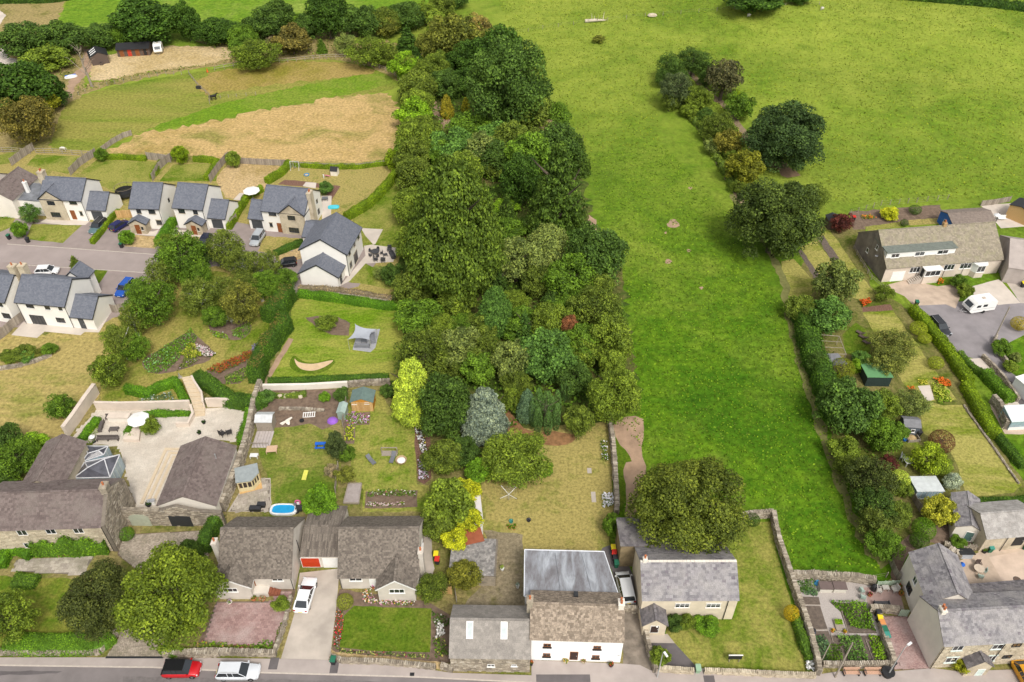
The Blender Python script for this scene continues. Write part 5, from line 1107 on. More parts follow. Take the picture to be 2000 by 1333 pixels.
# --- stone barn and white cottage
b=Bld('barn','stone barn with grey slate roof and two roof windows adjoining the white cottage',C(205,1160),C(750,1168),3.1,'barn');b._ze=3.1;b.D,b.zr=b.ridge(C(215,905),0,38)
g=b.gable(0,0,b.L,b.D,3.1,b.zr,MORT,pieces("pale_slates",(.27,.245,.22),(.36,.325,.29),.85,(.22,.20,.18),.7,.006),'x',.12,.1,.38,.34,True,3,thick=.012,lift=.015)
m=MB();courses(m,(0,0,0),(1,0,0),(0,0,1),(0,-1,0),b.L,3.0,.38,.2,.06,0,.6,True,None,4,.02,.015);m.build('stones',STONE,b.t,kind='stuff')
for u in(.24,.67):skylight(b,g,b.L*u,g['h']*.70,.75,1.45)
b.win(C(484,1218),.8,.5,style='white',cols=2,at=-.09);b.opening(b.L*.8,1.6,.6,.35,at=-.09,style='white',cols=1)
h=Bld('cottage','whitewashed two storey cottage with weathered brown tiles facing the road',C(752,1037),C(1385,1056),4.6);h._ze=4.6;h.D,h.zr=h.ridge(C(1378,815),h.L,38)
WW_=plain("whitewash",(.93,.92,.90),.9,var=.03,scale=.4)
h.gable(0,0,h.L,h.D,4.6,h.zr,WW_,TILEO,'x',.12,.08,.30,.27,True,3,thick=.02,lift=.018)
for p in(C(866,1080),C(1206,1095),C(862,1145),C(1196,1158)):f=h.win(p,.82,.62,style='brown',cols=2,sill=False);a,z=h.on(p,'y',0);m=MB();m.box(a-.5,-.16,z-.50,a+.5,0,z-.36);m.build('sill',BLACK,f)
h.win(C(1047,1152),.92,1.75,door=plain("plum_door",(.05,.025,.022),.5),style='brown')
a,z=h.on(C(1352,1150),'y',0);bx('name_plate',ALU,h.t,a-.15,-.03,z-.06,a+.15,0,z+.06)
h.chimney(-.15,h.D*.5,h.zr-1.2,.65,.9,2.2,STONE,1);h.chimney(h.L-.3,h.D*.5,h.zr-1.0,.6,.8,1.9,CREAM,2)
c0,c1=h.loc(C(715,740),4.2),h.loc(C(718,432),4.2);c2,c3=h.loc(C(1247,445),4.2),h.loc(C(1352,750),4.2);m=MB();poly=[(c0[0],h.D-.3),(c3[0],h.D-.3),c2,c1];m.prism(poly,-.1,4.0);m.build('extension_wall',RENDERW,h.t)
def roofmetal():
 m,t,b=_m("worn_grey_membrane");co=ND(t,"ShaderNodeTexCoord").outputs['Object'];mp=ND(t,"ShaderNodeMapping");mp.inputs['Scale'].default_value=(1.0,.28,1);t.links.new(co,mp.inputs[0])
 n=noise(t,.8,5,.6,mp.outputs[0],.9);n2=noise(t,4,5,.7,mp.outputs[0])
 c=ramp(t,n.outputs[0],[(.34,(.11,.10,.105)),(.46,(.18,.175,.185)),(.56,(.27,.285,.31)),(.68,(.45,.48,.52))]);c=mix(t,.35,c,ramp(t,n2.outputs[0],[(.35,(.13,.115,.11)),(.6,(.32,.33,.36))]))
 t.links.new(c,b.inputs['Base Color']);b.inputs['Roughness'].default_value=.38;return m
m=MB();cx_=sum(p[0]for p in poly)/4;cy_=sum(p[1]for p in poly)/4;big=[(cx_+(p[0]-cx_)*1.02,cy_+(p[1]-cy_)*1.02)for p in poly];m.prism(big,4.0,4.12);fr=m.build('flat_roof',roofmetal(),h.t)
m=MB();EP=big+big[:1]
for a_,b_ in zip(EP,EP[1:]):m.tube([(a_[0],a_[1],4.15),(b_[0],b_[1],4.15)],.07,6)
m.build('roof_edging',plain("edging",(.7,.72,.75),.5),fr)
for u in(.38,.72):m=MB();m.tube([(c0[0]+(c3[0]-c0[0])*u,c0[1]+.3,4.14),(c1[0]+(c2[0]-c1[0])*u,c1[1]-.3,4.14)],.03,5);m.build('seam',LEAD,fr)
m=MB();m.box(h.L*.47,h.D*.78,h.zr-1.6,h.L*.47+.5,h.D*.78+.6,h.zr-.9);m.build('roof_hatch',ANTH,h.t)
# lean-to shed behind the barn, red and white roofs under the yellow bush
b=shed('outhouse','low stone outhouse with mottled grey roof below the bright yellow shrub',C(200,600),C(510,610),2.2,5.0,None,STONE,MORT,cat='outhouse');q=b.loc(C(470,360),2.2)
m=MB();courses(m,(-.1,-.1,2.32),(1,0,0),nrm((0,1,-.05)),(0,0,1),b.L,max(3,q[1]),.3,.3,.03,.02,.1);m.build('roof_tiles',pieces("mottled_slates",(.20,.19,.18),(.42,.39,.36),.9,(.15,.14,.13),2.5,.01),b.t,kind='stuff');b.t.children[1].scale=(1,max(3,q[1])/5.0,1);b.t.children[0].scale=(1,max(3,q[1])/5.0,1)
b=shed('lean_to','lean to with plain rust red sheet roof under yellow bush',C(300,400),C(432,370),2.3,3.2,None,WOODD,plain("rust_red_sheet",(.33,.10,.05),.6,var=.2),cat='lean-to')
b=shed('lean_to','narrow white sheet roofed lean to beside yellow bush',C(355,262),C(427,255),2.3,5.4,None,WHITE,plain("white_sheet",(.66,.62,.62),.6,var=.1),cat='lean-to')
# --- chapel hall
h=Bld('chapel_hall','single storey stone hall with purple grey slates and small gabled porch',D(262,770),D(912,768),4.3,'hall');h._ze=4.3;h.D,h.zr=h.ridge(D(878,512),h.L,34)
HW=plain("pale_ashlar",(.66,.57,.43),.9,var=.16,scale=.8,bmp=.01)
h.gable(0,0,h.L,h.D,4.3,h.zr,HW,SLATEO,'x',.15,.1,.42,.34,True,3,thick=.018,lift=.022,ridgem=CREAM)
for p in(D(531,810),D(742,810)):h.win(p,1.65,.85,style='white',cols=3,transom=True,lintel=CREAM)
h.pipe([(h.L*.90,-.1,4.1),(h.L*.90,-.1,0)],mat=BLACK);h.chimney(.4,h.D*.5,h.zr-.4,.4,.4,1.2,CREAM,1)
c0=h.loc(D(112,430),3.6);c1=h.loc(D(90,330),3.6);xl=c0[0];yb=max(h.D+3,c1[1])
h.mono(xl,c0[1],h.L-.5,max(yb,c0[1]+4.5),4.3,3.6,plain("mossy_stone",(.30,.23,.13),.95,var=.35,scale=1.2),SLATED,rname='rear_roof',wname='rear_wall',thick=.015)
x0,x1,y0,zr=wing(h,D(268,945),D(425,945),2.2,42,0.1,HW,SLATED,.15,.34,.3,None,.015);h.win(D(342,972),1.0,1.5,at=y0,door=plain("dark_door",(.05,.03,.025),.6),style='white')
a,z=h.on(D(355,958),'y',y0);m=MB();m.lathe([(.05,0),(.1,.05),(.08,.2),(.03,.24)],(a,y0-.15,2.0));m.build('lantern',WHITE,h.t)
# --- house at the right corner
h=Bld('corner_house','L shaped corner house with cream gable end, slate roofs and a stone road front',E(1195,1083),E(1995,1040),4.9);h._ze=4.9;h.D,h.zr=h.ridge(E(1165,850),0,34)
m=MB();g=h.gable(0,0,h.L,h.D,4.9,h.zr,CREAM,SLATEO,'x',.12,.05,.33,.28,True,3,thick=.018,lift=.022);courses(m,(0,0,0),(1,0,0),(0,0,1),(0,-1,0),h.L,4.8,.45,.24,.04,0,.5,True,None,4,.02,.01);m.build('stones',STONEL,h.t,kind='stuff')
MINT=plain("mint_trim",(.62,.72,.66),.6)
for p,w,H_ in((E(1290,1100),1.2,1.0),(E(1560,1090),1.2,1.0),(E(1245,1180),1.3,1.1),(E(1690,1080),1.0,.8),(E(1625,1158),1.0,.8),(E(1520,1168),.9,1.1)):h.win(p,w,H_,at=-.06,style='white' if p[0]<1950 else 'black',cols=2,lintel=MINT if p[0]<1950 else STONEL)
h.pipe([(h.L*.52,-.15,4.7),(h.L*.52,-.15,0)]);h.pipe([(.05,-.15,4.7),(.05,-.15,0)])
h.chimney(.45,h.D*.5,h.zr-.5,.5,.8,1.1,CREAM,2)
h.gable(.8,-1.9,2.6,1.9,2.2,3.4,STONEL,SLATED,'y',.15,.12,.34,.3,True,8,thick=.015,rname='porch_roof')if False else None
x0,x1,y0,zr=wing(h,E(1370,1240),E(1522,1212),2.1,42,0.05,STONEL,SLATED,.15,.34,.3,None,.015);h.win(E(1435,1270),.9,1.8,at=y0,door=MINT,style='white')
r0=G(E(960,455),4.6);r1=G(E(1030,650),4.6);an=math.atan2(r0[1]-r1[1],r0[0]-r1[0])-R(90)
b=Bld('corner_house_wing','rear wing of the corner house with steep slate roof and cream side wall',E(1085,790),E(1360,820),4.6,'house wing',square=an);b._ze=4.6
q=b.loc(E(1345,820),4.6);q2=b.loc(E(955,455),4.6);L2=5.4;b.gable(0,0,L2,max(q2[1],6),4.6,4.6+L2/2*.75,CREAM,SLATEO,'y',.1,.1,.42,.36,True,3,thick=.02,lift=.025)
for p,w,H_,s_ in((E(1010,625),.9,1.0,'white'),(E(960,695),1.3,1.3,'black')):a,z=b.on(p,'x',0);b.opening(a,min(z,3.6),w,H_,'l',0,style=s_)
b=Bld('rear_extension','dark flat slate extension with one small roof window behind the corner house',E(1385,830),E(1745,800),4.2,'extension');b.mono(0,-.4,b.L+3,3.2,5.2,3.6,CREAM,SLATED,True);m=MB();q=b.loc(E(1628,790),4.6);m.box(q[0]-.4,q[1]-.3,4.2,q[0]+.4,q[1]+.4,4.75);m.build('skylight',WHITE,b.t)
# barns of the yard
b=Bld('barn','long pale stone barn with patched grey slates at the back of the concrete yard',VV(527,328),VV(900,298),2.9,'barn');b._ze=2.9;b.D,b.zr=b.ridge(VV(486,160),0,30);b.gable(0,0,b.L,b.D,2.9,b.zr,STONEL,pieces("pale_patched_slates",(.34,.32,.30),(.46,.43,.40),.85,(.26,.24,.22),1.1,.008),'x',.15,.1,.4,.34,True,3,thick=.018)
b.win(VV(750,345),1.4,1.9,door=BLACK,style='black');b.pipe([(b.L*.4,-.1,2.8),(b.L*.4,-.1,0)])
b=Bld('outhouse','small slate roofed outhouse with green door beside yellow leaved shrub',VV(330,250),VV(440,228),2.3,'outhouse',square=-.3);b.D=5.5;b.gable(-.3,0,3.2,5.5,2.3,3.2,CREAM,SLATEO,'y',.1,.1,.34,.3,True,3,thick=.015);b.opening(1.6,1.0,1.0,1.8,at=0,door=plain("teal_door",(.10,.18,.16),.6),style='white')
# --- dormer house by the caravan
h=Bld('dormer_bungalow','long pink rendered bungalow with flat roofed dormer, white garage door and bay windows',M(672,603),M(1515,538),3.2);h._ze=3.2;h.D,h.zr=h.ridge(M(622,338),0,36)
TILEM=pieces("mossy_grey_tiles",(.24,.205,.155),(.36,.31,.235),.9,(.30,.275,.17),.9,.012)
g=h.gable(0,0,h.L,h.D,3.2,h.zr,PINKR,TILEM,'x',.25,.1,.34,.32,True,3,thick=.03,lift=.04)
m=MB();m.prism([(0,0),(h.D,0),(h.D,3.15),(h.D/2,h.zr-.1),(0,3.15)],-.03,.0,'x');m.build('weathered_gable',plain("grey_pebbledash",(.26,.22,.20),.95,var=.4,scale=.6,bmp=.02),h.t)
a0,a1=h.loc(M(668,525),4.6),h.loc(M(1165,487),4.6);dy=1.25;zt=3.2+dy*g['k']+1.35
m=MB();m.box(a0[0],dy,3.2+dy*g['k']-.2,a1[0],h.D/2,zt);m.build('dormer_wall',WHITE,h.t);m=MB();m.box(a0[0]-.15,dy-.25,zt,a1[0]+.15,h.D/2+.4,zt+.16);m.build('dormer_roof',plain("green_grey_felt",(.17,.19,.165),.9,var=.25),h.t)
for p,w in((M(745,492),1.5),(M(922,478),1.8),(M(1090,463),2.0)):h.opening(h.on(p,'y',dy)[0],zt-.72,w,.85,at=dy,style='white',cols=2)
h.opening(h.on(M(748,675),'y',0)[0],1.05,2.4,2.1,door=WHITE,name='garage_door');
for p,w in((M(880,610),1.9),(M(1120,610),2.0),(M(1240,600),2.2)):h.opening(h.on(p,'y',0)[0],2.2,w,1.15,style='white',cols=3)
a0,a1=h.on(M(950,640),'y',-1.3)[0],h.on(M(1062,640),'y',-1.3)[0];m=MB();m.box(a0,-1.4,0,a1,0,1.5);m.build('porch_base',PINKR,h.t);m=MB();m.box(a0,-1.4,1.5,a1,0,2.9);m.build('porch_frame',WHITE,h.t);m=MB();m.box(a0-.15,-1.6,2.9,a1+.15,0,3.05);m.build('porch_roof',WHITE,h.t);h.opening((a0+a1)/2,2.2,a1-a0-.2,1.1,at=-1.4,style='white',cols=3);h.opening(-.7,1.9,1.0,1.9,'l',a0,style='white',door=BLACK)
for k in range(7):bx('step',CONC,h.t,a0-.35-.3*k,-1.3,0,a0-.05-.3*k,-.3,1.2-.16*k)
a0=h.on(M(1350,620),'y',-.8)[0];m=MB();m.prism([(a0-1.3,0),(a0-.8,-.9),(a0+.8,-.9),(a0+1.3,0)],0,1.1);m.build('bay_base',PINKR,h.t);m=MB();m.prism([(a0-1.3,0),(a0-.8,-.9),(a0+.8,-.9),(a0+1.3,0)],1.1,2.7);m.build('bay_frame',WHITE,h.t);m=MB();m.prism([(a0-1.5,0),(a0-.9,-1.1),(a0+.9,-1.1),(a0+1.5,0)],2.7,2.85);m.build('bay_roof',WHITE,h.t);h.opening(a0,1.9,1.5,1.3,at=-.9,style='white',cols=2)
for p in(M(536,478),M(612,440)):a,z=h.on(p,'x',0);h.opening(a,min(z,4.5),.7,.9,'l',-.03,style='white',cols=1)
h.chimney(h.L*.56,h.D*.5,h.zr-.4,.6,.6,1.2,plain('buff_brick',(.42,.28,.14),.9),1);m=MB();m.lathe([(.02,0),(.28,.08),(.3,.1)],(-.3,h.D*.3,3.3),12);m.build('satellite_dish',plain('dish_grey',(.4,.4,.4)),h.t)
for u in(.28,.52,.68):h.pipe([(h.L*u,-.08,3.1),(h.L*u,-.08,0)],r=.035)
b=Bld('workshop','brown corrugated roof workshop with bright blue end wall behind the dormer bungalow',M(1065,195),M(1150,285),2.4,'workshop',square=None)
b.gable(0,0,b.L,8.5,2.4,3.2,plain('blue_wall',(.03,.15,.55),.5),plain("brown_corrugated",(.23,.185,.155),.7,var=.25),'y',.2,.15,.5,.45,True,3,thick=.03,lift=.03);b.opening(b.L*.55,1.3,1.2,1.0,style='white',cols=2)
h=Bld('pebbledashed_house','grey pebbledashed house end cut off by the picture edge near the caravan',M(1540,545),M(1900,560),3.2,square=math.atan2(-.3,1));q=h.loc(M(1490,370),3.2);h._ze=3.2;GPB=plain("taupe_pebbledash",(.40,.345,.315),.95,var=.2,scale=.6,bmp=.02)
h.gable(0,-2.5,9,10.5,3.2,5.9,GPB,GPB,'x',.1,.05,tiles=False);h.opening(3,1.6,.6,1.0,'l',0,style='white',cols=1)
b=shed('timber_shed','tall new timber building with dark curved top beyond the patio',M(1565,150),M(1720,215),2.8,4,3.3,WOODN,BLACK,'y')
b=shed('white_garage','white box garage cut by the picture edge below the close',TT(850,740),TT(1050,900),2.4,5,None,WHITE,WHITE,cat='garage')
b=Bld('greenhouse_porch','glazed potting porch with white frame near the right edge',TT(820,1100),TT(1000,1090),1.8,'greenhouse');b.mono(0,0,b.L,2.6,1.8,2.4,GLW,plain("polycarbonate",(.62,.68,.68),.3),False);planks(b,0,b.L,0,.6,0,WHITE)
# ================================================================ TREES AND HEDGES
WG='trees of the middle wood';HG='hedgerow trees in the pasture';BG='trees along the far paddock boundary';RG='trees along the eastern gardens';CG='birch copse trees'
def T(f,s,kind,col,label,name='tree',cat='tree',**kw):
 v=[float(a)for a in s.split()];k={A:3.48,B:3.48,C:3.48,D:3.48,E:3.48,FF:4.1667,GG:4.1667,HH:4.1667,II:4.1667,J:3.175,K:3.173,LL:4,M:3.702,N:3.702,OO:2.898,PP:4.1667,QQ:4,UU:4,TT:4.1638,VV:3.573,WW:4.445,X:1}[f]
 p=f(v[0],v[1]);return tree(p[0],p[1],v[2]/k*kw.pop('sc_',1.0),v[3]if len(v)>3 else 1.0,kind,col,label,name,cat,**kw)
def H(f,s,w,h,col,label,**kw):return hedge(pts(f,s),w,h,col,label,**kw)
# -- the wood: main trees
T(UU,"860 680 300 1.1",'big','dk2','huge dark round oak at the pasture edge of the upper wood',group=WG,lift=.6)
T(UU,"760 420 190 1.0",'broad','dk','dark oak crown rising just behind the huge dark oak',group=WG)
T(OO,"310 520 262 1.55",'feather','fea','giant feathery cypress with bare lower trunk, tallest of the wood','cypress_tree',lift=2.5,group=WG,base=(20000,.05))
T(OO,"895 300 185 1.75",'fir','fir','tall dark fir with layered drooping branches by the pasture','fir_tree',lift=.5,group=WG,base=(15000,.06))
T(OO,"690 270 110 1.3",'broad','dk','dark broadleaf tree wedged against the west side of the tall fir',group=WG)
T(OO,"845 630 125 .95",'feather','gy','pale feathery larch directly below the tall fir','larch_tree',group=WG)
T(OO,"1120 700 160 1.1",'broad','dk2','dark ash overhanging the pasture edge south of the tall fir',group=WG,base=(14000,.07))
T(OO,"960 840 140 1.0",'broad','md','rounded mid green tree below the dark ash',group=WG)
T(OO,"1000 640 80 1.0",'broad','dk','small dark tree between pale larch and dark ash',group=WG)
T(OO,"1100 1010 145 1.0",'fine','ol2','olive tree leaning over the pasture north of the red foliage',group=WG)
T(OO,"900 960 90 .9",'broad','dk2','dark low crown in the hollow of the wood west of the olive tree',group=WG)
T(OO,"660 730 130 1.0",'loose','gy','grey green willow in the middle of the wood','willow_tree',group=WG)
T(OO,"780 850 100 .9",'loose','ol2','thin olive willow just south of the grey green willow','willow_tree',group=WG)
T(OO,"540 1010 95 1.7",'feather','bg','slender blue green larch standing alone in the lower wood','larch_tree',group=WG)
T(OO,"700 1090 110 .8",'shrub','md','bright green scrubby elder in the wood gap',group=WG)
T(OO,"870 1090 120 1.0",'broad','ol','light olive sycamore west of the red foliage',group=WG)
T(OO,"965 1085 45 1.2",'broad',(.20,.09,.05),'small red leaved maple showing in the wood by the pasture','maple_tree',group=None,lift=4)
T(OO,"1030 1200 110 1.0",'broad','md','mid green tree just south of the red maple',group=WG)
T(OO,"1190 1170 125 1.1",'broad','ol','yellow green tree above the big conifer at the pasture edge',group=WG)
T(OO,"840 1270 150 .9",'broad','bg','blue green silvery tree behind the columnar cypresses',group=WG)
T(OO,"640 1290 115 1.1",'loose','gy','grey leaved tree north east of the blue spruce',group=WG)
T(OO,"500 1250 110 1.0",'fine','ol2','olive tree north of the blue spruce',group=WG)
T(OO,"330 1230 130 .9",'loose','gy','greyish scrubby sallow above the yellow cypress',group=WG)
T(OO,"130 1260 160 .9",'fine','ol2','dull olive tree behind the yellow cypress',group=WG)
T(OO,"120 1050 125 .8",'shrub','md','bright green laurel mass beside the golf lawn','laurel_bush','bush',group=None)
T(OO,"330 960 110 .8",'loose','ol','tangled bush under the giant cypress trunk','bush','bush')
T(OO,"80 880 120 .8",'broad','ol2','olive tree beside the terrace of the gable end house',group=WG)
T(OO,"60 640 90 1.0",'broad','ol','olive tree against the west side of the giant cypress',group=WG)
T(OO,"60 420 100 1.0",'broad','ol','light olive tree north west of the giant cypress',group=WG)
T(OO,"640 560 80 .45",'shrub','lt','bright shrub between giant cypress and tall fir','bush','bush')
T(OO,"600 420 75 .4",'shrub','lt','vivid green shrub in the clearing above the giant cypress','bush','bush')
T(OO,"80 230 100 .9",'broad','ol2','rounded olive tree at the corner of the hay field',group=WG)
T(OO,"310 80 120 .8",'shrub','bg','low blue green shrub mass in the upper wood clearing','bush','bush')
T(OO,"470 120 110 .9",'loose','gy','grey willow south of the bright clearing','willow_tree',group=WG)
T(OO,"620 60 110 1.0",'broad','ol2','dull olive tree beneath the bleached dead branches',group=WG)
T(OO,"90 60 105 1.0",'broad','ol','olive hawthorn on the hay field side of the wood',group=WG)
T(OO,"740 130 130 1.0",'broad','md','mid green tree between dead branches and tall fir',group=WG)
T(UU,"1060 900 170 .9",'broad','ol2','olive tree south east of the huge dark oak',group=WG)
T(UU,"1200 920 130 .9",'broad','md','mid green tree bulging into the pasture below the huge oak',group=WG)
T(UU,"1240 1180 180 1.0",'broad','dk2','dark tree north east of the tall fir at the pasture',group=WG)
T(UU,"1060 1180 150 1.0",'broad','ol2','olive crown directly north of the tall fir',group=WG)
T(UU,"1150 1010 95 .9",'loose','dead','bleached half dead willow with grey drooping twigs','dead_willow',group=None)
T(UU,"440 290 190 .9",'loose','br','brown tinged scrub tree at the top of the wood',group=WG)
T(UU,"600 240 130 .9",'loose','ptan','tawny scrub tree at the upper tip of the wood',group=WG)
T(UU,"330 200 120 .9",'loose','ol','light olive scrub tree near the far hedge junction',group=WG)
T(UU,"250 360 110 1.0",'loose','br','brownish thin tree west of the tawny scrub',group=WG)
T(UU,"510 470 130 1.0",'broad','dk','dark tree left of the two oaks',group=WG)
T(UU,"130 480 105 1.1",'fir','dk','dark pine at the paddock corner','pine_tree',group=WG)
T(UU,"60 300 105 1.0",'fir','dk','dark pine north of the paddock corner','pine_tree',group=WG)
T(UU,"300 520 110 .9",'loose','ol','olive scrub tree between the dark pines and oaks',group=WG)
T(UU,"150 680 140 .9",'broad','ol2','round olive tree above the golden conifers',group=WG)
T(UU,"490 640 110 .9",'broad','dk','dark bush between golden conifers and huge oak',group=WG)
T(UU,"370 830 58 1.6",'cone',(.28,.26,.03),'golden conifer, the bigger of two in the upper wood','golden_conifer',group=None)
T(UU,"520 820 40 1.5",'cone',(.28,.28,.03),'small golden conifer next to the huge dark oak','golden_conifer',group=None)
T(UU,"110 890 130 .8",'shrub','lt','light green shrubs at the hay field end of the clearing','bush','bush')
T(UU,"150 1060 150 .9",'broad','ol','pale olive tree by the woodland track',group=WG)
T(UU,"560 990 170 .55",'shrub','md','vivid green bramble mound in the woodland clearing','bramble_mound','bush')
T(UU,"780 1080 170 .6",'shrub','bg','dark bramble mound below the huge oak','bramble_mound','bush')
T(UU,"100 1230 140 .9",'broad','ol2','dull olive tree east of the hay field fence',group=WG)
T(UU,"700 1220 160 .8",'broad','dk2','dark low tree in the centre of the upper wood',group=WG)
T(UU,"430 1180 140 .7",'loose','gy','greyish low tree beside the vivid bramble mound',group=WG)
# -- the wood: southern specimen trees
T(HH,"35 330 196 1.6",'cone','lime','lime yellow cone shaped cypress behind the lawn loungers','yellow_cypress',lift=.3,base=(22000,.05))
T(HH,"280 480 215 1.35",'broad','dk2','dark glossy tree between the yellow cypress and silver spruce',base=(15000,.065))
T(HH,"610 520 198 1.25",'cone',(.16,.21,.195),'silvery blue spruce, palest tree of the picture','blue_spruce',lift=.5,base=(16000,.065))
T(HH,"955 460 85 1.9",'cone',(.12,.21,.14),'small pale teal spruce beside the columnar cypresses','blue_spruce',lift=.2)
T(HH,"1110 490 150 1.35",'plume','cyp','clump of columnar dark green cypresses','columnar_cypress',lift=.1,base=(16000,.04))
T(HH,"1270 350 55 2.0",'plume','cyp','single narrow cypress behind the columnar clump','columnar_cypress',lift=.1)
T(HH,"1380 590 120 1.1",'broad','ol2','dull green bush east of the columnar cypresses')
T(HH,"1660 400 205 1.15",'broad','ol','large olive conifer overhanging the field corner by the stone wall',base=(16000,.06),lift=.5)
T(HH,"1650 130 120 1.1",'broad','ol','yellow green top behind the large olive conifer',group=WG)
T(HH,"1200 60 150 .9",'broad','md','mid green tree behind the columnar cypresses',group=WG)
T(HH,"840 420 110 .9",'loose','ol','thin olive tree between silver and teal spruces',group=WG)
T(HH,"850 120 120 1.0",'fine','gy','light grey green tree north of the teal spruce',group=WG)
T(HH,"560 170 150 .8",'shrub','md','mid green scrub behind the silver spruce','bush','bush')
T(HH,"300 130 150 .8",'fine','ol2','olive scrub tree behind the dark glossy tree',group=WG)
T(HH,"860 900 255 .72",'broad','ol','wide olive fruit tree on the parched orchard lawn','fruit_tree',base=(15000,.06),lift=.2)
T(HH,"1100 990 62 .8",'shrub','brt','small bright green round shrub on the orchard lawn edge','bush','bush',lift=.1)
T(HH,"270 900 150 .9",'broad','ol2','grey green tree below the dark glossy tree, over the flower border')
T(HH,"450 850 120 .9",'broad','dk2','dark bush below the silver spruce','bush','bush')
T(HH,"560 1010 110 .8",'shrub','brt','bright green shrub beside the wide fruit tree','bush','bush',lift=.1)
T(C,"200 130 165 1.0",'shrub','ol','green flowering shrub left of the bright yellow one','shrub','bush',lift=.1)
T(C,"300 60 100 1.1",'shrub','gold','bright yellow shrub, upper half of the golden mass','golden_shrub','bush',lift=.2)
T(C,"340 215 85 .9",'shrub','gold','bright yellow shrub arching over the rust red roof','golden_shrub','bush',lift=1.6)
T(C,"250 360 85 .7",'shrub','gold','bright yellow shrub spilling onto the mottled stone outhouse','golden_shrub','bush',lift=1.2)
T(C,"120 260 110 1.0",'shrub','ol2','dark green shrub below the yellow shrubs beside the bungalow path','shrub','bush',lift=.1)
# -- by the road
T(A,"685 780 235 .95",'big',(.055,.072,.020),'dark olive tree with browning leaves at the edge of the manor lawn',lift=1.0)
T(A,"1150 760 320 .92",'big',(.13,.19,.022),'large light green tree over the manor forecourt',lift=1.0)
T(A,"40 900 180 1.1",'fine','ol','light green tree cut by the picture edge on the manor lawn',lift=.6)
T(A,"1290 440 75 1.3",'feather','dk2','small dark conifer between the forecourt and the pebbledashed bungalow','conifer','tree')
T(A,"860 325 52 .9",'ball','hed','clipped green bush by the forecourt arch','bush','bush')
T(B,"855 120 108 1.1",'shrub','brt','bright green round tree behind the garage roofs','shrub_tree','tree',lift=.5,base=(9000,.09))
T(B,"1022 785 58 .9",'ball','heddy','clipped round bush at the corner of the bungalow lawn','topiary_ball','bush',trunk=False)
T(B,"590 800 55 .9",'shrub','ol','yellowish shrub at the corner of the paved garden','shrub','bush',lift=.05)
T(B,"1610 690 105 .9",'fine','ol2','dark tree beside the front gable of the flowery bungalow')
T(C,"300 610 105 .9",'broad',(.11,.12,.02),'olive brown tree in front of the mottled stone outhouse',lift=.4)
T(D,"575 160 355 .80",'big',(.085,.115,.018),'broad dark oak standing behind the chapel hall','oak_tree',lift=1.6,base=(34000,.043))
T(D,"60 270 70 1.3",'shrub','md','flowering green shrub at the top of the chapel alley','shrub','bush',lift=.1)
T(D,"165 260 48 1.0",'shrub','dk2','small dark shrub beside the oak behind the hall','shrub','bush',lift=.1)
T(D,"1010 228 50 .9",'ball','dk2','small dark round bush on the far wall of the chapel lawn','topiary_ball','bush',trunk=False)
T(D,"1273 862 52 1.2",'ball',(.42,.33,.02),'golden yellow clipped bush against the chapel lawn wall','golden_topiary','bush',trunk=False)
T(D,"705 945 78 .6",'shrub','brt','low glossy green bush under the hall windows','bush','bush',trunk=False,lift=.05)
T(D,"560 925 60 .9",'loose','ol','straggly shrub between porch and glossy bush','shrub','bush',lift=.05)
T(D,"475 930 60 .9",'shrub','dk2','white flowering shrub beside the hall porch','shrub','bush',lift=.05)
T(D,"375 1160 65 1.0",'shrub','ol','reddish green shrub behind the roadside lamp','shrub','bush',lift=.1)
T(E,"1310 1205 58 .9",'shrub',(.24,.27,.02),'yellow green shrub beside the corner house porch','shrub','bush',lift=.1)
# -- birch copse
for s_,k_,c_,lb in(("730 270 195 1.1",'fine','md','largest green tree of the copse, next to the estate road'),("1090 200 140 1.3",'fine','birch','birch at the north tip of the copse under the estate driveway'),("1240 330 125 1.2",'fine','birch','birch between the north tip tree and the slim birch'),("1440 330 85 1.7",'fine','birch','slim birch by the black hatchback'),("860 430 120 1.2",'fine','md','round tree in the middle of the copse'),("870 590 150 1.0",'fine','birch','olive tree facing the mown path in the copse'),("1040 540 120 1.0",'fine','birch','tree between the olive tree and the golden leaved maple'),("1210 640 165 1.05",'fine',(.12,.135,.028),'golden green maple at the south east of the copse'),("1400 480 115 1.0",'fine','md','green tree beside the tall clipped hedge'),("560 420 120 1.3",'fine','birch','tree standing over the blue car'),("480 640 185 1.1",'fine','md','big round tree beside the garage of the patio door house'),("330 780 100 1.6",'fine','birch','white trunked birch near the wooden gate'),("240 960 115 1.4",'fine','birch','weeping birch at the lawn boundary'),("135 1180 140 1.1",'loose','ol','light willow like tree above the cream retaining wall')):
 T(PP,s_,k_,c_,lb,'birch_tree' if c_=='birch' else 'tree',group=CG,sc_=1.02,bark=BIRCH if c_=='birch' else None)
for s_,k_,c_,lb in(("330 480 26 .9",'fine','ol','small tree filling the copse above the mown path'),("420 620 24 .8",'broad','md','low tree at the front of the copse'),("480 560 30 .9",'fine','birch','slender crown at the heart of the copse'),("385 500 30 .9",'broad','dk2','dark crown in the northern copse'),("270 570 26 1.0",'fine','md','leafy crown between the blue car and the big round tree'),("520 560 26 .8",'broad','md','crown over the hidden pale bench'),("225 660 26 1.0",'fine','ol','light crown at the west corner of the copse'),("262 680 28 1.0",'fine','md','green crown beside the weeping birch')):
 T(X,s_,k_,c_,lb,group=CG)
T(PP,"1570 440 90 .8",'shrub','md','bush at the head of the tall clipped hedge','bush','bush')
T(K,"1225 880 60 1.2",'shrub','dk2','small dark green tree on the lawn of the gable end house');T(K,"1150 870 40 1.2",'loose','gy','thin grey sapling on the lawn of the gable end house')
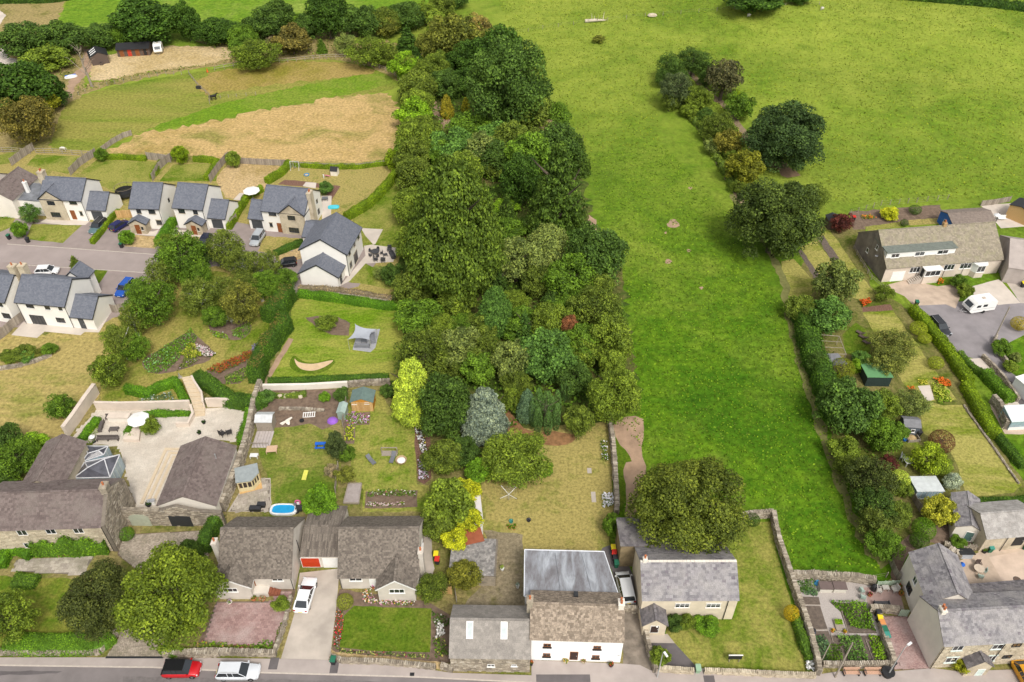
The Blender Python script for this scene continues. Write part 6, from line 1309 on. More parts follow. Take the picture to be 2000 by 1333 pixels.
T(J,"185 500 60 1.1",'fine','bg','blue green conifer in the old house front garden','conifer','tree');T(J,"120 600 45 1.1",'shrub','brt','bright shrub at the corner of the estate lawn','shrub','bush')
T(J,"465 810 45 1.4",'fir','ol','young spiky conifer behind the patio door house','conifer','tree');T(J,"785 650 45 1.0",'shrub','brt','green bush beside the wheelie bin on the estate drive','bush','bush')
T(J,"1120 140 50 1.0",'shrub','hedb','bright yellow green bush at the hay field fence','bush','bush');T(J,"625 135 38 1.0",'shrub','md','green bush where the two garden fences meet','bush','bush')
T(K,"238 165 42 1.2",'shrub','ol','small olive tree on the hay field fence line');T(K,"1240 170 60 1.0",'shrub','hedb','bright round bush at the wood corner of the long garden','bush','bush')
T(K,"810 345 42 .9",'shrub','bg','dark spiky shrub in the bark flower bed','shrub','bush')
# -- far left trees
for s_,k_,c_,lb in(("1150 180 218 .62",'broad','dk','broad group of tall dark trees behind the stables'),("1460 180 90 1.4",'broad','dk','tall dark tree next to the broad dark group'),("180 320 170 .6",'broad','dk2','wide dark hedge tree west of the stable track'),("490 300 150 .65",'broad','dk2','dark hedge tree beside the stable track gate'),("780 290 110 .7",'broad','dk2','bushy tree behind the small stable'),("1700 250 150 .5",'broad','dk','low dark hedge tree behind the white caravan'),("150 710 225 .8",'broad','dk','big dark tree at the pale farmyard'),("390 740 110 .8",'broad','dk','dark tree end beside the paddock entrance'),("210 940 195 .8",'fine',(.13,.12,.03),'large round olive brown tree in the paddock corner'),("320 800 110 .7",'shrub',(.20,.22,.02),'yellow leaved bush on top of the round olive brown tree'),("960 270 90 .8",'broad','md','mid green tree next to the stable roof'),("380 450 160 .4",'shrub','ol','wild scrub bank beside the stable track')):
 T(LL,s_,k_,c_,lb,group=BG,lift=.1,sc_=1.12)
for s_,k_,c_,lb in(("960 130 132 1.15",'broad','dk','tallest dark tree of the far hedge'),("580 140 110 1.0",'broad','dk2','round tree west of the tallest far hedge tree'),("470 190 130 .8",'broad','dk2','spreading tree in the far hedge'),("60 250 110 .7",'broad','dk','dark bush at the west end of the far hedge'),("180 250 80 .8",'broad','dk','dark bush next to the west end of the far hedge'),("300 290 95 .8",'broad','md','green bush above the hay paddock corner'),("810 210 95 .9",'broad','dk2','bush touching the tallest far hedge tree'),("720 190 70 .9",'broad','md','small tree between round and tallest trees'),("1210 180 140 .75",'broad','dk2','wide bush east of the tallest far hedge tree'),("1400 170 110 .8",'broad','ol2','dull bush in the far hedge'),("1570 130 120 .75",'broad','dk2','dark bush near the hedge bend'),("1720 110 90 .8",'shrub','ol','light bush at the hedge bend'),("1850 50 90 .8",'broad','ol2','bush at the top of the hedge above the bend'),("1960 -10 80 .8",'broad','dk2','bush where the hedge leaves the picture'),("400 430 160 .6",'fine','ol','low spreading willow by the paddock rail fence'),("300 370 90 .8",'broad','md','green bush above the low spreading willow'),("520 330 42 .9",'loose','dead','pale flowering bush in the second hedge line'),("680 320 120 .75",'shrub',(.13,.12,.035),'russet tinged bush in the second hedge line'),("910 355 42 1.2",'fir','md','small young pine in the rough grass'),("1100 350 70 1.0",'loose','gy','grey thorn bush in the rough grass'),("1290 410 160 .6",'fine','ol','spreading thorn bush above the paddock corner'),("1420 430 80 .9",'fine','ol2','thorn bush by the curved fence'),("1420 210 90 .8",'loose','br','brownish bush below the far hedge'),("1560 520 100 .9",'broad','lt','light green tree outside the curved fence'),("1660 700 130 .9",'broad','ol2','olive tree over the end of the curved fence'),("1620 860 90 .8",'shrub','md','green bush at the hay field corner')):
 T(QQ,s_,k_,c_,lb,group=BG,lift=.1,sc_=1.12)
 # -- pasture hedgerow
for s_,k_,c_,lb in(("405 270 90 1.0",'fine','dk2','hawthorn at the north tip of the pasture hedgerow'),("570 220 105 .75",'fine','dk2','leggy hawthorn with visible stems at the hedgerow tip'),("440 430 110 1.1",'fine',(.075,.11,.05),'blue grey hawthorn on the west row'),("470 340 75 .8",'fine','dk2','dark hawthorn below the north tip'),("590 500 95 .8",'loose','ol','yellow green hawthorn on the west row'),("790 340 118 1.05",'loose',(.085,.09,.045),'tall open thorn tree with bare trunk on the track'),("660 350 60 .9",'fine','dk2','small tree beside the tall open thorn'),("910 550 95 .95",'loose','md','green hawthorn on the east row with yellow top'),("660 620 62 .9",'fine','dk2','small round hawthorn between the rows'),("755 700 110 .85",'fine','ol2','wide dull hawthorn on the west bank'),("840 830 95 .9",'loose',(.16,.16,.03),'yellowish hawthorn on the west bank'),("720 840 65 .8",'loose','gy','grey thorn scrub on the west bank'),("950 1010 115 .95",'shrub',(.15,.17,.02),'golden tinged hawthorn above the lower round tree')):
 T(N,s_,k_,c_,lb,'hawthorn_tree',group=HG,lift=1.2 if 'trunk' in lb or 'leggy' in lb else .1,sc_=1.1)
T(N,"1232 790 270 .82",'big',(.042,.080,.026),'big dome shaped dark tree, upper of the two in the hedgerow',lift=.05)
T(X,"1516 432 82 .88",'big',(.05,.08,.018),'big round dark green tree, lower of the two in the hedgerow',lift=.05)
T(X,"1590 385 30 .8",'fine','ol2','small tree behind the lower round hedgerow tree')
T(UU,"1560 310 45 .6",'shrub','br','lone thorn bush high in the pasture','bush','bush',lift=.05)
T(X,"1475 -2 55 .35",'broad','dk','dark tree clump at the far top edge of the pasture');T(X,"1560 -6 25 .4",'broad','dk','small dark bush at the far top edge of the pasture')
# -- trees of the eastern gardens
for f_,s_,k_,c_,lb in((II,"440 490 225 .95",'broad',(.06,.12,.025),'biggest green ash of the eastern gardens'),(II,"400 170 100 .9",'ball',(.16,.20,.02),'clipped round yellow green tree by the grey shed'),(II,"200 130 90 1.0",'broad','dk2','ivy covered bush against the field by the grey shed'),(II,"760 110 150 .8",'fine',(.13,.16,.04),'pale apple tree over the striped lawn edge'),(II,"730 480 125 1.0",'broad','ol','fruit tree east of the biggest ash'),(II,"960 450 130 .85",'fine','gy','grey green apple tree by the orange flowers'),(II,"720 720 135 1.1",'broad','md','glossy tree west of the small blue grey shed'),(II,"850 680 80 .9",'shrub','md','laurel beside the small blue grey shed'),(II,"420 830 115 .9",'shrub','ol','yellow green privet below the biggest ash'),(II,"620 1070 195 1.0",'fine',(.06,.085,.022),'dark rounded yew like tree at the field edge'),(II,"430 960 90 .9",'broad','ol2','small tree between the privet and the dark yew like tree'),(II,"865 1070 84 .95",'ball','lime','lime green globe bush beside the greenhouse'),(II,"1080 900 130 1.0",'loose',(.19,.27,.02),'lime leaved acer over the white patio furniture'),(II,"770 940 75 .7",'loose','pu','dark maroon acer by the wooden fence'),(II,"1205 760 103 .9",'ball','pb','purple brown domed bush on the striped lawn'),(II,"1290 1090 75 .9",'loose','gyb','grey leaved shrub beside the greenhouse'),(II,"1200 960 80 .8",'shrub','ol','olive bush between acer and striped lawn'),(II,"560 100 75 .8",'shrub','bg','blue green shrub near the green roofed shed'),(II,"520 150 60 .9",'shrub','lt','bright shrub next to the green roofed shed'),(M,"300 720 160 1.2",'loose',(.11,.15,.045),'tall wispy birch on the eastern allotment strips'),(M,"250 960 140 .8",'shrub','bg','flowering viburnum below the wispy birch'),(M,"60 900 110 .8",'broad','ol2','olive bush at the field fence by the wispy birch'),(M,"730 1180 150 .8",'fine',(.13,.16,.04),'small orchard tree on the top lawn'),(M,"650 790 70 .8",'loose','ol','thin shrub at the corner of the dormer bungalow drive'),(M,"1195 705 55 .8",'shrub','md','shrub in the dormer bungalow flower bed'),(M,"1235 770 55 .8",'shrub','ol','rounded shrub behind the touring caravan'),(M,"700 215 62 .6",'shrub','gold','bright yellow bush in the back garden of the dormer bungalow'),(M,"350 280 75 1.0",'loose',(.10,.03,.03),'dark red acer beside the dormer bungalow'),(M,"880 185 45 .7",'ball','dk2','dark clipped bush at the blue workshop'),(M,"800 280 30 .9",'ball','dk2','small dark bush behind the dormer bungalow roof'),(TT,"880 300 68 .8",'ball',(.30,.26,.02),'golden lollipop tree at the edge of the close'),(TT,"740 500 75 .8",'shrub','md','green bush in the walled corner garden'),(TT,"845 580 45 .8",'shrub','gy','grey green bush in the walled corner garden'),(TT,"810 650 55 .7",'shrub','ol','light bush at the end of the curved wall'),(E,"740 260 115 1.0",'loose',(.10,.14,.03),'loose apple tree at the field corner by the wire fence'),(E,"790 400 120 .9",'fine','md','green tree at the bottom of the field edge'),(E,"720 120 140 .9",'fine','dk2','dark bush above the loose apple tree'),(E,"880 190 90 .9",'broad','ol2','olive tree behind the loose apple tree'),(E,"1060 290 82 .9",'ball','brt','bright green round bush behind the corner house'),(E,"1030 370 65 .8",'ball','hedd','dark clipped mound touching the corner house roof'),(E,"1170 170 105 .9",'shrub',(.24,.26,.03),'yellow leaved shrub next to the small slate outhouse'),(E,"1300 385 50 .7",'shrub','md','low bush at the yard wall'),(E,"1430 300 55 .8",'shrub','ol','yellowish shrub beside the pale barn'),(E,"910 20 60 .9",'shrub','ol','bush above the garden fence')):
 T(f_,s_,k_,c_,lb,group=RG,name='bush' if 'bush' in lb or 'shrub' in lb else 'tree',cat='bush' if 'bush' in lb or 'shrub' in lb else 'tree')
T(FF,"150 900 190 .8",'fine','md','mixed green tree behind the manor rear wing');T(FF,"40 760 130 1.0",'broad','dk2','dark tree at the picture edge above the manor');T(FF,"300 790 110 .8",'shrub','lt','light green bush next to the manor wing roof','bush','bush');T(FF,"60 1010 120 .8",'broad','dk2','dark tree touching the manor chimney')
T(FF,"490 480 110 .9",'loose','md','thin shrub leaning on the streaky lawn','shrub','bush');T(FF,"1225 630 75 .9",'shrub','ol','potted magnolia bush on the pale courtyard','shrub','bush')
for i,(x,y,r,c_)in enumerate(((60,60,60,'ol2'),(190,40,85,'ol2'),(90,85,55,'ol'),(320,40,45,'br'),(215,75,60,'bg'),(400,10,60,'md'))):T(FF,f"{x} {y} {r} .6",'shrub',c_,['grey','wide olive','yellowish','brown','dark blue green','tall green'][i]+' shrub in the stone edged bed of the big lawn','shrub','bush',trunk=False,lift=.02)
T(GG,"945 800 80 1.7",'broad',(.05,.075,.03),'dark tree on the fence between the two back lawns');T(GG,"1030 860 65 1.1",'shrub','md','green bush on the lounger lawn side of the fence','bush','bush')
T(GG,"910 1000 60 .7",'loose','dead','dry brown bush by the garden fence','bush','bush');T(GG,"1020 1030 75 .8",'loose','br','brown flowering bush above the raised bed','bush','bush');T(GG,"380 400 60 .9",'shrub','bg','dark shrub in the corner of the vegetable plot','shrub','bush')
T(GG,"850 400 45 .9",'shrub','brt','bright shrub in the top bed','shrub','bush');T(GG,"990 380 60 .8",'shrub','dk2','dark shrub beside the playhouse','shrub','bush');T(GG,"1360 350 60 .8",'shrub','dk2','dark shrub right of the playhouse','shrub','bush')
T(PP,"1900 800 90 .6",'loose','ol','sparse shrub in the lawn island bed','shrub','bush',trunk=False,lift=.02);T(PP,"1020 770 60 .8",'loose','gyb','white plumed grass clump behind the garden chairs','grass_clump','plant',trunk=False,lift=.02)
for s_,k_,c_,lb in(("905 60 38 .8",'fine','ol','scrubby tree at the west shoulder of the wood top'),("960 90 32 .9",'fine','br','thin brownish tree above the twin dark oaks'),("845 140 32 .9",'broad','ol','olive tree inside the wood by the dark pines'),("800 130 26 .9",'broad','ol2','tree between paddock fence and dark pine'),("870 165 30 .9",'broad','dk2','dark green tree above the golden conifers'),("815 205 32 .9",'broad','ol','tree by the fence at the paddock end'),("835 260 30 .9",'broad','ol2','tree beside the woodland track'),("860 300 32 .8",'broad','md','leafy tree directly below the woodland track'),("800 300 28 .9",'broad','md','tree on the boundary by the hay field fence'),("905 330 36 .8",'broad','ol','tree touching the top of the giant cypress'),("965 330 32 .45",'shrub','ol2','scrub in the north part of the clearing'),("990 410 22 1.7",'fir','fir','narrow dark pine left of the tall fir'),("995 450 34 .5",'shrub','md','scrub below the tall fir on its west side'),("970 540 24 1.7",'fir','dk2','pointed dark pine east of the giant cypress trunk'),("1000 590 34 .5",'fine','ol','sallow scrub in the wood centre'),("1100 610 36 .8",'broad','md','leafy crown between dark ash and red maple'),("940 640 34 .8",'broad','ol2','olive crown west of the slender larch'),("900 640 30 .8",'fine','md','green scrub under the giant cypress'),("1025 640 24 1.8",'fir','bg','pointed blue green pine east of the slender larch'),("1130 690 36 .9",'broad','ol','crown left of the yellow green tree'),("860 640 32 .8",'broad','ol','olive crown beside the golf lawn laurels'),("1010 750 30 .9",'fine','ol2','thin tree right above the teal spruce'),("1120 740 34 .9",'broad','dk2','dark crown behind the narrow cypress'),("1165 560 34 1.0",'broad','ol2','crown on the pasture side below the dark ash'),("1130 300 26 1.6",'fir','fir','narrow dark pine on the pasture side of the tall fir'),("1190 620 30 .9",'broad','md','small crown leaning into the pasture')):
 T(X,s_,k_,c_,lb,group=WG)
for s_,k_,c_,lb in(("350 350 60 1.0",'fine','dk2','hawthorn on the outer side of the hedgerow tip'),("400 520 70 .9",'fine','ol2','hawthorn hanging over the pasture on the west row'),("520 420 80 .9",'fine','ol2','hawthorn in the thick upper west row'),("640 270 60 .8",'fine','dk2','hawthorn joining the leggy pair'),("545 580 60 .8",'shrub','ol','scrub at the foot of the upper west row'),("690 760 60 .8",'fine','ol2','hawthorn filling the middle west bank'),("860 920 60 .8",'shrub','ol','scrub between yellowish and golden hawthorns'),("900 1130 60 .8",'fine','ol2','dark hawthorn at the shoulder of the lower round tree'),("870 470 50 .8",'shrub','hedb','bright scrub topping the east row')):
 T(N,s_,k_,c_,lb,'hawthorn_tree',group=HG,lift=.1)
H(A,"250 470 400 470 560 468 745 452",.7,3.0,'brt','green climbing ivy covering the manor front wall',wob=.35,size=.2,name='ivy',cat='ivy')
H(N,"340 350 480 560 620 710 720 900 880 1170",1.6,1.3,'ol','rough low scrub line under the pasture hawthorns',wob=.5,size=.3,name='scrub_line',dens=40)
# undergrowth between the trees
patch_of('undergrowth',pts(X,"800 140 870 40 930 60 1000 110 1070 240 1110 320 1140 440 1190 520 1205 640 1225 760 1190 820 1090 800 960 860 830 850 770 740 800 600 790 330"),2.2,'md',size=.5,dens=11,seed=2)
patch_of('scrub',pts(X,"400 60 700 58 800 90 790 150 720 125 560 110 430 118"),1.6,'ol',size=.5,dens=3.0,seed=4)
patch_of('scrub',pts(X,"60 120 140 90 150 130 120 180 60 150"),1.2,'ol',size=.4,dens=3.0,seed=5)
patch_of('scrub',pts(X,"1560 600 1590 600 1700 850 1760 1060 1720 1100 1660 900 1600 760"),1.5,'md',size=.4,dens=8,seed=6)
patch_of('tall_grass',pts(N,"560 300 760 520 900 700 980 860 900 900 760 740 620 520"),.5,(.30,.33,.06),size=.4,dens=5,seed=8)
patch_of('field_margin',pts(X,"150 170 300 140 400 128 470 112 500 118 400 132 300 146 200 168 150 188"),.8,'ol',size=.4,dens=6,seed=9)
# -- hedges
H(PP,"1600 600 1530 720 1440 800",3.2,3.4,'hedd','tall thick clipped hedge beside the copse, upper block',topcol='ptan',size=.17);H(PP,"1590 840 1500 960 1390 1110 1340 1290",2.6,3.2,'hedd','long thick clipped hedge sweeping down between the two gardens',topcol='ptan',size=.17)
H(PP,"860 1260 960 1320 1060 1400 1150 1460 1320 1480 1400 1440",2.4,1.9,'hedd','curving clipped hedge behind the cream steps',size=.17);H(PP,"290 1360 450 1390 560 1340 690 1300 730 1380 760 1470",1.3,1.5,'hed','curved hedge above the cream retaining wall',size=.15)
H(K,"650 1010 900 1040 1150 1080 1285 1090",1.5,1.3,'hed','long clipped hedge below the gable end house');hedge(pts(K,"650 985 900 1000 1150 1040 1280 1060"),1.2,1.5,(.30,.24,.15),'dry brown seed head hedge backing the long clipped hedge',size=.2,dens=20)
H(GG,"400 290 700 280 1000 265 1370 255",1.2,1.0,'hedd','low hedge along the foot of the golf lawn')
H(K,"215 600 280 490 330 410 420 360",1.2,1.5,'hedb','yellow green hedge dividing two estate drives');H(K,"500 760 590 720 680 690",1.2,1.2,'hedd','dark clipped hedge beside the silver car lawn')
H(J,"575 690 640 610 700 530 740 495",1.0,1.0,'hedb','golden hedge between the green 4x4 and dark blue car');H(J,"985 700 1040 620 1085 560",1.6,1.6,'hed','green hedge between the two matching houses')
H(K,"450 315 540 260 590 205",1.5,1.5,'hedb','bright hedge beside the straw garden');H(K,"620 205 820 220 1000 220 1210 195",1.1,1.1,'hedb','bright hedge along the hay field fence');H(K,"940 540 1080 460 1180 360 1250 270",1.6,1.8,'hedb','bright hedge along the slanting garden fence')
H(K,"0 175 100 180 140 190",1.2,1.3,'hedb','bright hedge of the third estate garden');H(K,"75 295 130 220 150 190",1.1,1.3,'hedb','short bright hedge beside the curved fence');H(J,"650 160 780 162 910 170",1.1,1.1,'hedb','bright hedge at the back of the second garden');H(J,"945 285 1000 195",1.0,1.2,'hedb','bright hedge beside the fence gate')
H(A,"60 1085 300 1090 680 1085 760 1020",2.6,1.3,'brt','bright flat topped hedge at the front of the manor lawn',size=.13,wob=.04);H(A,"1110 1120 1180 1150 1260 1140",1.0,.9,'brt','short bright hedge end beside the cattle grid',size=.13);H(A,"1390 450 1440 340 1500 240",1.8,2.2,'hedd','dark hedge between forecourt and bungalow')
H(A,"10 560 50 470 130 430 230 480",1.6,1.3,'hed','hedge round the manor terrace');H(A,"110 650 260 660",2.0,.9,'md','shrubby border below the manor terrace')
H(GG,"175 790 210 660 240 540 265 470",1.4,.9,'hed','cloud clipped hedge along the courtyard side wall',wob=.3);H(FF,"670 760 740 660 800 590",1.3,.8,'hed','clipped box hedge beside the sunken seating');H(FF,"1040 710 1080 640",1.2,.8,'hed','short box hedge under the white parasol');H(FF,"1170 555 1350 545 1545 545",1.0,.8,'hed','planting along the courtyard back wall',wob=.3);
H(FF,"1430 285 1480 380 1530 470",1.2,1.1,'hed','hedge beside the cream steps')
H(TT,"0 205 95 310 205 440 305 570 405 725 460 800",1.8,1.6,'hedb','thick bright hedge following the close');H(TT,"430 820 500 950 560 1060 640 1200 690 1230",1.8,1.5,'hedb','bright clipped hedge along the striped lawn',wob=.06);H(TT,"690 1230 780 1340 900 1480",1.4,1.1,'hedd','dark low hedge continuing towards the barn')
for i,(x,y,r)in enumerate(((60,340,70),(110,420,55),(200,620,65))):T(TT,f"{x} {y} {r} .7",'ball',(.20,.26,.02),['upper','middle','lower'][i]+' domed topiary bush inside the thick close hedge','topiary_bush','bush',trunk=False)
H(TT,"590 730 680 830 790 950",1.8,1.6,'brt','green clipped hedge beside the sloping concrete drive');H(TT,"380 560 450 640 560 720",1.2,1.0,'md','shrubby bank below the close fence')
H(X,"1562 610 1580 690 1612 770 1640 830",3.4,3.0,'hedd','tall ivy thick hedge along the pasture east side',size=.22,wob=.2);H(D,"1290 900 1330 1020 1370 1130 1395 1190",1.1,1.0,'md','leafy border inside the chapel lawn wall',wob=.25)
H(X,"-60 6 100 4 140 -2",3,2.5,'dk','dark hedge cut by the top left corner',size=.4);H(X,"1740 -4 1860 6 2040 26",3,2.2,'dk','far field hedge at the top right',size=.45)
H(VV,"380 95 560 90 800 75",1.2,1.0,'hedd','dark low hedge behind the long pale barn')
H(GG,"445 395 560 400 700 380",1.0,.6,'ol','low straggly plants in the top vegetable bed',wob=.4,name='plants',cat='plants')
# ================================================================ WALLS AND FENCES
def SW(f,s,w,h,label,**kw):return stone_wall(pts(f,s),w,h,label,**kw)
SW(D,"1140 205 1155 290 1180 400 1215 500 1255 620 1280 700 1330 840 1385 1010 1435 1200 1450 1290",.55,1.25,'long curving drystone wall between the chapel lawn and the allotment')
SW(D,"930 225 1000 215 1140 205",.5,1.2,'short drystone wall at the far end of the chapel lawn')
SW(E,"160 625 300 625 420 635 560 640 720 665",.55,1.2,'drystone wall at the bottom of the pasture above the allotment')
SW(E,"745 890 760 960 790 1060 830 1160 845 1215",.5,.9,'low drystone wall between allotment and brick driveway')
SW(E,"365 1222 520 1226 830 1220",.45,.7,'low stone wall behind the wooden benches');SW(E,"680 850 790 850 900 862",.5,1.0,'stone wall across the top of the brick driveway')
SW(D,"675 1268 900 1278 1150 1290 1430 1300",.4,.7,'dressed stone street wall in front of the chapel lawn',mat=STONEL);SW(D,"370 1255 480 1262 605 1272",.4,.8,'short street wall piece beside the green bin',mat=STONEL)
SW(D,"275 1000 290 1080 310 1150 345 1270",.4,1.2,'wall down the chapel side of the alley');SW(C,"1378 850 1490 855",.4,1.0,'low stone wall across the alley in front of the silver car')
SW(X,"1190 828 1196 870 1200 920 1204 990 1203 1010",.55,1.4,'straight drystone wall between orchard lawn and field corner')
SW(B,"-60 1145 100 1138 300 1142 560 1150",.5,.8,'stone street wall in front of the paved garden');SW(B,"545 1140 590 1030 620 930 640 830 660 760",.35,.6,'low stone edging wall between paved garden and driveway')
SW(B,"925 1165 1000 1195 1300 1205 1640 1240",.45,.6,'tumbled street wall below the flower edged lawn');SW(C,"145 1235 225 1260",.45,.9,'stub of street wall against the stone barn')
SW(A,"-200 1140 100 1140 400 1140 690 1135 730 1080 830 980",.5,.8,'stone street wall in front of the manor lawn');SW(A,"1115 1150 1270 1160 1500 1150",.5,.8,'street wall beyond the cattle grid')
SW(GG,"30 1333 100 1160 160 1010 210 850 250 700 290 480 340 330",.6,1.9,'tall old garden wall between the courtyard and the walled garden');SW(FF,"1840 1290 1900 1100 1960 930 2000 800",.3,1.2,'wall piece beside the brown outbuilding')
SW(GG,"1040 315 1200 300 1385 295",.5,.9,'rough stone wall end behind the playhouse');wall(pts(GG,"340 340 700 335 1040 315"),.35,1.0,CREAM,'long pale rendered wall at the top of the vegetable plot',cap=.06)
SW(GG,"480 500 640 500 850 515",.4,.25,'low row of edging boulders in the vegetable plot',cope=True,name='stone_edging');SW(FF,"-30 180 140 155 290 115 420 60",.6,.35,'low boulder edging of the bed on the streaky lawn',name='stone_edging')
SW(K,"650 1000 900 1020 1290 1075",.4,.8,'stone wall hidden between the brown and green hedges');SW(TT,"680 420 670 470 700 540 770 640",.35,.8,'curved low wall at the mouth of the close');SW(TT,"570 580 650 660 740 760 860 940",.35,.8,'sloping stone wall beside the concrete drive')
SW(TT,"640 940 700 1000 730 1080 760 1160",.6,1.5,'rough stone retaining wall under the glazed porch');SW(VV,"250 420 300 450 340 460",.8,.8,'heap like stone wall at the back of the concrete yard')
SW(E,"1190 400 1330 430 1450 420",.5,.5,'low rockery wall at the back of the yard');SW(II,"1380 470 1500 640 1650 850 1830 1110",.25,.3,'long low stone edging down the striped lawn',name='stone_edging',cope=False)
wall(pts(FF,"550 722 640 600 720 480 800 370"),.5,2.0,PINKR,'cream rendered retaining wall rising along the streaky lawn',cap=.12)
wall(pts(FF,"790 500 1000 505 1300 498 1560 490"),.3,1.5,PINKR,'cream rendered wall at the back of the courtyard',cap=.1);wall(pts(FF,"1690 478 1780 476 1900 480"),.3,1.6,PINKR,'cream rendered wall right of the curved steps',cap=.1)
wall(pts(FF,"1560 490 1580 560 1540 640 1440 640"),.25,.8,PINKR,'curved rendered planter wall at the foot of the steps',cap=.06)
wall(pts(FF,"1670 500 1660 420 1600 330 1580 285"),.2,1.6,PINKR,'curved side wall of the garden steps',cap=.05)
t=thing('garden_steps','curved flight of pale stone steps climbing from the courtyard to the garden','steps')
L_=[G(p)for p in chaikin(pts(FF,"1590 560 1575 480 1535 380 1500 300"),1)];R_=[G(p)for p in chaikin(pts(FF,"1670 556 1672 470 1630 380 1580 285"),1)]
for k in range(12):
 def at(P,u):u*=len(P)-1;i=min(int(u),len(P)-2);return np.array(P[i][:2])*(1-u+i)+np.array(P[i+1][:2])*(u-i)
 m=MB();m.prism([tuple(at(L_,k/12)),tuple(at(R_,k/12)),tuple(at(R_,(k+1)/12)),tuple(at(L_,(k+1)/12))],0,.14+.13*k);m.build('step',plain("sandstone_step",(.58,.47,.33),.9,var=.1),t)
t=thing('courtyard_steps','three broad shallow steps framing the sunken part of the pale courtyard','steps')
for k in range(3):
 o=14*k;q=[G(p)for p in pts(FF,f"{1345 + o * 2.2} {818 + o * 2.2} {1500 + o} {818 + o * 2.2} {1500 + o} {835 + o * 2.2} {1358 + o * 2.2} {835 + o * 2.2}")];q2=[G(p)for p in pts(FF,f"{1345 + o * 2.2} {818 + o * 2.2} {1368 + o * 2.2} {818 + o * 2.2} {1165 + o * 3.2} {1270} {1140 + o * 3.2} {1270}")]
 for qq in(q,q2):m=MB();m.prism([p[:2]for p in qq][::-1],0,.16-.04*k+.02*(qq is q));m.build('step',plain("sandstone_step",(.58,.47,.33),.9,var=.1),t)
PF='panel fences of the estate gardens'
for s_,h,lb in(("75 205 150 150 215 105",1.8,'wooden panel fence beside the old brown roofed house'),("440 265 500 205 560 165 600 140",1.8,'slanting panel fence between the first two estate gardens'),("635 118 700 70 770 30 820 15",1.3,'curved wooden fence climbing into the paddock'),("915 165 1000 175 1062 185",1.8,'panel fence behind the second garden'),("950 300 990 230 1040 185 1075 165",1.8,'curved panel fence between the second and third gardens')):
 panel_fence(pts(J,s_),h,lb)
for s_,h,lb in(("100 310 150 235 200 175 215 165",1.8,'curved panel fence beside the straw garden'),("270 190 400 198 560 205 590 208",1.5,'weathered fence between straw garden and hay field'),("600 208 800 220 1000 222 1200 200",1.2,'low weathered fence behind the long bright hedge'),("950 525 1050 450 1140 385",1.2,'slanting fence of the long garden')):
 panel_fence(pts(K,s_),h,lb)
panel_fence(pts(WW,"-60 1130 40 1060 120 985 215 915"),1.8,'new wooden fence between the two lower estate houses',mat=WOODG);panel_fence(pts(J,"660 1100 720 1118 775 1105"),1.7,'double wooden side gates at the lower garage',name='side_gate',step=1.6)
panel_fence(pts(J,"730 530 830 525"),1.8,'orange brown fence panel between the drives',mat=WOODN);panel_fence(pts(E,"960 60 1000 130 1060 220"),1.3,'narrow wooden fence down the eastern garden',mat=WOODG)
panel_fence(pts(E,"820 510 850 590 880 640"),1.3,'weathered fence at the bottom corner of the pasture');panel_fence(pts(E,"735 680 880 672"),1.0,'pale green slatted fence behind the pink patio',mat=pieces("green_slats",(.35,.45,.33),(.48,.58,.44),.8),name='slatted_fence',step=1.0)
panel_fence(pts(GG,"1035 420 1015 560 1000 640"),1.4,'board fence between playhouse and pale green shed',mat=WOODG);panel_fence(pts(GG,"965 970 950 1080 940 1180"),1.2,'board fence between the two back lawns',mat=WOODG)
panel_fence(pts(M,"1480 640 1560 600 1700 700"),1.6,'fence between the dormer bungalow and its neighbour');panel_fence(pts(M,"1350 160 1440 150 1560 128"),1.3,'wooden fence along the pasture behind the patio');panel_fence(pts(K,"225 590 265 545"),1.7,'short fence panel beside the grey garage door')
panel_fence(pts(C,"145 730 218 735"),1.6,'orange fence panel behind the stone barn',mat=WOODN);panel_fence(pts(C,"235 700 250 790"),1.2,'narrow pale fence next to the orange panel')
rail_fence(pts(QQ,"80 555 300 515 450 495 650 490 850 470 950 460 1100 460"),1.3,'pale post and rail fence along the top of the paddock');rail_fence(pts(QQ,"1220 520 1340 530 1440 570 1500 610 1535 660"),1.2,'brown rail fence curving round the paddock end',smooth=1)
rail_fence(pts(J,"225 125 330 125 450 135 575 145"),1.2,'pale rail fence between the paddock and the first garden',rails=3);rail_fence(pts(J,"-40 120 80 118 190 130"),1.2,'trellis topped rail fence behind the old house',rails=3)
rail_fence(pts(LL,"565 775 720 700 900 660 1100 620 1300 590 1480 585"),1.1,'wire fence along the field bank',thin=True);rail_fence(pts(LL,"1480 590 1550 680 1640 760 1640 815"),1.1,'pale rope fence across the paddock');rail_fence(pts(LL,"1640 815 1660 775 1850 760 2000 745"),.9,'electric tape fence beside the black horse',thin=True)
rail_fence(pts(E,"160 610 300 598 450 606 570 622 700 640 800 620"),1.1,'wire fence with thin posts above the allotment wall',thin=True);rail_fence(pts(X,"1003 68 1060 57 1150 45 1260 33 1400 22 1600 10"),1.1,'old wire fence crossing the high pasture',thin=True,step=5)
rail_fence(pts(X,"1660 420 1720 402 1790 396 1850 390"),1.2,'green mesh fence behind the dormer bungalow garden',thin=True,rails=3);rail_fence(pts(M,"430 470 480 560 560 690 640 755"),.9,'pale post fence beside the dormer bungalow gable',rails=2);rail_fence(pts(TT,"100 300 200 400 300 500 380 575"),1.0,'rail fence between thick hedge and the close')
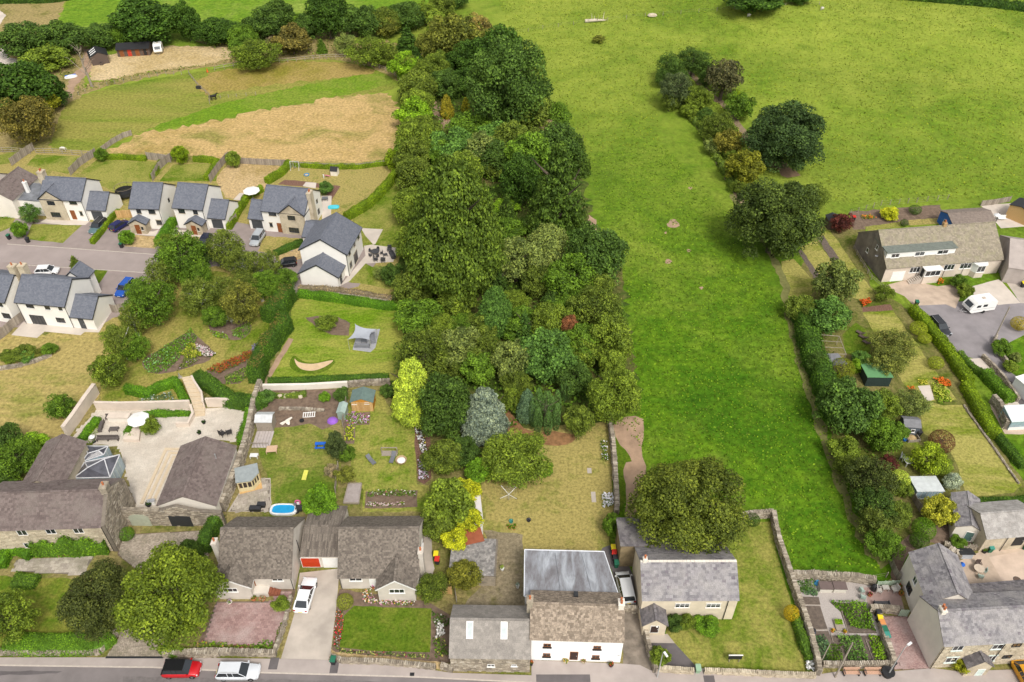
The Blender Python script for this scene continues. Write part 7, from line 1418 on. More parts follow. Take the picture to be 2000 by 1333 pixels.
# ================================================================ VEHICLES
car(A(1105,1238),A(1358,1236),'compact',(.52,.012,.018),'red compact SUV with black roof parked on the road',roofcol=(.015,.015,.017))
car(B(152,1252),B(436,1252),'estate',(.66,.68,.71),'silver white estate car with roof rails parked on the road',rails=True)
car(B(722,830),B(782,632),'coupe',(.84,.85,.86),'white sleek saloon on the concrete driveway by the red garage door',roofcol=(.84,.85,.86))
car(C(1412,745),C(1384,618),'mpv',(.62,.63,.64),'silver white people carrier in the alley beside the cottage')
car(J(638,545),J(575,605),'suv',(.10,.17,.18),'grey green 4x4 on the first estate drive',roofcol=(.03,.03,.03),rails=True);car(J(702,590),J(775,545),'hatch',(.012,.015,.09),'dark navy hatchback behind the golden hedge')
car(K(85,632),K(40,695),'hatch',(.02,.025,.05),'very dark car half hidden by the birch top');car(K(412,612),K(365,685),'suv',(.42,.44,.46),'silver grey SUV on the drive of the chimney house',rails=True)
car(K(612,795),K(530,805),'small',(.012,.012,.014),'small black hatchback beside the gable end house');car(J(812,915),J(735,1000),'suv',(.015,.09,.42),'bright blue SUV beside the lower garage',rails=True)
car(WW(370,478),WW(440,474),'hatch',(.8,.8,.8),'white car roof showing behind the patio door house');car(M(1010,965),M(1110,1075),'estate',(.03,.032,.038),'black estate car with silver rails parked in the close',rails=True)
car(E(1765,1290),E(1725,1220),'hatch',(.62,.30,.02),'golden yellow car cut by the picture edge')
def caravan(p,front,L,label,name='caravan'):
 a,b=G(p,1.2),G(front,1.2);an=math.atan2(b[1]-a[1],b[0]-a[0]);t=thing(name,label,'caravan',((a[0]+b[0])/2,(a[1]+b[1])/2,0),an);W=1.05
 m=MB();pr=[(-L/2,.45),(L/2-.5,.42),(L/2,.85),(L/2-.05,1.35),(L/2-.65,2.25),(L/2-1.0,2.5),(-L/2+.35,2.5),(-L/2+.05,2.2)];m.prism(pr,-W,W,'y');m.build('body',WHITE,t)
 m=MB();m.box(-L/2+.4,-W-.02,2.5,L/2-1.05,W+.02,2.55);m.build('roof',WHITE,t);bx('roof_vent',plain('beige',(.5,.42,.35)),t,-.6,-.25,2.55,0,.25,2.62)
 m=MB();m.add([(L/2-.10,-.75,1.42),(L/2-.10,.75,1.42),(L/2-.56,.75,2.13),(L/2-.56,-.75,2.13)],[(0,1,2,3)]);o=m.build('front_window',CGLASS,t);o.location=(.03,0,.02)
 for y in(-W-.015,W+.015):
  for x in(L*.2,-L*.05):m=MB();m.box(x-.4,y-.01,1.45,x+.4,y+.01,1.95);m.build('side_window',CGLASS,t)
  bx('stripe',plain('grey_stripe',(.45,.45,.45)),t,-L/2+.1,y-.004,1.0,L/2-.6,y+.004,1.08)
  m=MB();m.tube([(-.35,y*.82,.32),(-.35,y,.32)],.32,14);m.build('wheel',TYRE,t)
 m=MB();m.tube([(L/2-.1,-.5,.42),(L/2+.95,0,.42),(L/2-.1,.5,.42)],.04,6);m.tube([(L/2+.7,0,0),(L/2+.7,0,.6)],.03,6);m.build('tow_hitch',ALU,t);return t
caravan(M(1440,855),M(1245,885),5.0,'white touring caravan with angled front window on the close');caravan(LL(1240,360),LL(1232,395),3.6,'small white caravan at the end of the stables')
q=G(LL(1183,385));t=thing('water_tank','pale grey tank between the stables and the small caravan','tank',q);bx('tank',plain('pale_plastic',(.55,.6,.6)),t,-.7,-.6,.1,.7,.6,1.2);bx('frame',ALU,t,-.75,-.65,0,.75,.65,.1)
# ================================================================ BINS
RED,YEL,GRN,TEAL,DK=(.55,.03,.02),(.75,.60,.02),(.02,.14,.08),(.05,.25,.20),(.03,.03,.035)
bin_(A(0,0),DK,'x')if False else None
for f_,x,y,c_,bc,lb in((C,112,490,YEL,DK,'black bin with yellow lid beside the flowery bungalow'),(C,120,525,RED,DK,'black bin with red lid beside the flowery bungalow'),(C,1312,445,YEL,DK,'black bin with yellow lid, topmost of four in the alley'),(C,1318,480,RED,DK,'black bin with red lid, second in the alley'),(C,1326,515,DK,DK,'all black bin, third in the alley'),(C,1334,548,GRN,GRN,'dark green bin, lowest of four in the alley'),(B,948,1205,GRN,DK,'dark green bin standing on the pavement by the driveway'),(D,632,1262,(.28,.42,.28),(.28,.42,.28),'pale green bin on the pavement at the chapel path'),(J,60,660,GRN,DK,'dark bin at the end of the estate footpath'),(J,177,680,DK,DK,'black bin in front of the first estate lawn'),(J,757,712,GRN,DK,'dark green bin by the straw lawn'),(M,882,880,GRN,DK,'dark green bin at the corner of the close'),(M,1562,640,DK,DK,'black bin beside the neighbour fence'),(M,1625,715,RED,DK,'black bin with red lid near the neighbour house'),(M,1650,745,YEL,DK,'black bin with yellow lid near the neighbour house'),(E,748,925,YEL,DK,'black bin with yellow lid at the top of the brick driveway'),(E,762,955,(.6,.25,.08),DK,'bin with orange lid on the brick driveway'),(E,780,1000,GRN,DK,'dark green lidded bin on the brick driveway'),(E,796,1040,TEAL,DK,'teal lidded bin, nearest the road on the brick driveway'),(E,742,890,DK,DK,'black bin against the wall above the brick driveway'),(VV,615,700,YEL,DK,'bin with yellow lid behind the corner house'),(VV,648,700,RED,DK,'bin with red lid behind the corner house'),(VV,685,700,(.12,.14,.17),DK,'slate grey bin behind the corner house'),(M,430,265,RED,DK,'bin with red lid beside the dark red acer')):
 bin_(f_(x,y),c_,lb,bc,ang=rnd.uniform(-.15,.15)+(0 if f_ is not TT else 1))
q=G(VV(555,700));t=thing('storage_box','black flat lidded storage box against the corner house extension','storage box',q);bx('box',BLACK,t,-1.1,-.4,0,1.1,.5,1.0);bx('lid',DKM:=plain('dark_lid',(.04,.04,.045),.5),t,-1.15,-.45,1.0,1.15,.55,1.06)
# ================================================================ ANIMALS
SKN=plain("black_coat",(.012,.010,.009),.5,var=.2);SKW=plain("white_coat",(.70,.66,.58),.8,var=.1)
def horse(label,name,p,ang,coat,graze=False,s=1.0,cat='horse'):
 V=[((0,0,1.1),.30),((-.55,0,1.14),.29),((.5,0,1.12),.28),((-.78,0,1.18),.2)]
 if graze:nk=[((.85,0,1.0),.16),((1.05,0,.6),.11),((1.15,0,.35),.12),((1.25,0,.12),.07)]
 else:nk=[((.78,0,1.42),.17),((1.0,0,1.72),.12),((1.14,0,1.74),.12),((1.42,0,1.56),.07)]
 V+=nk;Ed=[(0,1),(0,2),(1,3),(2,4),(4,5),(5,6),(6,7)]
 for sy in(-.17,.17):
  for hx,fr in((2,True),(1,False)):
   st=.16 if(sy>0)==fr else-.12;x=.52 if fr else-.6;b_=len(V)
   V+=[((x,sy,.85),.12 if fr else .17),((x+st*.5+(.04 if fr else .1),sy,.52),.065),((x+st+(0 if fr else-.1),sy,.28 if fr else .4),.045),((x+st*1.2,sy,.04),.05)]
   Ed+=[(hx,b_),(b_,b_+1),(b_+1,b_+2),(b_+2,b_+3)]
 t=anim(name,label,cat,p,ang,Ed,V,coat,(1,1,1));t.scale=(s,s,s)
 m=MB();m.tube([(-.88,0,1.25),(-1.05,0,1.05),(-1.08,0,.6)],[.05,.09,.03],6);m.build('tail',coat,t)
 hd=nk[2][0];m=MB()
 for sy in(-.06,.06):m.tube([(hd[0]-.04,sy,hd[2]+.06),(hd[0]-.05,sy*1.3,hd[2]+.22)],[.035,.008],5)
 m.build('ears',coat,t);m=MB();a,b=np.array(nk[0][0]),np.array(nk[1][0])
 m.tube([a+(-.12,0,.14),(a+b)/2+(-.13,0,.08),b+(-.08,0,.1)],[.03,.06,.03],5);m.build('mane',coat,t);return t
horse('black horse standing in the paddock behind the rope fence','horse',LL(1672,785),.25,SKN);horse('white pony grazing by the garden rail fence','pony',J(395,112),3.0,SKW,True,.75,'pony')
# ================================================================ TREES WITHOUT LEAVES, DEAD WOOD
q=G(LL(722,685));t=thing('dead_tree','bare leafless tree with forked branches beside the stable track','tree',q);DW=plain("dead_wood",(.33,.28,.22),.9,var=.3,scale=3);m=MB();H_=12
m.tube([(0,0,0),(-.1,0,3),(-.4,0,5.5),(-.2,0,11)],[.32,.26,.18,.04],8);m.build('trunk',DW,t);rg=random.Random(5)
for k in range(14):z=rg.uniform(3,9.5);a=rg.uniform(0,6.28);l=rg.uniform(1.5,5 if k>1 else 6.5)*(1-z/16);m=MB();x,y=math.cos(a)*l,math.sin(a)*l*.6;m.tube([(-.3,0,z),(x*.5,y*.5,z+l*.5),(x,y,z+l*1.1),(x*1.3,y,z+l*1.2)],[.11,.07,.035,.01],6);m.build('branch',DW,t)
q=G(UU(1535,178));t=thing('fallen_tree','bleached fallen tree lying in the high pasture','fallen tree',q);m=MB();m.tube([(-3.2,0,.5),(0,.3,.6),(3,0,.7)],[.5,.4,.15],8);m.build('trunk',plain("bleached_wood",(.55,.48,.38),.9),t)
for k in range(7):m=MB();m.tube([(-2+k*.8,.1,.6),(-2.3+k*.95,(k%3-1)*1.2,1.6+(k%2)*1.1)],[.12,.03],5);m.build('branch',MATS["bleached_wood"],t)
q=G(UU(1975,130));t=thing('boulder','pale boulder on the high pasture','boulder',q);m=MB();m.lathe([(.3,-.1),(1.0,.2),(.8,.7),(.3,.9)],seg=8,sx=1.5);m.build('rock',STONEL,t)
for i,(x,y)in enumerate(((1462,33),(1605,20))):q=G((x,y));t=thing('sheep',['white sheep grazing on the far hilltop','white sheep further along the hilltop'][i],'sheep',q,.4);V=[((0,0,.6),.3),((-.35,0,.6),.28),((.35,0,.6),.27),((.6,0,.5),.12),((.75,0,.35),.09)];t2=None
for o in[o for o in bpy.data.objects if o.name.startswith('sheep')]:
 me=bpy.data.meshes.new('body');V=[(0,0,.62),(-.35,0,.62),(.35,0,.62),(.62,0,.55),(.82,0,.42)]+[(sx*.33,sy*.15,z)for sx in(-1,1)for sy in(-1,1)for z in(.38,.02)];rr=[.30,.28,.26,.12,.07]+[.07,.04]*4
 E_=[(0,1),(0,2),(2,3),(3,4)]+[(1 if i<2 else 2,5+2*i)for i in range(4)]+[(5+2*i,6+2*i)for i in range(4)];me.from_pydata(V,E_,[]);b_=bpy.data.objects.new('body',me);COL.objects.link(b_);b_.parent=o;me.materials.append(SKW);b_.modifiers.new('skin','SKIN')
 for i,r_ in enumerate(rr):me.skin_vertices[0].data[i].radius=(r_,r_)
 me.skin_vertices[0].data[0].use_root=True;sb=b_.modifiers.new('sub','SUBSURF');sb.levels=sb.render_levels=1
for o in[o for o in bpy.data.objects if o.name.startswith('body')and o.modifiers]:
 for p_ in o.data.polygons:p_.use_smooth=True
 o.modifiers['skin'].use_smooth_shade=True
 # ================================================================ SHEDS AND GARDEN BUILDINGS
PFELT=plain("green_felt",(.14,.20,.18),.9,var=.2);GFELT=plain("grey_felt",(.20,.20,.21),.9,var=.2)
b=shed('playhouse','orange wooden garden shed with green felt roof and two small windows',GG(1062,440),GG(1238,442),1.9,2.4,2.6,WOODO,PFELT,'y',ov=.15);planks(b,0,b.L,0,1.85,0,WOODN,.14)
b.win(GG(1090,450),.6,.35,at=.03,style='brown');b.win(GG(1193,447),.6,.35,at=.03,style='white');b.opening(b.L*.5,.85,.75,1.6,at=.03,door=WOODO,style='brown')
b=shed('chicken_coop','greenhouse like run with pale ridged roof and wire enclosure in the walled garden',GG(283,604),GG(415,604),1.9,1.9,2.4,WOODG,plain("pale_sheet",(.55,.56,.56),.5),'x',ov=.1)
m=MB();L_=b.L
for x in np.linspace(-.1,L_+.1,7):m.tube([(x,-.05,1.0),(x,-3.2,1.0)],.025,4);m.tube([(x,-3.2,0),(x,-3.2,1.0)],.025,4)
m.box(-.12,-3.25,.96,L_+.12,-3.15,1.04);m.build('run_frame',WOODG,b.t);bx('run_floor',plain('pinkish_mesh',(.50,.44,.42)),b.t,-.1,-3.2,.02,L_+.1,-.05,.06)
b=shed('garden_shed','small pale green shed leaning by the vegetable plot fence',GG(950,525),GG(1010,528),1.5,1.9,1.8,plain("sage_green",(.30,.38,.33),.7),plain("pale_green_roof",(.35,.44,.40),.7),'y');planks(b,0,b.L,0,1.4,0,MATS["sage_green"],.15)
# corner summerhouse
q=G(GG(250,1110));t=thing('summerhouse','cream five sided summerhouse with grey roof and arched openings','summerhouse',(q[0],q[1],0),.35);n5=[(-1.5,-.9),(.3,-1.2),(1.3,-.2),(1.3,1.4),(-1.4,1.5)];CR=plain("cream_paint",(.68,.58,.34),.6,var=.08)
m=MB();m.prism([(x*.88,y*.88)for x,y in n5],.1,1.9);m.build('interior',plain('dark_interior',(.06,.045,.04)),t)
m=MB();m.prism([(x*1.12,y*1.12)for x,y in n5],2.05,2.15);m.build('roof',plain("blue_grey_felt",(.30,.33,.33),.8),t)
for i in range(3):
 a,c=np.array(n5[i]),np.array(n5[i+1]);m=MB();d=(c-a);L_=np.linalg.norm(d);an=math.atan2(d[1],d[0])
 m.obox(((a+c)/2)[0:1].tolist()+((a+c)/2)[1:2].tolist()+[.38],L_,.07,.75,an);m.obox([*((a+c)/2),1.93],L_,.07,.24,an)
 for k in range(4):p_=a+d*k/3;m.obox([*p_,1.1],.14,.10,1.9,an)
 m.build('wall',CR,t)
bx('floor',WOODN,t,-1.6,-1.3,0,1.4,1.5,.1)
b=shed('greenhouse','white framed greenhouse with opaque roof beside the lime green globe bush',II(1010,1168),II(1222,1165),1.6,2.6,None,GLW,plain("opaque_roof",(.60,.63,.63),.5),cat='greenhouse');m=MB()
for x in np.linspace(0,b.L,6):m.tube([(x,-.02,0),(x,-.02,1.6)],.03,4)
m.box(-.03,-.05,1.52,b.L+.03,0,1.6);m.box(-.03,-.05,0,b.L+.03,0,.1);m.build('frame',WHITE,b.t)
b=shed('garden_shed','small blue grey shed with broken roof beside the striped lawn',II(905,640),II(1035,650),1.7,2.0,2.2,plain("blue_grey_boards",(.12,.14,.17),.7,var=.3),GFELT,'x');b.opening(b.L*.6,1.0,.6,.6,at=0,style='white',cols=1)
b=shed('garden_shed','green flat roofed shed under the apple tree',II(605,238),II(805,240),1.9,3.2,None,plain("dark_green_boards",(.03,.05,.045),.7),plain("green_roof",(.13,.30,.13),.7,var=.12));planks(b,0,b.L,0,1.8,0,MATS["dark_green_boards"],.2)
b=shed('garden_shed','grey felt roofed shed behind the clipped yellow green tree',II(255,170),II(430,130),1.9,2.4,2.3,WOODD,GFELT,'y');b=shed('garden_shed','dark shed in the corner next to the dark red acer',M(262,270),M(350,268),1.9,2.2,2.4,WOODD,ANTH,'y')
# pergola frame
q0,q1,q2,q3=[G(p,1.9)for p in pts(M,"150 1085 330 1100 380 1230 205 1225")];t=thing('fruit_cage','grey bare timber frame of a fruit cage above the grey shed','pergola');
for a,c in((q0,q1),(q1,q2),(q2,q3),(q3,q0)):m=MB();m.tube([a,c],.05,5);m.build('beam',WOODG,t);m=MB();m.tube([(a[0],a[1],0),a],.05,5);m.build('post',WOODG,t)
for k in(.33,.66):m=MB();m.tube([np.array(q0)*(1-k)+np.array(q3)*k,np.array(q1)*(1-k)+np.array(q2)*k],.04,5);m.build('beam',WOODG,t)
# sail shade and sofa set
t=thing('sail_shade','grey sail shade stretched over the outdoor sofa on the golf lawn','sail shade',(0,0,0));c4=[G(p,z)for p,z in zip(pts(K,"995 1185 1125 1215 1085 1283 950 1280"),(2.6,2.1,2.0,2.3))];m=MB();n=8;V=[]
for i in range(n+1):
 for j in range(n+1):u,v=i/n,j/n;uu=.5+(u-.5)*(1-.25*math.sin(math.pi*v));vv=.5+(v-.5)*(1-.25*math.sin(math.pi*u));p=(np.array(c4[0])*(1-uu)+np.array(c4[1])*uu)*(1-vv)+(np.array(c4[3])*(1-uu)+np.array(c4[2])*uu)*vv;V.append(p-(0,0,.25*math.sin(math.pi*u)*math.sin(math.pi*v)))
m.add(V,np.array([(i*(n+1)+j,i*(n+1)+j+1,(i+1)*(n+1)+j+1,(i+1)*(n+1)+j)for i in range(n)for j in range(n)]));m.build('sail',plain("sail_cloth",(.36,.38,.42),.8,var=.06),t,smooth=True)
for c in c4:m=MB();m.tube([(c[0],c[1],0),(c[0],c[1],c[2]+.1)],.04,6);m.build('pole',ALU,t)
sheet('deck',pts(K,"985 1320 1010 1240 1150 1215 1120 1333 1090 1360 980 1345"),plain("deck_grey",(.36,.36,.38),.8),8,0)
SOFA=plain("sofa_grey",(.22,.225,.25),.9);
def sofa(p,ang,L,mat,label,h=.75):q=G(p);t=thing('garden_sofa',label,'sofa',q,ang);bx('seat',mat,t,-L/2,-.35,.1,L/2,.35,.42);bx('backrest',mat,t,-L/2,.25,.42,L/2,.45,h);bx('armrest',mat,t,-L/2-.12,-.35,.1,-L/2,.45,.6);bx('armrest',mat,t,L/2,-.35,.1,L/2+.12,.45,.6);return t
sofa(K(1040,1325),3.1,2.2,SOFA,'low grey sofa under the sail shade');sofa(K(1105,1280),-1.4,2.0,SOFA,'grey sofa at the east side of the sail deck');box_table(K(1050,1295),.1,.9,.6,.35,SOFA,'low grey table between the sail deck sofas','coffee_table')
# ================================================================ GARDEN THINGS
BLUE=plain("bright_blue",(.02,.13,.55),.5);GREYF=plain("grey_fabric",(.16,.165,.18),.8);WHP=plain("white_plastic",(.75,.75,.74),.4);RATT=plain("dark_rattan",(.05,.045,.045),.8)
t=thing('picnic_bench','bright blue picnic bench with two seats on the back lawn','picnic table',G(GG(820,800)),.03)
for y,z,w in((0,.62,.55),(-.6,.38,.25)):bx('tabletop' if w>.3 else 'seat',BLUE,t,-.75,y-w/2,z-.05,.75,y+w/2,z)
for x in(-.55,.55):bx('leg',BLUE,t,x-.04,-.6,0,x+.04,.25,.57)
box_table(GG(425,840),.1,1.5,1.2,.55,pieces("new_pine",(.55,.37,.24),(.66,.46,.31),.8),'new pine picnic table beside the coop','picnic_table',slats=7);box_table(GG(280,890),0,1.1,.7,.5,WHP,'white table by the leaning planks',slats=2)
lounger(GG(1240,935),2.3,GREYF,'grey sun lounger standing alone on the back lawn');lounger(GG(1400,920),1.4,GREYF,'grey sun lounger beside the round basket');
t=thing('garden_swing','empty wooden swing seat frame with planted trough','planter',G(GG(1380,860)),0);bx('trough',WOODG,t,-1.1,-.45,0,1.1,.45,.12);
for x in(-1.1,1.1):bx('post',WOODG,t,x-.05,-.05,0,x+.05,.05,1.2)
bx('beam',WOODG,t,-1.15,-.05,1.2,1.15,.05,1.3)
t=thing('round_basket','round wicker basket with white cushion on the lounger lawn','basket',G(GG(1475,925)));m=MB();m.lathe([(.6,0),(.8,.45),(.72,.45),(.5,.12)],seg=20);m.build('rim',plain("wicker",(.42,.30,.17),.9,var=.3,scale=6),t);m=MB();m.lathe([(.52,.12),(.58,.3),(.3,.36)],seg=16);m.build('cushion',WHITE,t)
t=thing('sun_pad','yellow sun lounger pad lying on the grass','sun pad',G(GG(692,1040)),1.55);m=MB();m.obox((0,0,.15),1.7,.6,.1);m.build('pad',plain("lemon_plastic",(.68,.66,.12),.6),t);m=MB();m.obox((.6,0,.22),.4,.55,.08);m.build('headrest',MATS["lemon_plastic"],t)
def pool(p,rx,ry,h,label,rim,water,name='paddling_pool',ang=0):
 t=thing(name,label,'pool',G(p),ang);m=MB();V=[];n=28;sup=lambda a:(math.copysign(abs(math.cos(a))**.6,math.cos(a))*rx,math.copysign(abs(math.sin(a))**.6,math.sin(a))*ry)
 pr=[(1,0),(1.04,h*.6),(1,h),(.86,h),(.84,h*.7)]
 for k,z in pr:V+=[(sup(i*6.283/n)[0]*k,sup(i*6.283/n)[1]*k,z)for i in range(n)]
 m.add(V,[(j*n+i,j*n+(i+1)%n,(j+1)*n+(i+1)%n,(j+1)*n+i)for j in range(len(pr)-1)for i in range(n)]);m.build('rim',rim,t,smooth=True);m=MB();m.add([(sup(i*6.283/n)[0]*.85,sup(i*6.283/n)[1]*.85,h*.72)for i in range(n)],[tuple(range(n))]);m.build('water',water,t)
WATER=plain("pool_water",(.02,.32,.62),.08,var=.15,scale=1);pool(B(607,168),1.75,.85,.5,'white rimmed rectangular pool with blue water behind the bungalow',WHP,WATER)
pool(K(862,462),1.1,.65,.2,'turquoise oval paddling pool on the long garden lawn',plain("turquoise",(.03,.5,.6),.4),plain("pale_water",(.1,.55,.65),.1),ang=.1)
t=thing('trampoline','black netted round trampoline behind the narrow white house','trampoline',G(J(785,395)));m=MB();m.lathe([(1.8,.7),(1.8,.74),(1.5,.75)],seg=24);m.build('bed',BLACK,t)
for k in range(8):a=k*.785;m=MB();m.tube([(1.8*math.cos(a),1.8*math.sin(a),0),(1.85*math.cos(a),1.85*math.sin(a),2.3)],.03,6);m.build('leg',BLACK,t)
m=MB();V=[(1.85*math.cos(a),1.85*math.sin(a),z)for z in(2.28,2.34)for a in np.arange(24)*.2618];m.tube([(1.85*math.cos(a),1.85*math.sin(a),2.3)for a in np.arange(25)*.2618],.04,6,False);m.build('top_ring',plain('ring_brown',(.22,.17,.12)),t)
m=MB();m.add([(1.84*math.cos(a),1.84*math.sin(a),z)for z in(.74,1.5)for a in np.arange(24)*.2618],[(i,(i+1)%24,24+(i+1)%24,24+i)for i in range(24)]);m.build('net',plain('net_black',(.03,.03,.03)),t)
parasol(K(350,350),1.7,WHITE,'large white octagonal parasol over the straw garden table');parasol(FF(1120,568),1.55,WHITE,'white parasol on the pale courtyard',h=2.6)
round_table(K(358,375),.6,BLACK,'dark round table under the straw garden parasol')
t=thing('swing_set','white A frame garden swing by the bright hedge','swing',G(K(625,225)));
for x in(-.9,.9):m=MB();m.tube([(x,-.7,0),(x,0,1.9),(x,.7,0)],.035,6);m.build('frame_leg',WHP,t)
m=MB();m.tube([(-.9,0,1.9),(.9,0,1.9)],.035,6);m.build('crossbar',WHP,t);bx('seat',plain('grey_seat',(.2,.2,.22)),t,-.25,-.12,.5,.25,.12,.54);m=MB();m.tube([(-.22,0,.5),(-.22,0,1.9)],.012,4);m.tube([(.22,0,.5),(.22,0,1.9)],.012,4);m.build('ropes',WHP,t)
b=Bld('wendy_house','small cream wendy house with black pitched roof at the back of the long garden',K(840,235),K(880,238),1.2,'playhouse');b.gable(0,0,b.L,1.4,1.2,1.8,CREAM,BLACK,'x',.1,.1,tiles=False)
t=thing('toy_slide','small pink and white plastic slide','slide',G(K(820,275)),.5);m=MB();m.obox((0,0,.35),1.3,.4,.06,0);o=m.build('chute',plain('toy_pink',(.65,.2,.3)),t);o.rotation_euler=(0,.45,0);o.location=(0,0,.05);bx('ladder',WHP,t,-.75,-.2,0,-.6,.2,.8)
t=thing('sand_pit','round blue plastic sand pit on the long garden lawn','sandpit',G(K(695,262)));m=MB();m.lathe([(.55,0),(.6,.2),(.45,.2),(.4,.1)],seg=16);m.build('tub',plain('toy_blue',(.02,.22,.45)),t);m=MB();m.lathe([(.42,.1),(.3,.14)],seg=12);m.build('sand',SAND,t)
GR2=plain("dark_grey_rattan",(.06,.06,.065),.8)
for p,a,lb in((K(1125,795),0,'dark rattan armchair west of the terrace fire table'),(K(1170,800),1.6,'dark rattan armchair at the foot of the terrace'),(K(1210,735),-1.6,'dark rattan armchair at the back of the terrace')):chair(p,a,GR2,lb,1.3)
sofa(K(1225,765),-1.2,1.9,GR2,'dark corner sofa on the terrace of the gable end house');round_table(K(1122,752),.8,GR2,'round dark dining table on the terrace of the gable end house');box_table(K(1183,762),.2,.8,.6,.4,GR2,'low square table beside the dark corner sofa')
for lb,a in(('east of',0),('far side of',1.3),('tucked under the far edge of',2.6),('west of',3.9),('near side of',5.2)):q=G(K(1122,752));x_,y_=q[0]+1.15*math.cos(a),q[1]+1.15*math.sin(a);chair(proj(x_,y_,0),a+math.pi,GR2,'dark dining chair, '+lb+' the round terrace table',.85,group='chairs at the round terrace table')
box_table(K(810,420),.1,1.2,.8,.7,GREYF,'grey barbecue table beside the chimney house','barbecue_table')
# courtyard: sunken seating
DKB=plain("dark_bench_wood",(.13,.11,.10),.8,var=.3,scale=5)
for s_,lb in(("865 580 1060 572",'long dark bench at the back of the sunken seating'),("840 610 815 690",'dark bench on the west side of the sunken seating'),("795 755 970 752",'dark bench at the front of the sunken seating')):
 a,c=[G(p)for p in pts(FF,s_)];L_=math.dist(a[:2],c[:2]);t=thing('dark_bench',lb,'bench',((a[0]+c[0])/2,(a[1]+c[1])/2,.05),math.atan2(c[1]-a[1],c[0]-a[0]))
 for k in range(4):bx('slat',DKB,t,-L_/2,-.25+k*.13,.40,L_/2,-.14+k*.13,.45)
 for x in(-L_/2,0,L_/2-.1):bx('leg',DKB,t,x,-.25,0,x+.1,.26,.40)
 bx('backrest',DKB,t,-L_/2,.26,.3,L_/2,.33,.8)
box_table(FF(932,672),.05,1.3,.8,.45,DKB,'low dark slatted table in the sunken seating',slats=6)
t=thing('planter','pale planter with clipped hedge east of the sunken seating','planter');m=MB();m.prism([G(p,.5)[:2]for p in pts(FF,"1000 745 1130 748 1150 620 1040 625")][::-1],0,.55);m.build('box',PINKR,t);patch_of('planting',pts(FF,"1010 735 1120 735 1140 640 1050 640"),.75,'hedb',size=.15,dens=30,kind=None,label='yellow green planting in the pale planter',cat='plant',z0=.2)
patch_of('planting',pts(FF,"700 800 760 790 800 690 840 600 830 560 780 640 740 700"),.7,'hedb',size=.15,dens=30,kind=None,label='yellow green planting behind the box hedge',cat='plant')
b=Bld('storage_unit','low pale stone store with flat lid against the courtyard back wall',FF(870,570),FF(1040,572),.9,'storage');bx('body',CREAM,b.t,0,0,0,b.L,1.0,.9);bx('lid',PINKR,b.t,-.05,-.05,.9,b.L+.05,1.05,1.0)
parasol(FF(740,712),.45,WHITE,'tiny white parasol beside the sunken seating',h=1.4)
for i,(x,y)in enumerate(((1662,615),(1625,700))):pot(FF(x,y),.28,.4,'dk',None,['dark planted pot nearer the steps','dark planted pot nearer the brown outbuilding'][i],col=BLACK)
chair(FF(1815,715),1.0,RATT,'rattan chair by the outbuilding gable',1.3);chair(FF(1870,705),2.0,RATT,'second rattan chair by the outbuilding gable',1.3);
t=thing('blue_tarpaulin','bright blue folded cover hanging beside the outbuilding','tarpaulin',G(FF(1840,1120),.6),1.2);m=MB();m.prism([(-1.2,-.3),(1.2,-.35),(1.25,.3),(-1.15,.35)],0,.5);m.build('cover',plain("sky_blue_cover",(.05,.33,.62),.4),t);bx('edge',BLUE,t,-1.25,-.42,0,1.25,-.36,.4)
pot(FF(1215,1285),.4,.5,'dk2',None,'dark potted shrub by the courtyard lower corner',col=BLACK)
q=G(FF(1240,1270));t=thing('garden_cabinet','small white cabinet at the foot of the broad steps','cabinet',q,.2);bx('body',WHITE,t,-.45,-.25,0,.45,.25,.7);bx('lid',ALU,t,-.48,-.28,.7,.48,.28,.74)
# benches by the road, lamps, signs
BW=pieces("bench_pine",(.50,.30,.20),(.60,.38,.27),.7)
for i,(x0,x1)in enumerate(((512,625),(655,768))):
 a,c=G(E(x0,1300)),G(E(x1,1302));L_=c[0]-a[0];t=thing('park_bench',['pinkish wooden bench nearer the leaning pole','pinkish wooden bench nearer the black street planter'][i],'bench',(a[0],a[1],.08))
 for k in range(3):bx('slat',BW,t,0,.1+k*.15,.42,L_,.22+k*.15,.46)
 for k in range(3):bx('back_slat',BW,t,0,.58+k*.03,.52+k*.16,L_,.62+k*.03,.65+k*.16)
 for x in(.05,L_-.15):bx('leg',ANTH,t,x,.08,0,x+.1,.65,.42);bx('armrest',ANTH,t,x,.05,.62,x+.08,.62,.66)
def lamp(p,h,label,head=(1.0,-.1),dark=False,name='street_lamp'):
 t=thing(name,label,'street lamp',G(p));m=MB();mt=plain('lamp_steel',(.42,.42,.41),.5)if not dark else BLACK;m.tube([(0,0,0),(0,0,1.2),(0,0,h)],[.09,.07,.045],8);m.build('column',mt,t);m=MB();m.tube([(0,0,h),(head[0]*.5,head[1]*.5,h+.25),(head[0],head[1],h+.3)],.035,6);m.build('arm',mt,t)
 m=MB();m.obox((head[0]*1.25,head[1]*1.25,h+.3),.6,.24,.14,math.atan2(head[1],head[0]));m.build('lantern',WHP,t);return t
lamp(D(360,1300),5.5,'grey street lamp at the chapel street wall',(.15,-.3));lamp(E(810,1290),6.0,'street lamp above the black street planter',(.5,.3))
q=G(E(805,1285));t=thing('street_planter','round black planter at the foot of the street lamp','planter',(q[0],q[1],.08));m=MB();m.lathe([(.5,0),(.65,.7),(.7,.75),(.55,.75)],seg=18);m.build('tub',BLACK,t);m=MB();m.lathe([(.55,.7),(.3,.74)],seg=12);m.build('soil',SOILD,t)
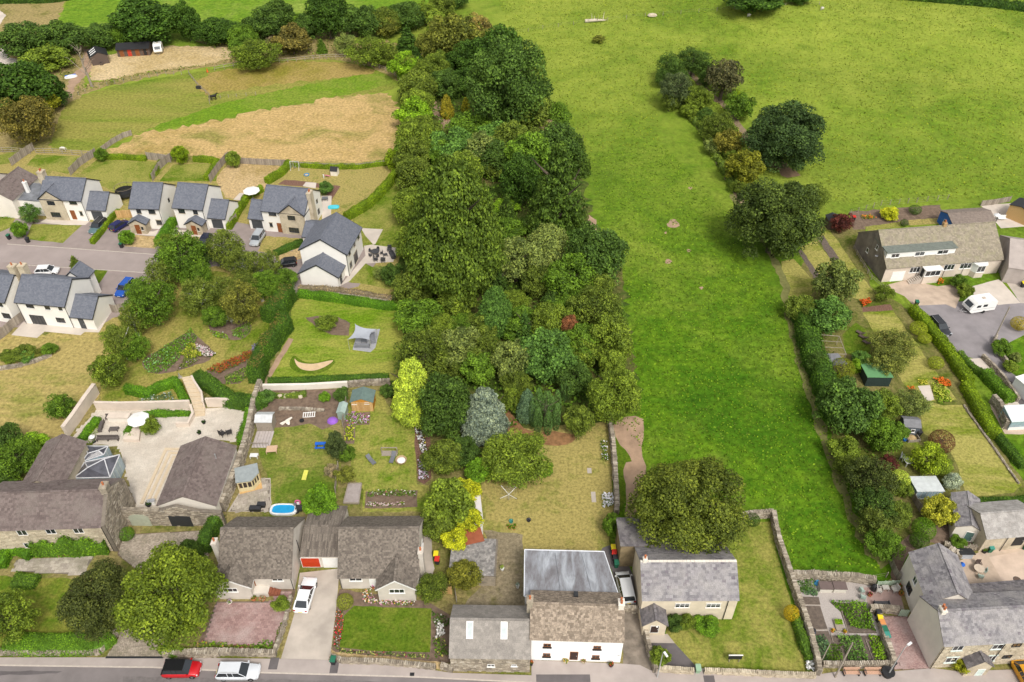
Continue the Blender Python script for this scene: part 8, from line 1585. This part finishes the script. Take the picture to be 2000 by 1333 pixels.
q=G(E(835,1260));t=thing('water_pump','tall black cast iron hand pump beside the planter','pump',(q[0],q[1],.08));m=MB();m.lathe([(.2,0),(.14,.2),(.1,.4),(.09,1.6),(.16,1.7),(.1,1.95),(.03,2.1)],seg=12);m.build('body',BLACK,t);m=MB();m.tube([(0,0,1.7),(.35,0,1.9),(.6,0,1.3)],.03,6);m.build('handle',BLACK,t);m=MB();m.tube([(0,0,1.2),(-.3,0,1.15),(-.32,0,1.0)],.035,6);m.build('spout',BLACK,t)
t=thing('notice_board','black notice board with white frame standing on the chapel lawn','sign',G(D(880,1195)),0);bx('board',BLACK,t,-.75,-.04,.7,.75,.04,1.45);bx('frame',WHITE,t,-.8,-.05,1.45,.8,.05,1.55)
for x in(-.55,.55):bx('post',WOODG,t,x-.04,-.04,0,x+.04,.04,.7)
def leanpole(b0,t1,ztop,label,r=.12,name='telegraph_pole'):
 a,c=G(b0),G(t1,ztop);t=thing(name,label,'pole',a);m=MB();m.tube([(0,0,0),(c[0]-a[0],c[1]-a[1],ztop)],[r,r*.75],10);m.build('pole',WOODG,t);return t
leanpole(E(455,1300),E(575,1065),6.2,'grey wooden pole rising from the pavement across the allotment');leanpole(TT(650,478),TT(800,165),7.5,'grey wooden telegraph pole leaning over the close',.13);leanpole(E(350,1215),E(425,1065),3.0,'thin wooden pole among the allotment crops',.06)
q=G(A(720,1166));q2=G(A(1112,1166));t=thing('cattle_grid','black drain grating across the forecourt entrance','drain grate',q);m=MB();n=40;L_=q2[0]-q[0];bx('frame',BLACK,t,0,-.12,.05,L_,.12,.095);
for k in range(n):m.box(k*L_/n,-.1,.095,k*L_/n+.1,.1,.11)
m.build('bars',ANTH,t,kind='stuff')
# whirligig clothes line, orchard lawn
t=thing('rotary_line','folding rotary washing line with four white arms on the parched orchard lawn','washing line',G(C(605,95)),.75);m=MB();m.tube([(0,0,0),(0,0,1.7)],.03,6);m.build('post',ALU,t)
for k in range(4):a=k*math.pi/2;m=MB();m.tube([(0,0,1.2),(1.5*math.cos(a),1.5*math.sin(a),1.7)],.03,6);m.build('arm',WHITE,t)
m=MB()
for r_ in(.5,.8,1.1,1.4):m.tube([(r_*math.cos(k*math.pi/2),r_*math.sin(k*math.pi/2),1.2+r_/3)for k in range(5)],.008,4,False)
m.build('lines',ALU,t)
for s_,lb in(("1175 40 1190 110",'narrow flagstone at the orchard wall side'),("1060 745 1075 785",'square stone slab in the orchard grass')):
 a,c=[G(p)for p in pts(C if s_[:4]=="1175" else X,s_ if s_[:4]=="1175" else "1150 915 1155 925")];m=MB();m.box(a[0]-.25,min(a[1],c[1]),0.0,a[0]+.35,max(a[1],c[1]),.06);tag(m.build('stone_slab',CONC),lb,'slab')
for x,y,c_,lb in((620,245,TEAL,'teal upturned tub beside the terracotta pots'),(740,237,DK,'black bucket on the mossy yard')):t=thing('bucket',lb,'bucket',G(C(x,y)));m=MB();m.lathe([(.22,0),(.3,.35),(.27,.35),(.2,.05)],seg=12);m.build('body',OBJC,t,color=c_);m=MB();m.tube([(-.29,0,.34),(0,0,.5),(.29,0,.34)],.012,5);m.build('handle',ALU,t)
for i,(x,y)in enumerate(((600,275),(625,280),(648,272),(612,290),(640,292))):pot(C(x,y),.17,.25,'lt',None,'terracotta pot in the cluster on the stone ring',z=.0,ph=.15);bpy.context.scene.objects[-1]if False else None
for o in[o for o in SC.objects if o.get('label')=='terracotta pot in the cluster on the stone ring']:o['group']='terracotta pots on the stone ring'
pot(C(990,1195),.35,.35,'lt',(.6,.35,.05),'stone planter left of the cottage door',col=STONEL,ph=.25,z=.08);pot(C(1110,1195),.3,.3,'lt',(.55,.1,.1),'low planter right of the cottage door',col=STONEL,ph=.25,z=.08);pot(C(1298,1222),.28,.4,'md',(.65,.03,.02),'pot of red flowers at the cottage corner',col=BLACK,z=.08);pot(C(758,1215),.2,.5,'md',(.6,.12,.03),'orange flowered pot between barn and cottage',col=BLACK,z=.08)
pot(B(405,772),.32,.4,'ol',None,'round brown pot under the bungalow porch');pot(B(463,772),.4,.3,'ol',(.6,.5,.4),'square planter next to the round brown pot',col=TERR);pot(B(240,792),.3,.2,'lt',(.5,.3,.5),'low pot under the bungalow gable window',col=CREAM);pot(C(560,570),.25,.5,'lime',None,'white statue like pot on the mossy yard',col=WHP);pot(C(665,690),.22,.6,'gyb',None,'second white ornament against the flat roofed extension',col=WHP)
pot(B(1215,690),.3,.4,'md',(.60,.03,.30),'magenta hanging flowers at the bungalow porch');
# allotment and pink patio
for i,x in enumerate((390,485)):
 q=G(E(x,725));t=thing('storage_box',['pale resin box with brown lid beside the blue bag','pale resin box with brown lid nearer the patio'][i],'storage box',q,-.03);bx('box',plain('cream_resin',(.62,.58,.5)),t,-.75,0,0,.75,1.0,.75);bx('lid',plain('brown_lid',(.15,.11,.10)),t,-.8,-.05,.75,.8,1.05,.85)
for s_,c_,h,lb in(("180 650 300 640 320 700 220 730",'bg',.6,'spiky leek bed in the allotment corner'),("240 690 340 700 335 750 245 745",'teal',.5,'netted brassicas beside the storage boxes'),("415 785 500 790 660 800 730 985 560 960 500 860",'brt',.9,'rows of tall green beans in the allotment'),("310 1020 380 1015 420 1100 400 1215 330 1200 310 1100",'teal',.8,'blue green leeks at the lower allotment'),("400 1080 500 1080 500 1220 380 1215",'md',.9,'bushy potato plants in the lower allotment'),("460 1020 620 1020 680 1200 560 1215 500 1090",'bg',.8,'row of dark crops under the grey pole'),("680 1020 760 1020 800 1190 720 1190",'lt',.7,'green crops along the driveway wall')):
 patch_of('vegetable_crop',pts(E,s_),h,c_,size=.2,dens=75,kind=None,label=lb,cat='vegetables',lumps=.9)
for s_ in("545 1015 700 1205","210 806 355 810","300 975 410 980","600 1040 610 1210","420 985 440 1060","500 855 545 1005","660 1040 720 1200"):
 a,c=[G(p)for p in pts(E,s_)];d=math.dist(a[:2],c[:2]);m=MB();m.box(0,-.03,0,d,.03,.14);o=m.build('bed_board',WOODG);o.location=a;o.rotation_euler=(0,0,math.atan2(c[1]-a[1],c[0]-a[0]));o['kind']='structure'
t=thing('water_butt','dark blue water barrel at the allotment wall','barrel',G(E(298,1005)));m=MB();m.lathe([(.27,0),(.32,.4),(.29,.85)],seg=14);m.build('barrel',plain("navy_plastic",(.04,.07,.14)),t);m=MB();m.lathe([(.3,.85),(.1,.9)],seg=14);m.build('lid',BLACK,t)
t=thing('raised_planter','small square wooden planter with lime green lettuce','planter',G(E(480,950)));bx('box',WOODG,t,-.5,-.7,0,.5,.7,.3);rg_=np.random.default_rng(4);n=300;P_=np.stack([rg_.uniform(-.42,.42,n),rg_.uniform(0,.62,n),rg_.uniform(.3,.5,n)],1);m=MB();m.add(*leafquads(P_,np.tile((0,0,1.),(n,1)),.14,rg_));m.build('lettuce',LEAF,t,color=(.35,.62,.03))
for x,y in((437,990),(518,993)):pot(E(x,y),.2,.25,'lt',(.75,.35,.02),['pot of orange marigolds nearer the barrel','pot of orange marigolds nearer the bean rows'][x>500])
t=thing('garden_bag','blue plastic bag of compost beside the storage box','bag',G(E(330,665)));m=MB();m.lathe([(.3,0),(.35,.25),(.15,.5),(.2,.6)],seg=9,sx=1.1);m.build('bag',plain('bag_blue',(.04,.22,.40)),t)
BIST=plain("pale_green_metal",(.38,.48,.42),.5);
for p,a,lb in((E(632,720),.3,'pale green metal chair at the allotment edge'),(E(640,765),1.2,'pale grey green chair nearer the road')):chair(p,a,BIST,lb,.95)
chair(E(745,720),-.2,plain("light_wicker",(.46,.43,.39),.8),'pale wicker armchair west of the patio table',1.2);chair(E(855,715),3.4,MATS["light_wicker"],'pale wicker armchair east of the patio table',1.2);box_table(E(792,705),0,.8,.6,.6,MATS["light_wicker"],'pale wicker table on the pink patio')
sofa(E(770,812),3.14,1.6,GR2,'dark bench seat along the pink patio wall');pot(E(690,745),.25,.3,'md',(.6,.02,.12),'pot of crimson flowers on the pink patio');pot(E(895,690),.22,.3,'md',(.6,.05,.03),'pot of red flowers by the corner house wing');pot(E(900,735),.3,.35,'ol',(.5,.22,.03),'orange planter beside the corner house wing')
t=thing('gas_barbecue','black covered barbecue behind the pale wicker armchair','barbecue',G(E(712,705)));m=MB();m.lathe([(.3,0),(.36,.5),(.3,.95),(.08,1.2)],seg=9,sx=1.0);m.build('cover',BLACK,t);bx('shelf',ANTH,t,.2,-.2,.7,.6,.2,.74)
t=thing('garden_gate','pale wooden side gate between the wall and the corner house','gate',G(E(915,885)),-.1)
for k in range(6):bx('slat',pieces("green_slats",(.35,.45,.33),(.48,.58,.44)),t,-.55+k*.18,-.02,.05,-.42+k*.18,.02,1.4)
bx('rail',WOODG,t,-.55,.02,.3,.5,.06,.38);bx('rail',WOODG,t,-.55,.02,1.1,.5,.06,1.18)
# concrete yard
round_table(VV(460,560),.62,plain("pale_wood_table",(.56,.46,.36),.7),'pale round wooden table in the concrete yard');chair(VV(460,520),-1.6,plain("brown_chair",(.10,.07,.06),.8),'dark brown chair at the yard table',1.0);chair(VV(500,565),2.8,BIST,'grey chair right of the yard table',.9);chair(VV(475,605),1.3,BIST,'grey chair on the road side of the yard table',.9)
parasol(VV(362,500),.35,BLUE,'small bright blue folded parasol in the yard',h=1.8,sides=8);b=shed('tool_store','grey flat topped tool store against the yard rockery',VV(350,440),VV(440,440),1.0,.9,None,plain("pale_blue_store",(.45,.48,.52)),ANTH,cat='store')
t=thing('manhole_cover','round dark manhole cover in the concrete yard','manhole cover',G(VV(738,618)));m=MB();m.lathe([(.42,.0),(.42,.035)],seg=20);m.build('cover',plain('rust_iron',(.12,.08,.06)),t);m=MB();m.lathe([(.48,0),(.48,.028)],seg=20);m.build('ring',ANTH,t)
pot(VV(505,425),.35,.5,'hedb',None,'yellow green shrub in a pot at the yard corner',col=BLACK);bin_(VV(540,420),TEAL,'teal lidded compost bin beside the potted shrub',GRN);bin_(VV(785,400),TEAL,'teal bin at the pale barn doorway',GRN)
patch_of('rockery',pts(VV,"380 380 440 350 490 370 480 400 420 410"),.5,'gyb',size=.22,dens=20,kind=None,label='silvery white rockery plants at the yard back',cat='plants')
t=thing('motorbike_cover','heap of black covered garden equipment behind the corner house','equipment',G(VV(430,695)));m=MB();m.lathe([(.5,0),(.6,.4),(.35,.8),(.1,.9)],seg=9,sx=1.5);m.build('cover',BLACK,t);m=MB();m.lathe([(.3,0),(.3,.5),(.1,.7)],(1.0,0,0),8);m.build('bundle',ANTH,t)
# eastern gardens
WTB=WHP;box_table(II(940,940),.2,1.8,1.1,.72,WTB,'white oblong patio table under the lime acer');chair(II(880,905),-.5,plain("white_wire",(.6,.62,.62),.5),'pale metal chair west of the white patio table',1.1);chair(II(1050,935),3.0,MATS["white_wire"],'pale metal chair hidden by the lime acer',1.1)
t=thing('compost_bay','wooden compost bay with straw and a blue tub by the blue grey shed','compost bay',G(II(960,740)),.1);bx('board',WOODG,t,-.9,-.7,0,.9,-.62,.5);bx('board',WOODG,t,-.9,-.62,0,-.82,.7,.5);bx('board',WOODG,t,.82,-.62,0,.9,.7,.5);m=MB();m.lathe([(.75,0),(.6,.3),(.1,.4)],seg=10);m.build('straw',STRAW,t)
bin_(II(1010,715),DK,'black compost dalek beside the blue grey shed',DK);t=thing('water_tub','small bright blue tub beside the compost bay','tub',G(II(900,752)));m=MB();m.lathe([(.25,0),(.3,.4),(.26,.4),(.2,.08)],seg=12);m.build('tub',BLUE,t);m=MB();m.lathe([(.26,.3),(.05,.31)],seg=12);m.build('water',WATER,t)
t=thing('garden_statue','white cover over a chair on the shady lawn','covered chair',G(II(495,75)));m=MB();m.lathe([(.35,0),(.4,.5),(.3,.9),(.1,1.1)],seg=10);m.build('cover',WHP,t);bx('base',CONC,t,-.35,-.35,0,.35,.35,.08)
for p,a,lb in((M(470,1080),-.9,'dark wooden lounger in a row on the shady lawn'),(M(490,1110),-.9,'middle dark wooden lounger on the shady lawn'),(M(515,1150),-.9,'lowest dark wooden lounger with red frame on the shady lawn')):lounger(p,a,WOODD,lb,L=1.5)
for f_,s_,h,cols,base,lb in((II,"1130 260 1200 250 1280 290 1270 330 1180 310",.8,[((.75,.16,.01),.75,.22)],'md','bright orange crocosmia right of the garden path'),(II,"920 325 970 325 1000 360 960 375",.7,[((.75,.16,.01),.7,.22)],'md','orange crocosmia left of the garden path'),(M,"470 850 540 835 560 870 500 895",.9,[((.72,.12,.01),.8,.24)],'md','bright orange flower clump at the top of the striped side lawn'),(II,"1000 270 1090 265 1085 305 1020 300",.5,[((.6,.55,.05),.5,.2)],'hedb','yellow leaved edging above the garden path'),(II,"1130 340 1250 350 1290 440 1180 460 1140 400",.7,[((.5,.55,.05),.25,.2)],'lt','mixed green border right of the garden path'),(M,"1035 690 1085 690 1085 730 1035 730",.6,[((.75,.22,.01),.6,.2)],'md','orange flowers beside the bungalow steps'),(PP,"830 990 870 980 940 1010 1010 1060 930 1090 860 1030",.9,[((.70,.64,.58),.45,.22),((.68,.35,.42),.15,.22)],'md','white and pink hydrangeas in the copse border'),(PP,"930 1190 1080 1120 1280 1040 1310 1050 1290 1100 1150 1170 1040 1220",.9,[((.42,.10,.02),.5,.22),((.30,.06,.03),.15,.2)],'ol','long band of rusty orange flowers under the thick hedge'),(PP,"1300 990 1350 970 1365 1010 1310 1040",.7,[((.28,.24,.38),.8,.2)],'gy','patch of lavender at the end of the orange band'),(PP,"420 1120 560 1010 700 1000 560 1210 450 1210",.7,[((.25,.5,.15),.1,.2)],'brt','fresh green strappy leaves at the west end of the copse border'),(PP,"720 1060 800 960 860 980 900 1080 800 1100",.8,[((.5,.5,.05),.3,.2)],'hedb','yellow green clump beside the hydrangeas'),(PP,"560 1010 700 930 810 850 860 930 740 1060 600 1200",.6,[((.2,.4,.1),.05,.2)],'brt','lush green band of the copse border'),(PP,"690 1190 760 1070 880 1100 800 1150",.6,[((.4,.3,.35),.1,.2)],'ol','greyish green groundcover of the copse border'),(PP,"1080 1240 1300 1140 1320 1210 1200 1290 1090 1300",.6,[((.3,.4,.05),.1,.2)],'brt','green perennials in front of the thick hedge'),(PP,"1140 860 1290 790 1290 870 1220 930 1140 900",.4,[((.2,.4,.1),.05,.2)],'brt','low green leaves in the round bed'),(PP,"950 860 1080 880 1130 940 1000 920",.4,[((.6,.6,.5),.08,.18)],'lt','pale edging of the round bed'),(FF,"1110 440 1200 400 1390 365 1450 440 1300 480 1130 475",.5,[((.5,.55,.5),.1,.2)],'teal','silvery groundcover in the raised bed'),(FF,"840 440 1000 440 1090 470 850 470",.5,[((.2,.4,.1),.05,.2)],'lt','row of small green mounds above the courtyard wall'),(GG,"1580 650 1640 640 1690 860 1700 900 1640 880",.7,[((.82,.78,.80),.35,.24),((.75,.6,.05),.06,.2)],'dk2','white flowers along the upper lawn border'),(GG,"1650 870 1700 880 1700 950 1650 950",.7,[((.10,.01,.03),.8,.24)],'pu','dark maroon foliage in the lawn border'),(GG,"1610 920 1690 970 1700 1070 1620 1080",.6,[((.70,.62,.74),.35,.22),((.6,.3,.45),.1,.2)],'dk2','lilac and white flowers at the lower lawn border'),(GG,"1015 560 1080 530 1215 560 1210 620 1110 625 1040 650",.6,[((.55,.25,.50),.25,.2),((.8,.8,.75),.1,.18),((.6,.2,.1),.08,.18)],'lt','mixed flowers in front of the playhouse'),(GG,"1020 650 1090 640 1090 760 1010 760",.5,[((.6,.6,.05),.3,.2)],'hedb','yellow green flowers along the lounger lawn edge'),(GG,"1190 1175 1310 1160 1600 1170 1590 1215 1300 1210 1200 1220",.5,[((.75,.7,.6),.06,.18),((.4,.1,.1),.05,.18)],'md','green plants at the back of the brown bed'),(GG,"1200 1255 1400 1270 1500 1250 1500 1285 1190 1295",.3,[((.62,.42,.42),.4,.2),((.75,.7,.65),.2,.16)],'ol','pinkish flowers along the front of the brown bed'),(B,"965 850 1015 850 1010 960 985 1090 940 1110 950 960",.35,[((.62,.02,.04),.35,.17),((.70,.3,.05),.1,.16),((.8,.7,.7),.12,.15)],'dk2','red and white bedding plants beside the driveway'),(B,"950 1095 1100 1125 1300 1130 1600 1150 1590 1175 1300 1155 1000 1140",.35,[((.55,.55,.15),.35,.15),((.35,.05,.08),.08,.15)],'dk2','row of yellowish bedding along the lawn foot'),(B,"1140 720 1190 700 1230 770 1500 785 1495 815 1250 810 1150 790",.4,[((.62,.25,.35),.25,.17),((.75,.4,.05),.2,.16),((.8,.78,.7),.25,.17)],'md','colourful bedding round the bungalow front gable'),(B,"1640 950 1690 950 1700 1030 1640 1040",.8,[((.80,.77,.72),.6,.24)],'dk2','white hydrangea in the dark border by the barn'),(B,"1615 860 1735 900 1740 950 1690 960 1620 940",.6,[((.6,.6,.5),.05,.2)],'dk2','dark leafy border beside the barn'),(B,"1620 1040 1700 1040 1740 1150 1640 1170",.6,[((.5,.4,.1),.05,.2)],'md','low shrubs at the barn corner'),(B,"0 1065 90 1060 230 1070 230 1120 90 1125 0 1115",.7,[((.6,.3,.1),.04,.2)],'lt','bright green shrubs inside the street wall'),(B,"240 1085 400 1080 400 1120 240 1120",.5,[((.4,.1,.1),.05,.2)],'ol','mixed low border inside the street wall'),(B,"400 1080 480 1050 545 1070 520 1130 420 1130",.8,[((.3,.5,.05),.05,.2)],'brt','green bush at the driveway street corner'),(B,"560 980 600 930 625 900 600 1040 550 1080",.6,[((.6,.15,.05),.08,.18)],'ol','leafy strip inside the driveway wall'),(C,"1235 60 1310 60 1315 150 1240 155",.8,[((.82,.80,.82),.6,.24)],'md','white flowers against the orchard wall'),(D,"435 880 520 880 510 930 440 930",.9,[((.82,.8,.8),.4,.2)],'dk2','white blossom beside the hall porch'),(D,"1370 1200 1435 1205 1430 1265 1370 1260",.7,[((.85,.84,.82),.7,.24)],'md','white hydrangea in the chapel lawn corner'),(FF,"1590 0 1640 -10 1750 50 1730 80 1660 70",.7,[((.8,.75,.72),.5,.22),((.65,.4,.5),.2,.2)],'md','pale flowers at the path bend'),(A,"390 440 500 430 510 490 400 490",.8,[((.45,.10,.16),.3,.2)],'ol','pink flowers at the manor terrace wall'),(HH,"1545 760 1610 770 1620 930 1560 920",.7,[((.78,.78,.76),.12,.2)],'md','green plants with white flowers inside the orchard wall'),(J,"0 500 90 490 90 530 0 540",.6,[((.5,.3,.3),.05,.2)],'lt','green shrubs under the old house wall'),(TT,"160 790 270 820 280 900 190 920",.6,[((.5,.55,.05),.2,.2)],'hedb','yellow green mound right of the garden path'),(M,"480 230 560 225 600 250 500 260",.6,[((.7,.2,.02),.3,.2)],'lt','orange topped plants in the bungalow back garden')):
 patch_of('flower_bed_plants' if 'flower' in lb else 'border_plants',pts(f_,s_),h,base,size=.2,dens=46,kind=None,label=lb,cat='flowers' if 'flower' in lb else 'plants',cols=cols,lumps=.5)
 # odds and ends in the vegetable plot
t=thing('tarpaulin','purple plastic sheet lying on the vegetable plot','sheet',G(GG(915,595)));m=MB();m.lathe([(.75,.02),(.6,.3),(.2,.45)],seg=11,sx=1.1);m.build('cover',plain("purple_plastic",(.30,.12,.55),.5),t)
t=thing('plank_pile','pile of pale boards and rubble on the vegetable plot','pile',G(GG(545,600)));
for k in range(7):m=MB();m.obox((rnd.uniform(-.5,.5),rnd.uniform(-.4,.4),.08+.05*k),1.0,.3,.05,rnd.uniform(0,3));m.build('board',CREAM,t)
t=thing('pallet','white wooden pallet frame on the vegetable plot','pallet',G(GG(725,545)),.1)
for k in range(6):bx('slat',WHITE,t,-.9+k*.33,-.5,.1,-.78+k*.33,.5,.14)
bx('bearer',WHITE,t,-.9,-.5,0,.9,-.42,.1);bx('bearer',WHITE,t,-.9,.42,0,.9,.5,.1)
t=thing('tyre_planter','black tyre lying beside the pallet','tyre',G(GG(665,595)));m=MB();m.lathe([(.2,0),(.34,0),(.36,.12),(.34,.2),(.2,.2)],seg=16);m.build('tyre',TYRE,t);m=MB();m.lathe([(.2,.02),(.19,.1)],seg=12);m.build('soil',SOILD,t)
for i,(x,y)in enumerate(((490,400),(535,398),(655,402),(600,380))):t=thing('boulder',['pale boulder beside the corner shrub','pale boulder second along the top bed','round pale boulder in the middle of the top bed','small boulder at the pale rendered wall'][i],'boulder',G(GG(x,y)),i);m=MB();m.lathe([(.2,-.05),(.38,.15),(.3,.4),(.1,.48)],seg=8,sx=1.2);m.build('rock',STONEL,t)
t=thing('raised_bed','framed raised bed with bare grey soil behind the flowery bungalow','raised bed');q=[G(p)for p in pts(GG,"1005 1268 1130 1270 1152 1110 1045 1112")]
for a,c in zip(q,q[1:]+q[:1]):d=math.dist(a[:2],c[:2]);m=MB();m.box(0,-.06,0,d,.06,.3);o=m.build('board',WOODG,t);o.location=a;o.rotation_euler=(0,0,math.atan2(c[1]-a[1],c[0]-a[0]))
m=MB();m.add([(p[0],p[1],.2)for p in q],[(0,1,2,3)]);m.build('soil',plain("grey_soil",(.36,.31,.29),.95,var=.2),t)
for i,(x,y)in enumerate(((290,1320),(340,1290))):q=G(GG(x,y));t=thing('storage_box',['long black storage box behind the bungalow','smaller black box behind the bungalow'][i],'storage box',q);bx('box',BLACK,t,-.7+.2*i,-.3,0,.7-.2*i,.3,.55);bx('lid',DKM,t,-.75+.2*i,-.35,.55,.75-.2*i,.35,.62)
parasol(GG(605,1260),.22,GREYF,'closed grey parasol beside the pool',h=2.0);t=thing('inflatable_toy','pink and white inflatable ring toy beside the pool','inflatable',G(GG(635,1270)));m=MB();m.tube([(.35*math.cos(a),0,.4+.35*math.sin(a))for a in np.arange(13)*.5236],.1,8,False);m.build('ring',plain('hot_pink',(.7,.12,.3)),t);m=MB();m.obox((0,0,.1),.5,.4,.15);m.build('base',WHP,t)
t=thing('pool_chest','dark square chest right of the pool','chest',G(B(713,160)));bx('box',ANTH,t,-.4,-.35,0,.4,.35,.5);bx('lid',DKM,t,-.43,-.38,.5,.43,.38,.56)
for i,(x,y)in enumerate(((1105,785),(1140,790))):q=G(PP(x,y));chair(PP(x,y),-1+i*.4,WHP,['white garden chair under the golden maple','second white garden chair under the golden maple'][i],1.0)
t=thing('garden_bench','pale grey bench tucked behind the tall clipped hedge','bench',G(PP(1375,605)),-1.0)
for k in range(3):bx('slat',ALU,t,-.8,-.2+k*.17,.42,.8,-.08+k*.17,.46)
bx('leg',ALU,t,-.8,-.2,0,-.7,.3,.42);bx('leg',ALU,t,.7,-.2,0,.8,.3,.42);bx('backrest',ALU,t,-.8,.3,.5,.8,.34,.85)
t=thing('outdoor_heater','spiky silver obelisk in the mown grass','ornament',G(PP(715,1240)));m=MB();m.lathe([(.3,0),(.02,1.0)],seg=4);m.build('cone',ALU,t);bx('base',CONC,t,-.3,-.3,0,.3,.3,.06)
t=thing('patio_set','striped swing bench with canopy behind the blue wall of the workshop','swing seat',G(M(1500,260)));bx('seat',WHP,t,-.8,-.3,.4,.8,.3,.5);bx('backrest',WHP,t,-.8,.25,.5,.8,.32,1.0);bx('frame',BLACK,t,-.95,-.05,0,-.88,.05,1.8)
parasol(M(1480,215),.7,WHP,'small white parasol table on the far patio',h=1.6)
t=thing('traffic_cone','orange traffic cone at the top of the paddock','cone',G(QQ(22,565)));m=MB();m.lathe([(.3,.05),(.22,.1),(.05,1.0)],seg=10);m.build('cone',plain('cone_orange',(.7,.12,.02)),t);bx('base',BLACK,t,-.35,-.35,0,.35,.35,.05)
t=thing('jump_block','dark water trough by the rope fence','trough',G(LL(1555,695)));bx('tub',ANTH,t,-.6,-.35,0,.6,.35,.6);bx('rim',BLACK,t,-.65,-.4,.6,.65,.4,.66)
t=thing('small_boat','white and blue upturned dinghy in the rough ground','dinghy',G(LL(555,605)),.5);m=MB();m.lathe([(.9,0),(.8,.4),(.2,.7)],seg=10,sx=1.8);m.build('hull',WHP,t);bx('keel',BLUE,t,-1.3,-.04,.4,1.3,.04,.72)
t=thing('scrap_heap','dark heap of oddments in front of the small stable','heap',G(LL(780,505)));
for k in range(6):m=MB();m.obox((rnd.uniform(-1.4,1.4),rnd.uniform(-.6,.6),.3),rnd.uniform(.5,1.2),.5,.6,rnd.uniform(0,3));m.build('crate',[BLACK,WHP,WOODD][k%3],t)
for i,(x,y,c_)in enumerate(((940,405,WHP),(1105,400,WHP),(1015,400,None))):t=thing('stable_crate',['pale crate at the west stable door','white crate at the east stable door','red crate at the middle stable door'][i],'crate',G(LL(x,y)));bx('box',c_ or plain('crate_red',(.5,.04,.03)),t,-.5,-.3,0,.5,.3,.5);bx('lid',c_ or MATS['crate_red'],t,-.53,-.33,.5,.53,.33,.56)
# long tufts of the pasture and the hay
patch_of('grass',pts(X,"1215 830 1240 600 1180 480 1150 300 1290 280 1430 420 1540 620 1600 800 1700 1060 1720 1110 1540 1110 1500 1000 1430 940 1270 900"),.12,(.145,.26,.016),size=.3,dens=7,seed=3,lumps=.4)
patch_of('grass',pts(X,"1150 300 1090 200 1010 90 960 -30 2060 -30 2060 380 1640 400 1560 330 1420 160 1290 140 1280 200 1290 280"),.13,(.205,.275,.028),size=.34,dens=4.0,seed=5,lumps=.4)
